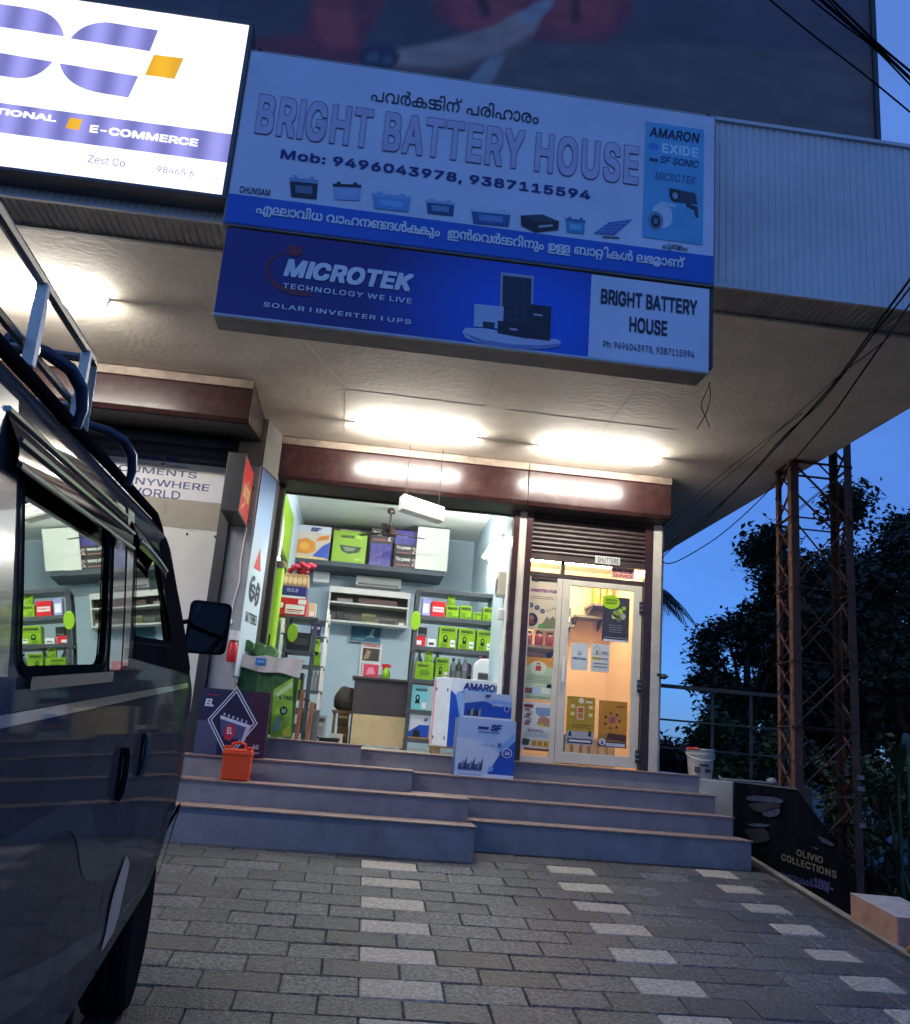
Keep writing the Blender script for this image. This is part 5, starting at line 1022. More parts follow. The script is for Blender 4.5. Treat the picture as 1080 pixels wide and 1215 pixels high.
# ceiling fan, hanging box lamp, meter box, conduits
X, Yf = WZ(465, 603, 4.69); t = thing('ceiling_fan', 'dark brown ceiling fan in the open shop', 'fan', (X, Yf, 4.2)); fm = M('fan_brown_enamel', (.035, .02, .016), .35)
b = MB(); b.lathe((X, Yf, 4.62), [(.05, .0), (.055, .03), (.03, .07)], fm, 20); b.lathe((X, Yf, 4.42), [(.012, 0), (.012, .21)], fm, 12); b.build('down_rod', t, smooth=True)
b = MB(); b.lathe((X, Yf, 4.30), [(.03, 0), (.1, .02), (.115, .05), (.1, .09), (.05, .12), (.02, .16)], fm, 28); b.build('motor', t, smooth=True)
for k in range(3):
    a = math.radians(20+120*k); u = Vector((math.cos(a), math.sin(a), 0)); s = Vector((-u.y, u.x, .08)); b = MB(); c = Vector((X, Yf, 4.355)); b.prism([c+u*.1-s*.025, c+u*.2-s*.04, c+u*.5-s*.04, c+u*.51+s*.04, c+u*.2+s*.04, c+u*.1+s*.025], (0, 0, .005), fm); b.build('blade', t)
(x0, z0), (x1, z1) = W(476, 596, 9.05), W(525, 611, 9.05); c = Vector(((x0+x1)/2, 9.08, (z0+z1)/2)); t = thing('hanging_lamp_box', 'long white slotted box lamp hanging before the open shop entrance', 'lamp', (c.x, c.y, c.z))
ax = Vector(((x1-x0)/2, .02, (z1-z0)/2)); n_ = Vector((0, 0, .078)); dpt = Vector((-.02, .08, 0)); lampw = M('box_lamp_white', (.8, .8, .78), .35, var=0)
b = MB(); b.obox(c, ax, dpt, n_, lampw); b.build('lamp_case', t, bevel=.006)
u = ax*2; d = Decal(c-ax-dpt-n_, tuple(u), tuple(n_*2), .002); d.rect(.04, .78, .96, .82, grey6, 0); d.rect(.04, .66, .96, .69, RGB(170, 170, 170), 0); d.text('EMERGENCY LAMP', .2, .3, .75, .42, RGB(120, 120, 130), 0, off=.01)
for i in range(22): d.rect(.04+i*.042, .06, .062+i*.042, .16, RGB(120, 120, 118), 0)
d.build('slots', t)
b = MB()
for s in (-.8, .8): b.tube([c+ax*s+n_, c+ax*s+Vector((0, 0, ZS-c.z-(ax*s).z))], .004, blk, 5)
b.build('suspension_wire', t)
b = MB(); b.box(1.40, 1.499, 9.72, 9.95, 3.36, 3.62, M('meter_ivory', (.6, .56, .45), .45)); mb_ = b.build('meter_box', bevel=.01); tag(mb_, 'ivory meter box on the right wall of the open shop', 'meter')
b = MB(); b.box(1.395, 1.4, 9.75, 9.92, 3.42, 3.55, grey6); b.box(1.39, 1.396, 9.8, 9.84, 3.38, 3.41, blk); b.build('meter_window', mb_)
b = MB(); b.lathe((1.45, 9.68, 3.08), [(.045, 0), (.05, .02), (.05, .1), (.03, .12)], m_white, 18); tag(b.build('wall_socket', smooth=True), 'round white socket below the meter box', 'socket')
for k, y in enumerate((9.58, 9.64, 9.72, 9.82)):
    b = MB(); b.tube([(1.485, y, 1.8), (1.485, y, 3.34 if k > 1 else 4.15)], .013, m_white, 10); tag(b.build('conduit_pipe', smooth=True), ('white conduit nearest the doorway on the right shop wall', 'white conduit second from the doorway on the right shop wall', 'white conduit running down under the meter box', 'white conduit farthest from the doorway under the meter box')[k], 'pipe', 'white wall conduits')

# --- goods and posters of the glazed shop
def shelfy(x0, x1, y0, y1, z, lab):
    t = thing('wall_shelf', lab, 'shelf', ((x0+x1)/2, (y0+y1)/2, z-.03)); b = MB(); b.box(x0, x1, y0, y1, z-.03, z, M('grey_glass_shelf', (.16, .16, .15), .3)); b.build('shelf_board', t)
    for x in (x0+.03, x1-.05):
        b = MB(); b.prism([(x, y1, z-.03), (x, y0+.05, z-.03), (x, y1, z-.15)], (.015, 0, 0), m_dark); b.build('bracket', t)
    return t
shelfy(2.1, 2.55, 10.9, 11.19, W(*D4(550, 465), 10.9)[1], 'lowest small shelf on the back wall behind the glass door'); zs2 = W(*D4(580, 395), 10.9)[1]
shelfy(2.55, 2.95, 10.9, 11.19, zs2, 'middle shelf on the back wall behind the glass door'); zs3 = W(*D4(680, 330), 10.9)[1]; shelfy(2.72, 3.04, 10.75, 11.19, zs3, 'upper right shelf on the back wall behind the glass door')
zs4 = W(*D4(250, 600), 10.6)[1]; shelfy(1.7, 2.32, 10.55, 11.19, zs4, 'shelf carrying jars seen through the left glass pane'); zs5 = W(*D4(200, 660), 10.6)[1]-.05; shelfy(1.7, 2.1, 10.55, 11.19, zs5, 'short shelf under the jar shelf behind the left pane')
for k in range(3):
    X = 2.80+.08*k; b = MB(); b.box(X-.033, X+.033, 10.85, 11.0, zs3, zs3+.3+.02*k, RGB(220, 150, 50)); b.box(X-.02, X+.02, 10.846, 10.85, zs3+.08, zs3+.22, RGB(240, 200, 110)); tag(b.build('product_box', bevel=.003), ('left', 'middle', 'right')[k]+' amber box on the upper shelf behind the glass door', 'box', 'amber boxes on the upper shelf')
for k in range(4):
    X = 2.20+.09*k; b = MB(); b.box(X-.04, X+.04, 10.95, 11.05, zs2-.13 if k < 4 and X < 2.5 else zs2, (zs2-.13 if X < 2.5 else zs2)+.1, RGB(60, 70, 150)); zq = W(*D4(550, 465), 10.9)[1]
    b = MB(); b.box(X-.035, X+.035, 10.95, 11.05, zq, zq+.16+.05*(k % 2), (RGB(90, 110, 200), RGB(225, 220, 230), RGB(150, 90, 160), RGB(70, 80, 90))[k]); b.box(X-.025, X+.025, 10.947, 10.95, zq+.04, zq+.1, wh); tag(b.build('product_box', bevel=.003), ('blue', 'white', 'mauve', 'grey')[k]+' box on the lowest shelf behind the glass door', 'box')
for k in range(4):
    X = 1.82+.13*k; t = thing('jar', ('leftmost dark red jar behind the left glass pane', 'second dark red jar behind the left glass pane', 'third dark red jar behind the left glass pane', 'rightmost dark red jar behind the left glass pane')[k], 'jar', (X, 10.75, zs4), 'dark red jars'); b = MB(); b.lathe((X, 10.75, zs4), [(.045, 0), (.05, .01), (.05, .13), (.035, .15)], RGB(95, 25, 20, .3), 18); b.build('jar_body', t, smooth=True); b = MB(); b.lathe((X, 10.75, zs4+.15), [(.04, 0), (.04, .03)], RGB(40, 25, 20), 16); b.build('lid', t)
def poster(label, Y, bl, tr, base, draw, th=.002, frame=None):
    (x0, z0), (x1, z1) = W(*bl, Y), W(*tr, Y); t = thing('poster', label, 'poster', ((x0+x1)/2, Y, z0)); b = MB(); b.box(x0, x1, Y, Y+th, z0, z1, base); b.build('sheet', t)
    d = Decal((x0, Y, z0), (x1-x0, 0, 0), (0, 0, z1-z0), .0008); d.n = Vector((0, -1, 0)); draw(d); d.build('print', t); return t
def lines(d, x0, x1, y, n, st, m, h=.012, sd=1):
    r = random.Random(sd)
    for i in range(n):
        x = x0
        while x < x1-.03:
            w_ = r.uniform(.04, .13); d.rect(x, y-i*st, min(x+w_, x1), y-i*st+h, m, 2); x += w_+.025
Yp = 9.474; paper = RGB(205, 190, 165)
def po1(d):
    d.poly([(0, .86), (.25, .84), (.5, .93), (1, .88), (1, 1), (0, 1)], RGB(225, 205, 170), 0); d.poly([(.0, .88), (.2, .84), (.4, .86), (.3, 1), (0, 1)], RGB(190, 80, 40), 1); d.poly([(.38, .99), (.6, .99), (.98, .9), (.6, .86), (.42, .86)], RGB(70, 150, 70), 1); d.ell(.28, .9, .14, .065, RGB(60, 100, 70), 2); d.ell(.28, .9, .09, .042, RGB(230, 230, 225), 3)
    d.text('RAMOTEH FOR', .08, .66, .98, .72, RGB(110, 30, 110), 1, off=.035); lines(d, .1, .9, .58, 2, .035, RGB(110, 100, 85), .008)
    for a, c, r in ((.14, .42, .09), (.36, .385, .08), (.54, .33, .08)): d.ell(a, c, r, r*.5, RGB(35, 45, 75), 1); d.ell(a, c, r*.55, r*.27, RGB(110, 120, 140), 2)
    d.ell(.2, .17, .2, .115, RGB(30, 40, 70), 1); d.ell(.2, .2, .07, .045, RGB(170, 110, 90), 2); d.poly([(.08, .09), (.14, .15), (.27, .15), (.33, .09)], RGB(130, 60, 70), 2)
    d.poly([(.45, .04), (.98, .04), (.98, .2), (.9, .26), (.78, .2), (.7, .25), (.6, .15)], RGB(110, 115, 90), 1); d.poly([(.4, .03), (.7, .03), (.6, .12), (.45, .1)], RGB(90, 140, 70), 2)
    for i in range(4): d.ell(.7+.08*i, .34+.02*i, .022, .011, RGB(40, 45, 60), 1)
poster('tan health poster with dark round icons on the left pane top', Yp, D4(188, 488), D4(412, 125), paper, po1)
def po2(d):
    d.rect(0, 0, 1, 1, RGB(180, 200, 165), 0); d.poly([(0, .78), (.15, .78), (.3, .88), (.7, .88), (.85, .78), (1, .78), (1, 1), (0, 1)], RGB(205, 140, 60), 1); d.ell(.5, .75, .28, .16, RGB(205, 215, 190), 2); d.poly([(.42, .68), (.6, .68), (.6, .8), (.42, .8)], RGB(190, 60, 50), 3); d.rect(.44, .83, .58, .87, RGB(190, 60, 50), 3)
    lines(d, .1, .95, .55, 4, .05, RGB(80, 110, 75), .012, 3); d.rect(.05, .12, .62, .28, RGB(170, 190, 205), 1); d.rect(.1, .14, .35, .26, RGB(130, 80, 70), 2); d.rect(.66, .15, .95, .3, RGB(215, 215, 200), 1); d.poly([(.8, .3), (.98, .28), (.98, .38), (.85, .38)], blk, 2); lines(d, .05, .95, .06, 2, .035, RGB(70, 100, 70), .012, 4)
poster('green and tan notice in the middle of the left pane', Yp, D5(112, 410), D5(340, 130), RGB(190, 205, 175), po2)
def po3(d):
    d.rect(0, 0, 1, 1, RGB(200, 205, 200), 0); d.rect(0, .88, .35, .95, RGB(120, 45, 50), 1)
    for i in range(7): d.rect(.06+.05*(i % 3), .52+.05*i, .24+.05*(i % 3), .56+.05*i, (RGB(150, 70, 60), RGB(90, 80, 75), RGB(190, 170, 150))[i % 3], 1)
    d.poly([(.45, .9), (.95, .9), (.95, .74), (.6, .7), (.45, .78)], RGB(120, 140, 175), 1); d.poly([(.5, .55), (.95, .5), (.95, .68), (.7, .72), (.55, .66)], RGB(160, 120, 90), 1); d.poly([(.55, .52), (.8, .5), (.7, .58)], RGB(200, 180, 60), 2)
    lines(d, .2, .75, .42, 2, .035, RGB(70, 50, 90), .018, 6); lines(d, .1, .9, .34, 3, .03, RGB(120, 140, 140), .01, 8); d.poly([(0, .1), (.25, .1), (.3, .22), (.05, .24)], RGB(60, 60, 50), 1); d.rect(.33, .08, .98, .22, RGB(200, 165, 80), 1); d.rect(.1, .0, .98, .05, RGB(120, 60, 40), 1)
    for i in range(3): d.ell(.45+.2*i, .15, .06, .05, RGB(150, 110, 50), 2)
poster('pale price sheet at the bottom of the left pane', Yp, D5(108, 775), D5(330, 450), RGB(205, 208, 200), po3)
def po4(d):
    d.ell(.3, .88, .33, .16, RGB(150, 195, 20), 1); d.text('GREEN', .1, .9, .52, .95, RGB(40, 60, 10), 2, off=.03); d.text('ENERGY', .1, .83, .52, .88, RGB(40, 60, 10), 2, off=.03)
    for i, (a, c, r) in enumerate(((.5, .62, .12), (.65, .68, .1), (.75, .58, .11), (.6, .52, .1), (.42, .56, .08))): d.ell(a, c, r, r*.7, (RGB(120, 150, 70), RGB(150, 180, 60), RGB(160, 165, 140), RGB(90, 110, 60), RGB(190, 190, 150))[i], 1)
    d.rect(.72, .72, .86, .8, RGB(120, 170, 30), 2); lines(d, .25, .75, .36, 4, .05, RGB(130, 130, 150), .015, 9); d.rect(.05, .0, .98, .05, RGB(200, 200, 205), 1); d.rect(.1, .08, .95, .1, RGB(130, 130, 150), 1)
Yd = 9.470
poster('dark slate poster with a lime circle at the top right of the glass door', Yd, D4(705, 570), D4(895, 285), RGB(52, 50, 66), po4)
poster('plain white notice with one blue word on the glass door', Yd, D5(462, 205), D5(590, 25), RGB(205, 212, 212), lambda d: (d.ell(.5, .63, .1, .075, RGB(60, 90, 140), 1), d.ell(.5, .64, .06, .045, RGB(205, 212, 212), 2), d.text('RECTNA', .1, .38, .92, .47, RGB(35, 60, 130), 1, off=.03)))
poster('white notice with a house sketch and a yellow bar on the glass door', Yd, D5(605, 218), D5(742, 32), RGB(205, 208, 205), lambda d: (d.line((.15, .62), (.15, .85), .012, dgrey, 1), d.line((.15, .85), (.3, .95), .012, dgrey, 1), d.line((.3, .95), (.46, .85), .012, dgrey, 1), d.line((.46, .85), (.46, .62), .012, dgrey, 1), d.line((.15, .62), (.46, .62), .012, dgrey, 1), d.rect(.26, .62, .36, .76, grey6, 1), d.rect(.06, .42, .5, .53, RGB(225, 205, 30), 1), lines(d, .55, .95, .7, 2, .06, RGB(60, 80, 120), .03, 2), lines(d, .06, .92, .46, 1, .1, RGB(60, 80, 120), .04, 11), lines(d, .15, .9, .28, 2, .12, RGB(50, 60, 110), .035, 12)))
def po5(d):
    d.poly([(0, .28), (1, .28), (1, 1), (0, 1)], M('olive_gold_print', lin(165, 135, 25), .4, var=.2, scale=5), 0); d.ell(.5, .92, .1, .06, RGB(215, 205, 170), 1); d.rect(.66, .88, .9, .92, RGB(220, 210, 180), 1); d.rect(.36, .52, .62, .8, RGB(205, 185, 150), 1); d.rect(.4, .55, .58, .65, RGB(190, 100, 40), 2); d.rect(.4, .67, .58, .77, RGB(180, 80, 40), 2)
    for a, c in ((.14, .76), (.14, .6), (.78, .76), (.78, .6)): d.rect(a, c, a+.14, c+.07, RGB(215, 200, 140), 1)
    lines(d, .2, .85, .4, 2, .05, RGB(110, 80, 20), .02, 5); d.rect(0, 0, 1, .28, RGB(160, 160, 165), 0); d.rect(.06, .03, .95, .13, RGB(45, 45, 60), 1); d.rect(.12, .06, .9, .1, RGB(205, 210, 215), 2); d.poly([(.08, .17), (.2, .17), (.18, .27), (.12, .27)], blk, 2); d.poly([(.78, .2), (.9, .18), (.9, .29), (.8, .3)], RGB(60, 50, 40), 2)
poster('olive gold product poster low on the left of the glass door', Yd, D5(425, 735), D5(640, 410), RGB(150, 130, 60), po5)
def po6(d):
    d.poly([(0, .28), (1, .28), (1, 1), (0, 1)], M('amber_print', lin(185, 130, 30), .4, var=.15, scale=5), 0); d.poly([(.62, .86), (.92, .88), (.92, .91), (.62, .89)], RGB(130, 60, 40), 1); d.rect(.36, .5, .62, .68, RGB(190, 110, 90), 1); d.rect(.4, .53, .58, .65, RGB(160, 80, 80), 2)
    for i in range(7): a = i*.9; d.ell(.48+.26*math.cos(a), .57+.17*math.sin(a), .045, .03, (RGB(80, 45, 30), RGB(50, 40, 50), RGB(130, 60, 50))[i % 3], 1)
    d.poly([(.28, .16), (1, .14), (1, .28), (.35, .3)], RGB(80, 45, 30), 1); d.rect(0, 0, 1, .12, RGB(50, 42, 60), 1); d.ell(.15, .1, .12, .075, RGB(200, 200, 205), 2); d.rect(.28, .02, .95, .09, RGB(185, 195, 205), 2); d.poly([(.1, .05), (.15, .16), (.2, .05)], dgrey, 3)
poster('amber product poster low on the right of the glass door', Yd, D5(655, 752), D5(868, 440), RGB(160, 120, 50), po6)
for k in range(7):
    X = 2.2+.095*k; b = MB(); hgt = .28+.03*((k*5) % 4); b.box(X-.045, X+.045, 9.9, 10.05, 1.632, 1.632+hgt, (RGB(150, 170, 60), RGB(120, 110, 50), RGB(190, 150, 60), RGB(160, 110, 60), RGB(200, 165, 110), RGB(215, 180, 130), RGB(205, 170, 110))[k]); b.box(X-.03, X+.03, 9.897, 9.9, 1.7, 1.632+hgt*.7, RGB(220, 205, 160)); tag(b.build('product_box', bevel=.003), ('leafy green', 'olive', 'golden', 'brown', 'tan', 'pale tan', 'rightmost sand coloured')[k]+' box on the floor just inside the glass door', 'box', 'boxes inside the glass door')
b = MB(); (x0, z0), (x1, z1) = W(*D4(770, 145), 9.47), W(*D4(925, 88), 9.47); b.box(x0, x1, 9.47, 9.472, z0, z1, RGB(220, 200, 180)); st = b.build('glass_sticker'); tag(st, 'red lettered sticker on the transom glass above the door', 'sticker'); d = Decal((x0, 9.47, z0), (x1-x0, 0, 0), (0, 0, z1-z0), .0008); d.n = Vector((0, -1, 0)); d.text('SALES', .05, .5, .9, .9, RGB(185, 40, 35), 1, off=.03); d.text('SERVICE', .05, .1, .95, .42, RGB(185, 40, 35), 1, off=.03); d.build('print', st)

# --- courier shop front
Y = 8.68; t = thing('courier_board', 'cream courier board lettered about documents anywhere in the world', 'board', (-2.4, 8.7, 1.5)); b = MB(); b.box(-3.9, -1.503, Y, Y+.03, 1.35, W(200, 548, Y)[1], M('cream_board', (.72, .67, .59), .5, var=.06, scale=2, dirt=.15)); b.build('board_panel', t)
G8 = zz(100, 400, 3.6); d = PX(Y, .0015); d.prect(G8(-600, 700), G8(600, 602), RGB(205, 203, 210), 0); db = RGB(35, 38, 110)
d.ptext('DOCUMENTS', G8(38, 580), G8(483, 582), db, 1, off=.01)
(a, q) = W(*G8(38, 585), Y); (a2, q2) = W(*G8(484, 585), Y)
d.mb = MB(); d.prect(G8(-600, 690), G8(604, 604), RGB(218, 214, 216), 0)
d.ptext('DOCUMENTS', G8(45, 560), G8(484, 578), db, 1, off=.012); d.ptext('TO ANYWHERE', G8(60, 612), G8(537, 630), db, 1, off=.012); d.ptext('IN THE WORLD', G8(-40, 650), G8(414, 660), db, 1, off=.012)
d.ppoly([G8(232, 500), G8(318, 512), G8(312, 530), G8(236, 518)], db, 1); d.ppoly([G8(350, 510), G8(410, 520), G8(408, 533), G8(345, 526)], db, 1); d.ptext('INTERNATIONAL', G8(240, 540), G8(325, 546), RGB(140, 45, 60), 1, off=.02); d.ppoly([G8(330, 538), G8(345, 538), G8(340, 548), G8(328, 546)], red, 1); d.ptext('E-COMMERCE', G8(352, 552), G8(446, 556), db, 1, off=.02)
d.prect(G8(-600, 716), G8(600, 712.6), RGB(150, 140, 120), 1)
for p in ((440, 842), (560, 853)): d.pell(G8(p[0]-6, p[1]+6), G8(p[0]+6, p[1]-6), blk, 1)
d.line(W(*G8(380, 775), Y), W(*G8(408, 742), Y), .006, RGB(150, 140, 120), 1); d.line(W(*G8(350, 705), Y), W(*G8(345, 755), Y), .006, RGB(90, 85, 75), 1); d.line(W(*G8(400, 812), Y), W(*G8(480, 832), Y), .005, RGB(150, 140, 120), 1); d.build('board_print', t)
# red projecting light box on the pillar
t = thing('projecting_sign', 'red double-sided sign projecting from the grey pillar', 'sign', (-1.3, 8.4, 3.6)); (xA, zT), (xB, zB2) = W(271, 538, 8.05), W(283, 606, 8.05)
b = MB(); b.box(xA, xB, 8.05, 8.70, zB2-.01, zT+.02, M('sign_box_black', (.02, .018, .02), .4)); b.build('sign_case', t, bevel=.006)
d = Decal((xB, 8.07, zB2), (0, 1, 0), (0, 0, 1), .0015); hgt = zT-zB2; d.rect(0, .01, .61, hgt, M('red_sign_face', lin(190, 28, 24), .35, var=.06), 0)
d.text([("ക", 0), ("ൊ", -.2), ("റിയർ", 0)], .1, hgt*.34, .52, hgt*.72, M('sign_yellow', lin(235, 205, 130), .4), 1, off=.03); d.line((.1, hgt*.12), (.3, hgt*.3), .02, MATS['sign_yellow'], 1); d.build('sign_face', t)
b = MB()
for z in (zB2+.08, zT-.12): b.tube([(xB-.02, 8.68, z), (-1.2, 8.78, z)], .01, m_dark, 8)
b.build('arm', t)
# blue to white panel on the splayed return
t = thing('wall_panel', 'tall narrow blue to white panel with red and black emblems beside the shop entrance', 'panel', (-1.1, 9.0, 2.3))
u = Vector((.145, .68, 0)).normalized(); o_ = Vector((-1.175, 8.74, 0))+Vector((u.y, -u.x, 0))*.012
def panel_print():
    m = M('panel_fade_print', (.5, .6, .7), .35, var=0); n = m.node_tree.nodes; L = m.node_tree.links; tc = n.new('ShaderNodeTexCoord'); sp = n.new('ShaderNodeSeparateXYZ'); mr = n.new('ShaderNodeMapRange'); cr = n.new('ShaderNodeValToRGB'); mr.inputs[1].default_value = 1.05; mr.inputs[2].default_value = 2.0
    cr.color_ramp.elements[0].color = (*lin(195, 215, 225), 1); e = cr.color_ramp.elements.new(.45); e.color = (*lin(150, 185, 225), 1); cr.color_ramp.elements[-1].color = (*lin(22, 28, 85), 1)
    L.new(tc.outputs['Object'], sp.inputs[0]); L.new(sp.outputs[2], mr.inputs[0]); L.new(mr.outputs[0], cr.inputs[0]); L.new(cr.outputs[0], n['Principled BSDF'].inputs['Base Color']); return m
b = MB(); q = Vector((u.y, -u.x, 0))*.01; A0 = Vector((-1.172, 8.745, 0)); B0 = A0+u*.47
b.prism([A0+Vector((0, 0, 2.2)), B0+Vector((0, 0, 2.2)), B0+Vector((0, 0, 4.24)), A0+Vector((0, 0, 4.24))], tuple(q), panel_print()); b.build('panel_sheet', t)
d = Decal(A0+q*1.05, tuple(u), (0, 0, 1), .0015); d.poly([(.12, 3.25), (.34, 3.25), (.24, 3.48)], RGB(185, 40, 40), 0); kk = RGB(35, 40, 50)
d.arc(.17, 3.05, .10, .13, math.radians(60), math.radians(300), .05, .05, kk, 0); d.arc(.32, 3.02, .08, .12, math.radians(-120), math.radians(120), .05, .05, kk, 0); d.text('SF', .1, 2.95, .4, 3.1, kk, 1, off=.03)
d.text('BATTERIES', .08, 2.72, .42, 2.82, kk, 0, off=.02); d.build('panel_print', t)
t = thing('pull_cord', 'white cord with a round knob hanging down the grey pillar', 'cord', (-1.25, 8.725, 2.7))
b = MB(); b.tube([(-1.24, 8.73, 3.62), (-1.25, 8.725, 3.3), (-1.235, 8.725, 3.1), (-1.26, 8.725, 2.9), (-1.27, 8.725, 2.72)], .006, m_white, 6); b.build('cord_line', t, smooth=True)
b = MB(); b.lathe((-1.27, 8.725, 2.70), [(.0, -.03), (.022, -.02), (.024, .0), (.01, .025)], m_white, 14); b.build('knob', t, smooth=True)
t = thing('fire_bottle', 'small red and white canister on the pillar foot behind the mirror', 'canister', (-1.17, 8.70, 2.5)); X, Z_ = W(276, 770, 8.66); b = MB(); b.lathe((X, 8.66, Z_-.12), [(.04, 0), (.045, .02), (.045, .16), (.02, .2)], red, 16); b.build('canister_body', t, smooth=True); b = MB(); b.lathe((X, 8.66, Z_+.08), [(.048, 0), (.048, .09)], m_white, 16); b.build('canister_top', t); b = MB(); b.box(X-.02, X+.02, 8.66, 8.74, Z_-.05, Z_-.02, m_dark); b.build('bracket', t)
# ================================================================ THE PARKED VEHICLE
vf = Vector((-0.080, 0.9942, 0.0722)).normalized(); vr = vf.cross(Vector((0, 0, 1))).normalized(); vu = vr.cross(vf)
van = bpy.data.objects.new('parked_van', None); C.objects.link(van); van.empty_display_size = .2
van.matrix_world = Matrix(((vf.x, -vr.x, vu.x, -.80), (vf.y, -vr.y, vu.y, 4.69), (vf.z, -vr.z, vu.z, .463), (0, 0, 0, 1)))
tag(van, 'dark grey utility van with a roof carrier parked close on the left', 'van'); ORG[van.name] = Vector((0, 0, 0))
paint = M('van_dark_grey_paint', (.055, .055, .058), .5, metal=0, var=.2, scale=3, coat=.22, spec=0, dirt=.5, dirtcol=(.04, .038, .037))
rub = M('black_rubber', (.014, .014, .015), .7, var=.15, spec=0); chrome = M('dull_chrome', (.55, .55, .55), .16, metal=1, var=.05); vglass = GLASS('van_window_glass', (.86, .90, .87), (.72, .78, .72)); vint = M('van_dark_interior', (.03, .032, .035), .7)
deco = M('silver_side_sticker', (.072, .073, .077), .45, metal=0, var=.1, coat=.3, spec=0); trimblue = M('dark_blue_pillar_film', (.012, .018, .06), .15, var=.1, coat=1.0)
WD = 1.66
def yl(u, w_):                            # how far the side skin lies inside its widest plane
    y = 0
    if w_ > 1.55: y += .06*((w_-1.55)/.53)**1.2
    if w_ > 2.0: y += .05*((w_-2.0)/.085)**2
    if w_ < .85: y += .035*((.85-w_)/.25)**2
    y += .012*math.sin(max(0, min(1, (w_-.85)/.7))*PI)*-1+.012
    if u > -.1: y += .24*((u+.1)/.8)**2.2
    return y
outline = [(-4.3, .64), (-3.2, .63)]+[(-2.8-.43*math.cos(a), .36+.5*math.sin(a)) for a in [math.radians(35+11*i) for i in range(11)]][::1]
outline = [(-4.3, .64), (-3.24, .63)]+[(-2.8+.44*math.cos(math.radians(a)), .38+.5*math.sin(math.radians(a))) for a in range(150, 29, -10)]+[(-2.36, .62), (-.48, .615)]+[(.02+.47*math.cos(math.radians(a)), .40+.49*math.sin(math.radians(a))) for a in range(152, 29, -10)]+[(.50, .60), (.70, .60), (.73, .8), (.66, 1.0), (.5, 1.18), (.2, 1.34), (-.26, 1.55), (-.75, 1.82), (-1.18, 2.055), (-1.4, 2.105), (-4.25, 2.105), (-4.36, 2.0), (-4.4, 1.5), (-4.38, .9)]
win = [fillet([(-3.0, 1.575), (-2.27, 1.575), (-2.27, 1.935), (-3.05, 1.935)], .045), fillet([(-1.86, 1.655), (-1.0, 1.655), (-1.40, 1.935), (-1.88, 1.94)], .04), fillet([(-4.15, 1.575), (-3.27, 1.575), (-3.27, 1.935), (-4.13, 1.935)], .05)]
def flat(loops):                           # fill a plane outline with holes
    c = bpy.data.curves.new('s', 'CURVE'); c.dimensions = '2D'; c.fill_mode = 'BOTH'
    for lp in loops:
        s = c.splines.new('POLY'); s.points.add(len(lp)-1); s.use_cyclic_u = True
        for p, q in zip(s.points, lp): p.co = (q[0], q[1], 0, 1)
    o = bpy.data.objects.new('s', c); me = o.to_mesh(); bm = bmesh.new(); bm.from_mesh(me); o.to_mesh_clear(); bpy.data.objects.remove(o); bpy.data.curves.remove(c)
    return bm
def cuts(bm, us=(), ws=()):
    for u in us: bmesh.ops.bisect_plane(bm, geom=bm.verts[:]+bm.edges[:]+bm.faces[:], plane_co=(u, 0, 0), plane_no=(1, 0, 0))
    for w_ in ws: bmesh.ops.bisect_plane(bm, geom=bm.verts[:]+bm.edges[:]+bm.faces[:], plane_co=(0, w_, 0), plane_no=(0, 1, 0))
US = (-3.6, -2.6, -2.0, -1.5, -1, -.5, -.1, .05, .15, .25, .35, .45, .55, .65); WSs = (.7, .78, .85, 1.0, 1.15, 1.3, 1.45, 1.55, 1.62, 1.7, 1.8, 1.9, 2.0, 2.03, 2.055, 2.07)
def side(b, loops, off, m, left=False):
    bm = flat(loops); cuts(bm, US, WSs); bm.verts.ensure_lookup_table(); bm.verts.index_update()
    vs = [(v.co.x, (WD-yl(v.co.x, v.co.y)+off) if left else (yl(v.co.x, v.co.y)-off), v.co.y) for v in bm.verts]
    fs = [[v.index for v in (f.verts if left else reversed(f.verts))] for f in bm.faces]; bm.free(); b.add(vs, fs, m)
b = MB()
side(b, [outline]+win, 0, paint); side(b, [outline]+win, 0, paint, True)
scr0, scr1 = (-.26, 1.55), (-1.18, 2.045)
no = len(outline); i0 = next(i for i, p in enumerate(outline) if p == (-.26, 1.55)); i1 = next(i for i, p in enumerate(outline) if p == (-1.18, 2.055))
def strip(b, p, q, m, n=10):
    P = []
    for (u, w_) in (p, q):
        y0 = yl(u, w_)
        for k in range(n+1):
            t = k/n; y = y0+(WD-2*y0)*t; cr = 4*t*(1-t)
            P.append((u+(.06*cr if u > -1.2 else 0), y, w_+(.035*cr if w_ > 2.0 else 0)))
    b.add(P, [(k, k+1, n+2+k, n+1+k) for k in range(n)], m)
for i in range(no):
    p, q = outline[i], outline[(i+1) % no]
    if i0 <= i < i1: continue
    strip(b, p, q, paint)
body = b.build('body', van, smooth=True, fix=False)
b = MB(); [strip(b, outline[i], outline[i+1], vglass) for i in range(i0, i1)]; b.build('windscreen', van, smooth=True, fix=False)
b = MB(); b.box(-4.2, .0, .1, WD-.1, .66, .70, vint); b.box(-.12, -.02, .1, WD-.1, .7, 1.45, vint); b.build('cabin_floor', van)
for u in (-1.55, -2.6, -3.6):
    for s in (.15, .88):
        b = MB(); b.box(u-.25, u+.22, s, s+.6, .95, 1.1, vint); b.prism([(u-.25, s, 1.1), (u-.15, s, 1.1), (u-.28, s, 1.62), (u-.36, s, 1.62)], (0, .6, 0), vint); b.build('seat', van, bevel=.03)
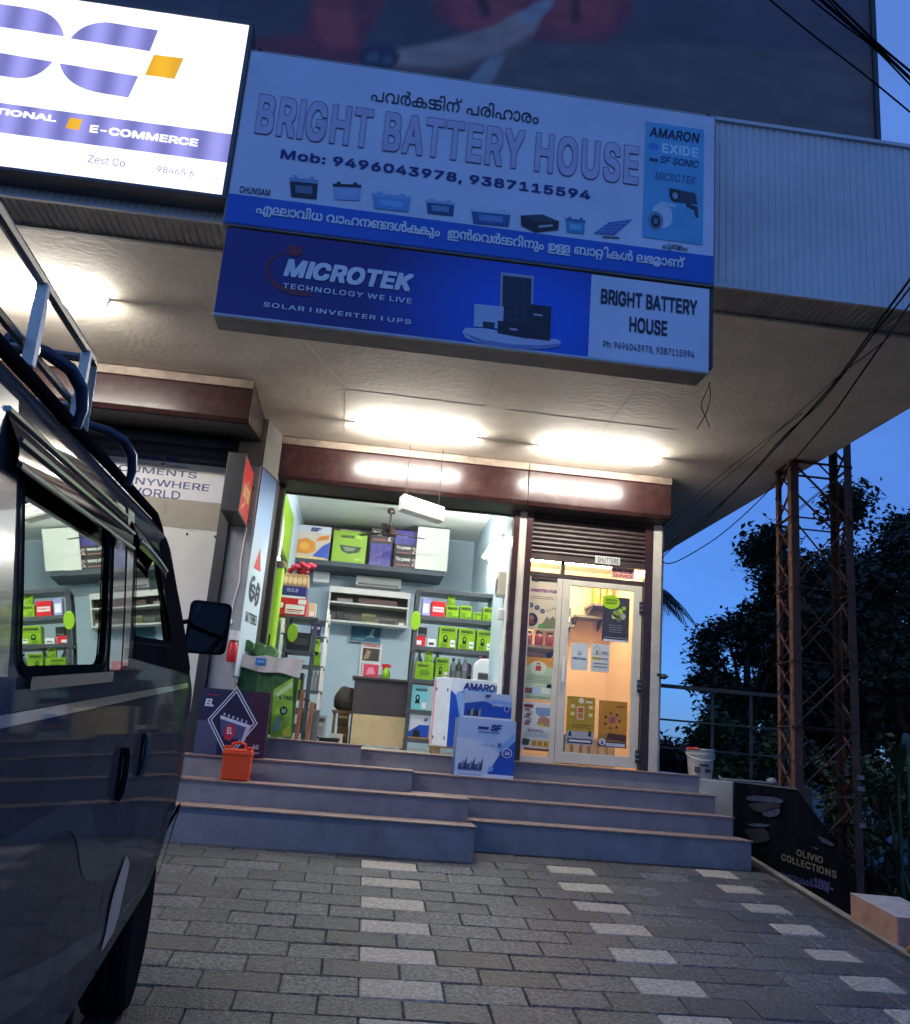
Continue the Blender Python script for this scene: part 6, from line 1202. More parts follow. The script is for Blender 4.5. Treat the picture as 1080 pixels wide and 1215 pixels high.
def ring(loop, wd):                       # band around a loop, outwards by wd
    N = len(loop); c = Vector((sum(p[0] for p in loop)/N, sum(p[1] for p in loop)/N)); out = []
    for i in range(N):
        a, p, q = Vector(loop[i-1]), Vector(loop[i]), Vector(loop[(i+1) % N]); d = (q-a).normalized(); nrm = Vector((d.y, -d.x))
        if nrm.dot(p-c) < 0: nrm = -nrm
        out.append(tuple(p+nrm*wd))
    return out
def pane(loop, name='side_window', lab=None):
    b = MB(); side(b, [ring(loop, .004)], -.008, vglass); g = b.build(name, van, smooth=True, fix=False)
    b = MB(); side(b, [ring(loop, .018), loop], .004, rub); b.build('window_seal', g, smooth=True, fix=False)
    if lab: g['label'] = lab
    return g
wp = [pane(l) for l in win]
b = MB(); side(b, [win[2]], -.008, vglass, True); side(b, [win[0]], -.008, vglass, True); side(b, [win[1]], -.008, vglass, True); b.build('far_side_glass', van, fix=False)
def strip2(pts, wd):                      # ribbon polygon along a polyline in (u, w)
    L, R = [], []
    for i, p in enumerate(pts):
        a = Vector(pts[max(i-1, 0)]); c = Vector(pts[min(i+1, len(pts)-1)]); d = (c-a).normalized(); n_ = Vector((-d.y, d.x))*wd/2
        L.append(tuple(Vector(p)+n_)); R.append(tuple(Vector(p)-n_))
    return L+R[::-1]
# black A pillar, blue-black B pillar film, silver rear pillar
b = MB(); side(b, [[(-1.38, 1.985), (-1.22, 2.03), (-.72, 1.80), (-.24, 1.55), (-.26, 1.52), (-1.86, 1.59), (-1.84, 1.635), (-.98, 1.635)]], .003, rub); b.build('black_pillar_trim', van, smooth=True, fix=False)
b = MB(); side(b, [fillet([(-2.225, 1.56), (-2.06, 1.56), (-2.08, 1.99), (-2.235, 1.99)], .02)], .004, trimblue); b.build('pillar_film', van, smooth=True, fix=False)
b = MB(); side(b, [[(-2.035, 1.57), (-1.945, 1.57), (-1.925, 2.0), (-2.03, 2.0)]], .0025, M('bright_pillar_paint', (.13, .135, .14), .2, metal=.6, var=.05, coat=.6)); b.build('pillar_trim', van, smooth=True, fix=False)
b = MB(); side(b, [[(-3.22, 1.56), (-3.07, 1.56), (-3.10, 2.0), (-3.22, 2.0)]], .004, M('bright_pillar_paint')); b.build('pillar_trim', van, smooth=True, fix=False)
# rain visors with a bright bead
for (a, c) in ((-3.16, -2.08), (-4.2, -3.28)):
    b = MB(); P = []
    for t in [i/14 for i in range(15)]:
        u = a+(c-a)*t; y = yl(u, 2.0); P += [(u, y-.004, 1.975), (u, y-.036, 1.915), (u, y-.040, 1.885)]
    n_ = len(P)//3; b.add(P, [(3*i+k, 3*i+3+k, 3*i+4+k, 3*i+1+k) for i in range(n_-1) for k in (0, 1)], M('smoked_visor', (.02, .022, .026), .3, var=0, coat=.4, spec=0)); v = b.build('rain_visor', van, smooth=True, fix=False)
    for (dz, dy) in ((1.925, -.036), (1.885, -.041), (1.972, -.010)):
        b = MB(); b.tube([(a+(c-a)*t/8, yl(a, 2.0)+dy, dz) for t in range(9)], .005, chrome, 6); b.build('visor_bead', v, smooth=True)
b = MB(); P = []
for t in [i/10 for i in range(11)]:
    u = -1.98+.62*t; w0 = 1.975-(.03*t*t); y = yl(u, 2.0); P += [(u, y-.004, w0), (u, y-.038, w0-.055), (u, y-.04, w0-.08)]
b.add(P, [(3*i+k, 3*i+3+k, 3*i+4+k, 3*i+1+k) for i in range(10) for k in (0, 1)], M('smoked_visor', None) if False else MATS['smoked_visor']); v = b.build('rain_visor', van, smooth=True, fix=False)
b = MB(); b.tube([(-1.98+.62*t/8, yl(-1.5, 2.0)-.039, 1.92-.03*(t/8)**2) for t in range(9)], .005, chrome, 6); b.build('visor_bead', v, smooth=True)
# roof gutter
b = MB(); b.tube([(-4.25+2.95*t/20, .10, 2.088) for t in range(21)]+[(-1.2, .092, 2.052), (-.75, .085, 1.825), (-.3, .10, 1.575)], .014, rub, 8); b.build('roof_gutter', van, smooth=True)
# body seams, mouldings, handles, sticker
for pts in ([(-1.80, 1.60), (-1.80, 1.0), (-1.74, .66)], [(-3.24, 2.0), (-3.24, .66)], [(-.22, 1.52), (-.34, 1.1), (-.40, .86)]):
    b = MB(); side(b, [strip2(pts, .009)], .0012, M('door_gap_black', (.005, .005, .005), .8, var=0)); b.build('door_seam', van, fix=False)
b = MB(); side(b, [fillet([(-2.96, 1.535), (-2.2, 1.533), (-2.2, 1.558), (-2.96, 1.558)], .01)], .012, M('grey_ledge_rubber', (.06, .065, .065), .4)); b.build('window_ledge', van, smooth=True, fix=False)
b = MB(); side(b, [fillet([(-4.3, 1.488), (-.3, 1.462), (-.3, 1.484), (-4.3, 1.508)], .01)], .005, M('bright_pillar_paint')); b.build('belt_moulding', van, smooth=True, fix=False)
def handle(u, w0, w1, name, m, ln):
    y = yl(u, w0); b = MB(); side(b, [fillet([(u-.022, w0-.005), (u+.022, w0-.005), (u+.022, w1+.005), (u-.022, w1+.005)], .02)], .003, rub); r = b.build(name, van, fix=False)
    b = MB(); b.tube([(u-.01, y-.006, w0), (u-.005, y-.014, w0+.02), (u, y-.016, (w0+w1)/2), (u+.005, y-.014, w1-.02), (u+.01, y-.006, w1)], .009, m, 10); b.build('grip', r, smooth=True)
handle(-1.88, 1.20, 1.34, 'rear_door_handle', rub, .16); handle(-1.50, 1.22, 1.35, 'front_door_handle', M('handle_dark_plastic', (.05, .052, .055), .3), .15)
swoosh = [(-4.2, 1.30), (-2.98, 1.295), (-2.45, 1.285), (-2.25, 1.25), (-2.1, 1.14), (-1.9, 1.08), (-1.2, .98), (-.38, .80), (-.42, .76), (-1.2, .90), (-1.95, 1.0), (-2.2, 1.06), (-2.36, 1.19), (-2.5, 1.23), (-3.0, 1.245), (-4.2, 1.25)]; swoosh = fillet(swoosh, .3, 5)
b = MB(); side(b, [swoosh], .0015, deco); side(b, [fillet([(-4.2, 1.08), (-2.9, 1.05), (-2.5, .96), (-1.6, .80), (-.7, .70), (-.7, .685), (-1.7, .765), (-2.6, .90), (-3.0, 1.0), (-4.2, 1.03)], .25, 5)], .0015, deco); b.build('side_sticker', van, smooth=True, fix=False)
b = MB(); side(b, [fillet([(-1.62, .72), (-1.40, .72), (-1.36, .92), (-1.5, .98), (-1.62, .88)], .03)], .006, M('grey_patch_reflector', (.3, .3, .31), .3)); b.build('side_reflector', van, smooth=True, fix=False)
b = MB(); side(b, [fillet([(.02, 1.02), (.14, 1.0), (.15, 1.09), (.02, 1.12)], .02)], .006, M('amber_side_lamp', (.35, .09, .01), .2)); b.build('indicator_lamp', van, smooth=True, fix=False)
b = MB(); P = [(.0+.49*math.cos(math.radians(a)), .40+.51*math.sin(math.radians(a))) for a in range(155, 24, -8)]; side(b, [[(p[0]+.02, p[1]) for p in P]+[(.02+.455*math.cos(math.radians(a)), .40+.475*math.sin(math.radians(a))) for a in range(25, 156, 8)]], .022, rub); b.build('arch_moulding', van, smooth=True, fix=False)
# front bumper and lamps (turned away from view, but there)
b = MB(); b.prism([(.66, .1, .55), (.82, .25, .55), (.86, .8, .55), (.82, 1.41, .55), (.66, 1.56, .55)], (0, 0, .22), rub); b.build('front_bumper', van, bevel=.03)
for s in (.28, 1.38):
    b = MB(); b.lathe((.62, s, .98), [(.09, 0), (.1, .05), (.07, .075)], M('headlamp_lens', (.5, .5, .48), .1), 20, (1, 0, .15)); b.build('headlamp', van, smooth=True)
# wheels
for (u, y) in ((.02, .19), (-2.8, .19), (.02, WD-.19), (-2.8, WD-.19)):
    sg = -1 if y < WD/2 else 1
    wroot = MB(); R_t = .365; prof = [(.22, -.085), (.30, -.105), (.345, -.10), (R_t, -.078), (R_t, .078), (.345, .10), (.30, .105), (.22, .085)]
    wroot.lathe((u, y, R_t), prof, rub, 40, (0, 1, 0)); 
    for k in range(40):
        a = 2*PI*k/40; c = Vector((u+math.cos(a)*(R_t+.002), y, R_t+math.sin(a)*(R_t+.002))); t_ = Vector((-math.sin(a), 0, math.cos(a))); r_ = Vector((math.cos(a), 0, math.sin(a)))
        for s in (-.062, -.02, .022, .064): wroot.obox(c+Vector((0, s, 0))+t_*(.01 if s in (-.02, .064) else -.01), t_*.02, Vector((0, .016, 0)), r_*.007, rub)
    wheel = wroot.build('wheel', van, smooth=True)
    b = MB(); b.lathe((u, y-sg*.02, R_t), [(.225, -.07), (.225, .05), (.19, .07), (.12, .03), (.06, .05), (.055, .075), (.0, .075)] if sg > 0 else [(.225, .07), (.225, -.05), (.19, -.07), (.12, -.03), (.06, -.05), (.055, -.075), (.0, -.075)], M('dusty_black_rim', (.03, .03, .03), .6, dirt=.3), 28, (0, 1, 0)); b.build('rim', wheel, smooth=True)
b = MB()
for (u) in (.02, -2.8): b.box(u-.42, u+.42, .09, .40, .72, .74, rub); b.box(u-.44, u+.44, .40, .42, .45, .95, rub)
b.build('wheel_housing', van)
b = MB(); b.box(-4.2, .5, .35, WD-.35, .42, .6, rub); b.box(-1.7, -1.65, .06, .3, .35, .62, rub); b.build('chassis', van)
# mirror on its arm
mx = Vector((.05, -.02, 1.745)); b = MB(); b.tube([(-.24, yl(-.24, 1.56)+.02, 1.57), (-.05, .10, 1.60), (.12, .06, 1.66)], .016, rub, 8); b.tube([(-.55, yl(-.55, 1.7)+.02, 1.70), (-.12, .11, 1.75), (.12, .06, 1.78)], .012, rub, 8); mir = b.build('mirror', van, smooth=True)
lp = fillet([(-.105, -.13), (.1, -.125), (.105, .13), (-.1, .135)], .035, 5); ca, sa = math.cos(.12), math.sin(.12)
def mpt(p, d): return mx+Vector((-sa*p[0]+d, -p[0]*ca*-1*-1, p[1]))
b = MB(); b.prism([mpt(p, -.02) for p in lp], (.07, 0, 0), rub); b.build('mirror_shell', mir, bevel=.012, smooth=True)
b = MB(); b.poly([mpt((p[0]*.88, p[1]*.9), -.0225) for p in lp], M('mirror_glass', (.30, .30, .31), .03, metal=1, var=0)); b.build('mirror_glass', mir)
# roof carrier
rack = M('carrier_tube_dull', (.24, .235, .22), .35, metal=.8, var=.3, dirt=.5, dirtcol=(.14, .06, .03)); wtape = M('pale_bracket_paint', (.88, .85, .74), .5, var=.15, dirt=.25); hose = M('dark_blue_sleeve', (.015, .02, .045), .35)
b = MB()
for s in (.10, WD-.10):
    b.tube([(-4.2, s, 2.265), (-3.4, s, 2.267), (-2.52, s, 2.265), (-2.50, s, 2.25), (-2.49, s, 2.10)], .011, rack, 8)
    b.tube([(-4.2, s+.02, 2.15), (-2.52, s+.02, 2.15)], .009, rack, 8)
for u in (-2.5, -2.9, -3.3, -3.7, -4.1): b.tube([(u, .10, 2.15), (u, WD-.10, 2.15)], .009, rack, 8)
b.tube([(-2.51, .10, 2.265), (-2.51, WD-.10, 2.265)], .011, rack, 8)
rk_ = b.build('roof_carrier', van, smooth=True)
for u in (-2.58, -2.95, -3.45, -3.95):
    b = MB(); b.prism([(u-.018, .088, 2.10), (u+.008, .088, 2.10), (u+.016, .088, 2.18), (u+.012, .088, 2.262), (u-.010, .088, 2.262), (u-.016, .088, 2.17)], (0, .02, 0), wtape); b.build('carrier_bracket', rk_, bevel=.003)
for u in (-2.12, -2.74, -3.35):
    b = MB(); b.tube([(u-.16, .16, 2.165), (u-.09, .11, 2.17), (u-.03, .075, 2.16), (u, .055, 2.13), (u+.01, .05, 2.09), (u+.01, .055, 2.05)], [.010, .013, .014, .014, .012, .009], hose, 10); b.build('carrier_clamp', rk_, smooth=True)

# ================================================================ RIGHT SIDE: BANNER, TOWER, RAILING, BUCKET, KERB BLOCK
XB = 3.87
t = thing('banner', 'dark printed cloth banner with pale lettering along the open edge of the forecourt', 'banner', (XB, 8, .4))
bk = M('banner_black_print', (.005, .006, .010), .85, var=.3, scale=5, bump=.15, bscale=6, spec=0)
N = 30; b = MB(); T = []; Bm = []
for i in range(N+1):
    Y = 9.2-(9.2-6.95)*i/N; top = 1.592 if Y > 7.85 else 1.592-(7.85-Y)*.62; w_ = .012*math.sin(i*.9)+.006*math.sin(i*2.3)
    T.append((XB+w_*.4, Y, top)); Bm.append((XB-.005+w_, Y, gz(Y)-.4))
b.add(T+Bm+[(p[0]+.004, p[1], p[2]) for p in T]+[(p[0]+.004, p[1], p[2]) for p in Bm], [(i, i+1, N+2+i, N+1+i) for i in range(N)]+[(2*N+2+i+1, 2*N+2+i, 3*N+3+i, 3*N+4+i) for i in range(N)], bk); b.build('cloth', t, smooth=True, fix=False)
b = MB(); b.tube([(XB, 9.2, 1.597), (XB, 7.85, 1.597)], .008, RGB(70, 70, 75), 6); b.build('hem_wire', t)
O4 = zz(870, 900, 5.143)
d = Decal((XB-.018, 0, 0), (0, -1, 0), (0, 0, 1), .001)
def bx(x, y): q = WX(*O4(x, y), XB-.02); return (-q[0], q[1])
def btext(s_, p0, p1, h, m, **k):          # baseline from p0 to p1 (zoomed pixels), letter height h in metres
    a, c = Vector(bx(*p0)), Vector(bx(*p1)); L_n = (c-a).length; u = (c-a).normalized(); dd = Decal(Vector((XB-.018, -a.x, a.y)), (0, -u.x, u.y), (0, u.y*0-u.y*-0+0, 1), .001); dd.n = Vector((-1, 0, 0)); dd.mb = d.mb; dd.text(s_, 0, 0, L_n, h, m, **k)
gl = M('banner_gold_print', lin(92, 86, 78), .7); vl = M('banner_violet_print', lin(95, 95, 165), .7)
btext('OLIVIO', (388, 592), (550, 645), .055, gl, l=1, off=.025, sp=1.1); btext('COLLECTIONS', (295, 620), (632, 735), .058, gl, l=1, off=.025, sp=1.1)
btext(["മ", "ു", "ണ", ("ട", -.2), "ുകൾ"], (280, 735), (490, 800), .075, bk, l=1, outline=.04, om=vl, off=.01); btext('100/-', (495, 790), (612, 835), .085, bk, l=1, outline=.05, om=vl, off=.01)
bl2 = M('banner_blue_print', lin(42, 55, 85), .6, var=.6, scale=14); bl3 = M('banner_dark_blue_print', lin(14, 18, 36), .7, var=.4, scale=9)
for q in (fillet([(70, 240), (110, 225), (250, 235), (310, 255), (290, 275), (180, 262), (100, 258)], 20), fillet([(165, 335), (230, 305), (290, 305), (280, 345), (220, 362)], 20), fillet([(80, 400), (160, 395), (235, 405), (200, 418), (110, 415)], 12), fillet([(510, 470), (560, 488), (625, 530), (600, 535), (540, 510)], 14), fillet([(470, 535), (525, 550), (510, 556)], 4)):
    d.poly([bx(*p) for p in q], bl2, 0)
for q in (fillet([(90, 275), (200, 265), (300, 285), (260, 310), (160, 330), (110, 310)], 30), fillet([(60, 430), (200, 425), (230, 500), (120, 520)], 30)): d.poly([bx(*p) for p in q], bl3, 0)
d.build('banner_print', t)
# lattice tower
rust = M('rusty_angle_iron', (.085, .034, .02), .75, var=.4, scale=14, dirt=.5, dirtcol=(.05, .025, .018))
tw = thing('lattice_tower', 'rusty four-legged lattice mast standing beside the forecourt', 'tower', (4.3, 8.3, .2)); TL = [(4.02, 8.2), (4.645, 8.2), (4.70, 8.62), (4.06, 8.62)]; zt0, zt1 = .1, 5.9
for k, (x, y) in enumerate(TL):
    b = MB(); sx = 1 if k in (0, 3) else -1; sy = 1 if k < 2 else -1; wl = .075 if k < 2 else .06
    b.box(min(x, x+wl*sx), max(x, x+wl*sx), y-.004, y+.004, zt0, zt1, rust); b.box(x-.004, x+.004, min(y, y+wl*sy), max(y, y+wl*sy), zt0, zt1, rust); b.build('leg', tw)
lev = [.15, .95, 1.55, 2.15, 2.75, 3.45, 4.15, 4.72, 5.3, 5.85]
for fi in range(4):
    (xa, ya), (xb, yb) = TL[fi], TL[(fi+1) % 4]; wide = fi % 2 == 0
    for i, z in enumerate(lev):
        if wide and i % 1 == 0:
            b = MB(); b.bar((xa, ya, z), (xb, yb, z), .055 if i in (7, 3) else .04, rust, dp=.006); b.build('brace', tw)
        if not wide:
            b = MB(); b.bar((xa, ya, z), (xb, yb, z), .035, rust, dp=.006); b.build('brace', tw)
        if i+1 < len(lev):
            z2 = lev[i+1]; b = MB()
            if wide:
                p, q = ((xa, ya), (xb, yb)) if (i+fi//2) % 2 else ((xb, yb), (xa, ya)); b.bar((*p, z), (*q, z2), .035, rust, dp=.006); b.bar((q[0], q[1]+.008, z), (p[0], p[1]+.008, z2), .026, rust, dp=.005)
            else:
                zm = (z+z2)/2; b.bar((xa, ya, z), (xb, yb, zm), .022, rust, dp=.005); b.bar((xb, yb, z+.003), (xa+.004, ya, zm), .022, rust, dp=.005); b.bar((xa, ya, zm), (xb, yb, z2), .022, rust, dp=.005); b.bar((xb, yb, zm+.003), (xa+.004, ya, z2), .022, rust, dp=.005)
            b.build('brace', tw)
for z in (1.72, 1.62, 1.30):
    b = MB(); b.box(4.60, 4.665, 8.17, 8.194, z, z+.04, RGB(120, 110, 105)); b.build('clamp', tw)
# railing on the platform
t = thing('railing', 'thin dark railing along the platform beside the glass shop', 'railing', (3.9, 9.75, 1.6)); ri = M('railing_dark_iron', (.022, .026, .026), .5, var=.3)
for z, dd in ((W(780, 813, 9.7)[1], .04), (W(780, 853, 9.7)[1], .02), (W(780, 886, 9.7)[1], .02)):
    b = MB(); b.bar((3.13, 9.7, z), (4.72, 9.72, z), dd, ri); b.build('rail', t)
for x in (W(847, 850, 9.7)[0], W(893, 850, 9.7)[0], 4.72):
    b = MB(); b.box(x-.014, x+.014, 9.725, 9.75, 1.593, W(780, 813, 9.7)[1], ri); b.build('post', t)
# paint bucket, rod and stone on the ledge
bx0, bz0 = W(832.5, 921, 9.32)[0], 1.598; zt = W(833, 889, 9.32)[1]; r = .5*(W(848.5, 895, 9.32)[0]-W(817, 895, 9.32)[0])
t = thing('paint_bucket', 'white paint bucket with a red lid edge on the ledge beside the steps', 'bucket', (bx0, 9.36, bz0)); h = zt-bz0; bw = M('bucket_plastic', (.42, .41, .36), .4, var=.15, scale=9, dirt=.5, dirtcol=(.2, .18, .15))
b = MB(); b.lathe((bx0, 9.36, bz0), [(r*.8, 0), (r*.97, h*.78), (r*1.05, h*.79), (r*1.05, h*.86), (r*.98, h*.87), (r*1.02, h), (r*.96, h), (r*.92, h*.9), (.0, h*.88)], bw, 28); b.build('bucket_body', t, smooth=True)
b = MB(); b.tube([(bx0+r*1.04*math.cos(a), 9.36+r*1.04*math.sin(a), bz0+h*.8-.05*abs(math.sin((a-PI)*1))) for a in [PI+PI*i/16 for i in range(17)]], .004, m_white, 6); b.build('handle', t, smooth=True)
b = MB(); b.lathe((bx0, 9.36, bz0+h*.96), [(r*1.03, .0), (r*1.04, .012), (r*.9, .016)], M('bucket_lid_pale', (.5, .49, .45), .5), 28); b.build('rim', t); b = MB(); b.tube([(bx0+r*1.05*math.cos(a), 9.36+r*1.05*math.sin(a), bz0+h*1.0) for a in [math.radians(185+10*i) for i in range(7)]], .012, RGB(200, 45, 40), 8); b.build('lid_edge', t, smooth=True)
d = MB()
for a0, a1, z0, z1 in ((245, 290, .42, .5), (225, 250, .2, .4), (270, 300, .22, .34)):
    q = [(bx0+r*.965*math.cos(math.radians(a)), 9.36+r*.965*math.sin(math.radians(a))) for a in range(a0, a1+1, 5)]; k = len(q); d.add([(x, y, bz0+h*z0) for x, y in q]+[(x, y, bz0+h*z1) for x, y in q], [(i, i+1, k+i+1, k+i) for i in range(k-1)], RGB(60, 60, 60))
d.build('bucket_print', t)
b = MB(); p0, p1 = W(857, 924, 9.24), W(912, 930, 9.24); b.tube([(p0[0], 9.26, 1.612), (p1[0], 9.24, 1.612)], .012, RGB(120, 125, 125), 8); b.tube([(p0[0], 9.26, 1.612), (p0[0]-.01, 9.3, 1.64)], .012, RGB(120, 125, 125), 8); tag(b.build('metal_rod', smooth=True), 'grey metal rod lying along the platform ledge', 'rod')
def lump(name, lab, cat, c, s, m, seed, sub=2):
    bm = bmesh.new(); bmesh.ops.create_icosphere(bm, subdivisions=sub, radius=1)
    for v in bm.verts: v.co *= 1+.22*noise.noise(v.co*1.4+Vector((seed, 0, 0)))
    me = bpy.data.meshes.new(name); 
    for v in bm.verts: v.co = Vector((v.co.x*s[0], v.co.y*s[1], (v.co.z+.8)*s[2]))
    bm.to_mesh(me); bm.free(); me.materials.append(m); o = bpy.data.objects.new(name, me); C.objects.link(o); o.location = c
    for p in me.polygons: p.use_smooth = True
    return tag(o, lab, cat)
lump('bag', 'crumpled dark bag on the stool left of the desk', 'bag', (W(408, 870, 11.3)[0], 11.4, 2.03), (.17, .13, .16), M('crumpled_dark_bag', (.05, .042, .035), .6, var=.5, bump=.9, bscale=18), 12, 3)
lump('stone', 'pale round stone on the platform edge before the mast', 'stone', (W(917, 930, 9.24)[0], 9.26, 1.595), (.055, .045, .04), M('pale_stone', (.3, .3, .3), .8, var=.2), 3)
def G(x, y): d_ = ray(x, y); q = (-.1-E)/(d_.z-.12*d_.y); return Vector((d_.x*q, d_.y*q, E+d_.z*q))
late = M('laterite_block', (.40, .22, .15), .85, var=.25, scale=9, bump=.5, bscale=20, dirt=.3, dirtcol=(.3, .27, .24)); lt = M('lime_washed_top', (.42, .38, .36), .85, var=.2, scale=9, bump=.4, bscale=24, dirt=.4)
a0, a1 = G(1009, 1089), G(1066, 1121); ed = (a1-a0); ex = Vector((.36, -.06, .0)); up = Vector((0, 0, .175))
b = MB(); P = [a0, a1, a1+ex, a0+ex]; b.add([tuple(p-Vector((0, 0, .12))) for p in P]+[tuple(p+up) for p in P], [(0, 1, 5, 4), (1, 2, 6, 5), (2, 3, 7, 6), (3, 0, 4, 7), (3, 2, 1, 0)], late); b.add([tuple(p+up) for p in P], [(0, 1, 2, 3)], lt)
o = b.build('kerb_block', bevel=.012, fix=False); tag(o, 'orange laterite block with a pale top at the open edge of the paving', 'block')
lump('brick_fragment', 'small orange brick fragment lying near the laterite block', 'brick', tuple(G(1082, 1131)+Vector((.03, 0, -.01))), (.06, .05, .04), M('orange_brick', (.40, .13, .04), .85, var=.25), 8)

# ================================================================ TREES AND PLANTS
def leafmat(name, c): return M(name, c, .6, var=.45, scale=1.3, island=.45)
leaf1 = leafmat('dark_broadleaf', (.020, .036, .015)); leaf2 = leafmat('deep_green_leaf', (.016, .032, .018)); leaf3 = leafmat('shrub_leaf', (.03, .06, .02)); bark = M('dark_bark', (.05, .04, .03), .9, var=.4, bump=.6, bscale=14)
def leafcard(b, c, s, n, m, asp=.45):
    n = n.normalized(); t = n.orthogonal().normalized(); a = random.uniform(0, 6.28); t = (Matrix.Rotation(a, 3, n) @ t); q = n.cross(t)
    b.add([c-t*s*.5, c+q*s*asp*.5+n*s*.06, c+t*s*.5-n*s*.05, c-q*s*asp*.5+n*s*.06], [(0, 1, 2, 3)], m)
def tree(label, base, h, spread, lobes, leaves, m, ls=.17, seed=1, trunk_r=.16, lo=.25, group='dark trees beyond the platform', name='leafy_tree'):
    random.seed(seed); base = Vector(base); t = thing(name, label, 'tree', base, group); b = MB()
    top = base+Vector((random.uniform(-.3, .3), random.uniform(-.3, .3), h*.8)); mid = base.lerp(top, .5)+Vector((random.uniform(-.2, .2), 0, 0)); b.tube([base-Vector((0, 0, .5)), base+Vector((0, 0, .1)), mid, top], [trunk_r*1.3, trunk_r, trunk_r*.7, trunk_r*.2], bark, 9)
    cl = []
    for i in range(lobes):
        z = lo+(1-lo)*(i+.5)/lobes*random.uniform(.9, 1.05); prof = math.sin(PI*min(1, .18+.82*(1-(z-lo)/(1-lo)*.92))) ; a = i*2.4+random.uniform(-.4, .4); rr = spread*prof*random.uniform(.35, .95)
        c = base+Vector((math.cos(a)*rr, math.sin(a)*rr*.8, h*z)); rad = spread*random.uniform(.2, .36); cl.append((c, rad)); st = base.lerp(top, max(.15, z*.8-.1)); b.tube([st, st.lerp(c, .55)+Vector((0, 0, .15)), c], [trunk_r*.4, trunk_r*.22, .015], bark, 6)
    b.build('trunk', t, smooth=True); b = MB(); per = leaves//lobes
    for c, rad in cl:
        for k in range(110):                 # coarse inner foliage that closes the crown
            d = Vector((random.gauss(0, 1), random.gauss(0, 1), random.gauss(0, .9))).normalized()*rad*.72*random.random()**.5
            leafcard(b, c+d, rad*random.uniform(.3, .55), Vector((random.gauss(0, 1), random.gauss(0, 1), random.gauss(0, 1))), m, .7)
        for k in range(per//7):
            d = Vector((random.gauss(0, 1), random.gauss(0, 1), random.gauss(0, .8))).normalized()*rad*(random.random()**.4); tw_ = c+d
            for j in range(7):
                p = tw_+Vector((random.gauss(0, .14), random.gauss(0, .14), random.gauss(0, .1)))*ls/.17; leafcard(b, p, ls*random.uniform(.7, 1.35), Vector((random.gauss(0, .6), random.gauss(0, .6), 1)), m, .5)
    b.build('crown', t, fix=False); return t
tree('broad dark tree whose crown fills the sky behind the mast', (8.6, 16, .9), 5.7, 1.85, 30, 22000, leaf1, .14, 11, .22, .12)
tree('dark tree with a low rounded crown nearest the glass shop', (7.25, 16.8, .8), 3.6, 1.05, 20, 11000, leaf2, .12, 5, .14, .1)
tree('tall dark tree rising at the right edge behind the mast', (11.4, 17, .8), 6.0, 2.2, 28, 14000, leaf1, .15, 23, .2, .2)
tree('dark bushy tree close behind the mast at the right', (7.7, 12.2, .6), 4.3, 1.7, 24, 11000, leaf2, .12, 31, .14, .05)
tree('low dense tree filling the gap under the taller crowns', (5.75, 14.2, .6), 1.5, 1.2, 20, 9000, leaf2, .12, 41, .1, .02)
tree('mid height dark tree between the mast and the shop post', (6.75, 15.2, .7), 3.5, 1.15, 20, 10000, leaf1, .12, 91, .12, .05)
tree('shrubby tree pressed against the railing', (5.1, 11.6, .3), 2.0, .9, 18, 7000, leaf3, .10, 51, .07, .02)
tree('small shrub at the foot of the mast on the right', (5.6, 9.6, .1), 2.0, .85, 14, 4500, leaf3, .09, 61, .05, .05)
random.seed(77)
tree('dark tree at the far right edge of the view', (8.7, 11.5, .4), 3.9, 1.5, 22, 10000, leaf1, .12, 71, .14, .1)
# palm half hidden behind the shop
def frond(b, root, dirv, ln, droop, m, nl=26, lw=.05, ll=.6):
    root = Vector(root); d = Vector(dirv).normalized(); pts = [root+d*ln*t+Vector((0, 0, -droop*ln*t*t)) for t in [i/nl for i in range(nl+1)]]; b.tube(pts, [.022*(1-i/nl)+.004 for i in range(nl+1)], m, 5)
    for i in range(3, nl):
        p = pts[i]; tn = (pts[i+1]-pts[i-1]).normalized(); sd = tn.cross(Vector((0, 0, 1))).normalized(); L_n = ll*math.sin(PI*(.12+.85*i/nl))
        for s in (-1, 1):
            e = p+(sd*s*.75+tn*.55+Vector((0, 0, -.55-.2*random.random()))).normalized()*L_n; w_ = tn*lw*.5; mid = p.lerp(e, .5)+Vector((0, 0, .04*L_n)); b.add([p-w_*.4, mid-w_, e, mid+w_], [(0, 1, 2, 3)], m)
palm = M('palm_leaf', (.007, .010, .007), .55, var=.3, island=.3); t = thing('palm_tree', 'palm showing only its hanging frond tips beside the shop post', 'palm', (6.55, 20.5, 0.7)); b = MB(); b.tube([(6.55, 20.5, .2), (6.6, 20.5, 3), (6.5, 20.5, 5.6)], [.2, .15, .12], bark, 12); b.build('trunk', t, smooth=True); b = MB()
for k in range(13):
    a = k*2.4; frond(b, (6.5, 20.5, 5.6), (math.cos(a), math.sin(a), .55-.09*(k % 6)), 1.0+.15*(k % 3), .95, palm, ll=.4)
b.build('crown', t, fix=False)
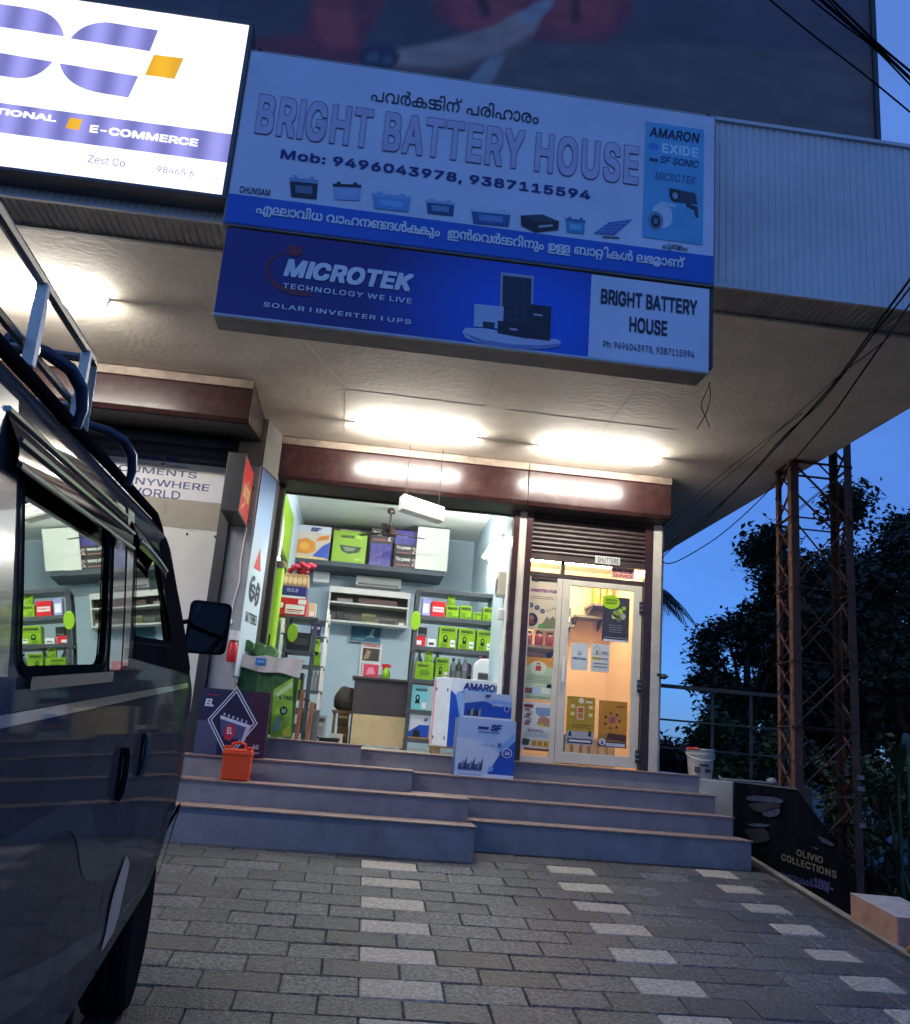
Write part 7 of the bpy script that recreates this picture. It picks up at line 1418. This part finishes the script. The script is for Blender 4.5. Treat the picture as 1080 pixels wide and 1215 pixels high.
# long-leaved plant in the right corner
yam = M('long_green_leaf', (.012, .038, .014), .45, var=.3, island=.3); t = thing('banana_plant', 'young long-leaved plant with upright stems at the right edge', 'plant', (5.15, 8.35, .15)); b = MB()
st = [((5.15, 8.35), (.25, -.1), 1.2), ((5.2, 8.4), (-.35, .0), 1.35), ((5.22, 8.3), (.5, .1), .9), ((5.12, 8.4), (-.1, -.2), 1.6), ((5.2, 8.36), (.15, .2), 1.75), ((5.3, 8.3), (-.5, .15), 1.0), ((5.28, 8.42), (.4, -.25), 1.5), ((5.1, 8.3), (-.3, -.3), .8)]
for (x, y), (dx, dy), hh in st: b.tube([(x, y, 0), (x+dx*.2, y+dy*.2, .15+hh*.5), (x+dx*.5, y+dy*.5, .15+hh)], [.035, .025, .012], yam, 8)
b.build('stem', t, smooth=True)
for (x, y), (dx, dy), hh in st:
    b = MB(); o = Vector((x+dx*.5, y+dy*.5, .1+hh)); dv = Vector((dx, dy, .5)).normalized(); sd = dv.cross(Vector((0, 0, 1))).normalized(); P = []; n_ = 10
    for i in range(n_+1):
        q = i/n_; c = o+dv*.85*q+Vector((0, 0, -.45*q*q)); w_ = .065*math.sin(PI*(.06+.92*q))**.8; P += [c-sd*w_+Vector((0, 0, .03)), c, c+sd*w_+Vector((0, 0, .03))]
    b.add(P, [(3*i+k, 3*i+k+1, 3*i+k+4, 3*i+k+3) for i in range(n_) for k in (0, 1)], yam); b.build('leaf', t, smooth=True, fix=False)
# blue tarpaulin heap beyond
tarp = M('blue_tarpaulin', (.10, .22, .48), .45, var=.15, scale=4, bump=.5, bscale=5); b = MB(); n_ = 16; P = []
for j in range(n_+1):
    for i in range(n_+1):
        u, v = i/n_, j/n_; x = 5.7+2.1*u; y = 9.6+1.5*v; z = .05+1.25*(math.sin(PI*u)**.5)*(math.sin(PI*v)**.5)+.07*noise.noise(Vector((u*5, v*5, 2))); P.append((x, y, z))
b.add(P, [(j*(n_+1)+i, j*(n_+1)+i+1, (j+1)*(n_+1)+i+1, (j+1)*(n_+1)+i) for j in range(n_) for i in range(n_)], tarp); tag(b.build('tarpaulin', smooth=True, fix=False), 'blue tarpaulin covering a heap behind the plant at the right edge', 'tarpaulin')
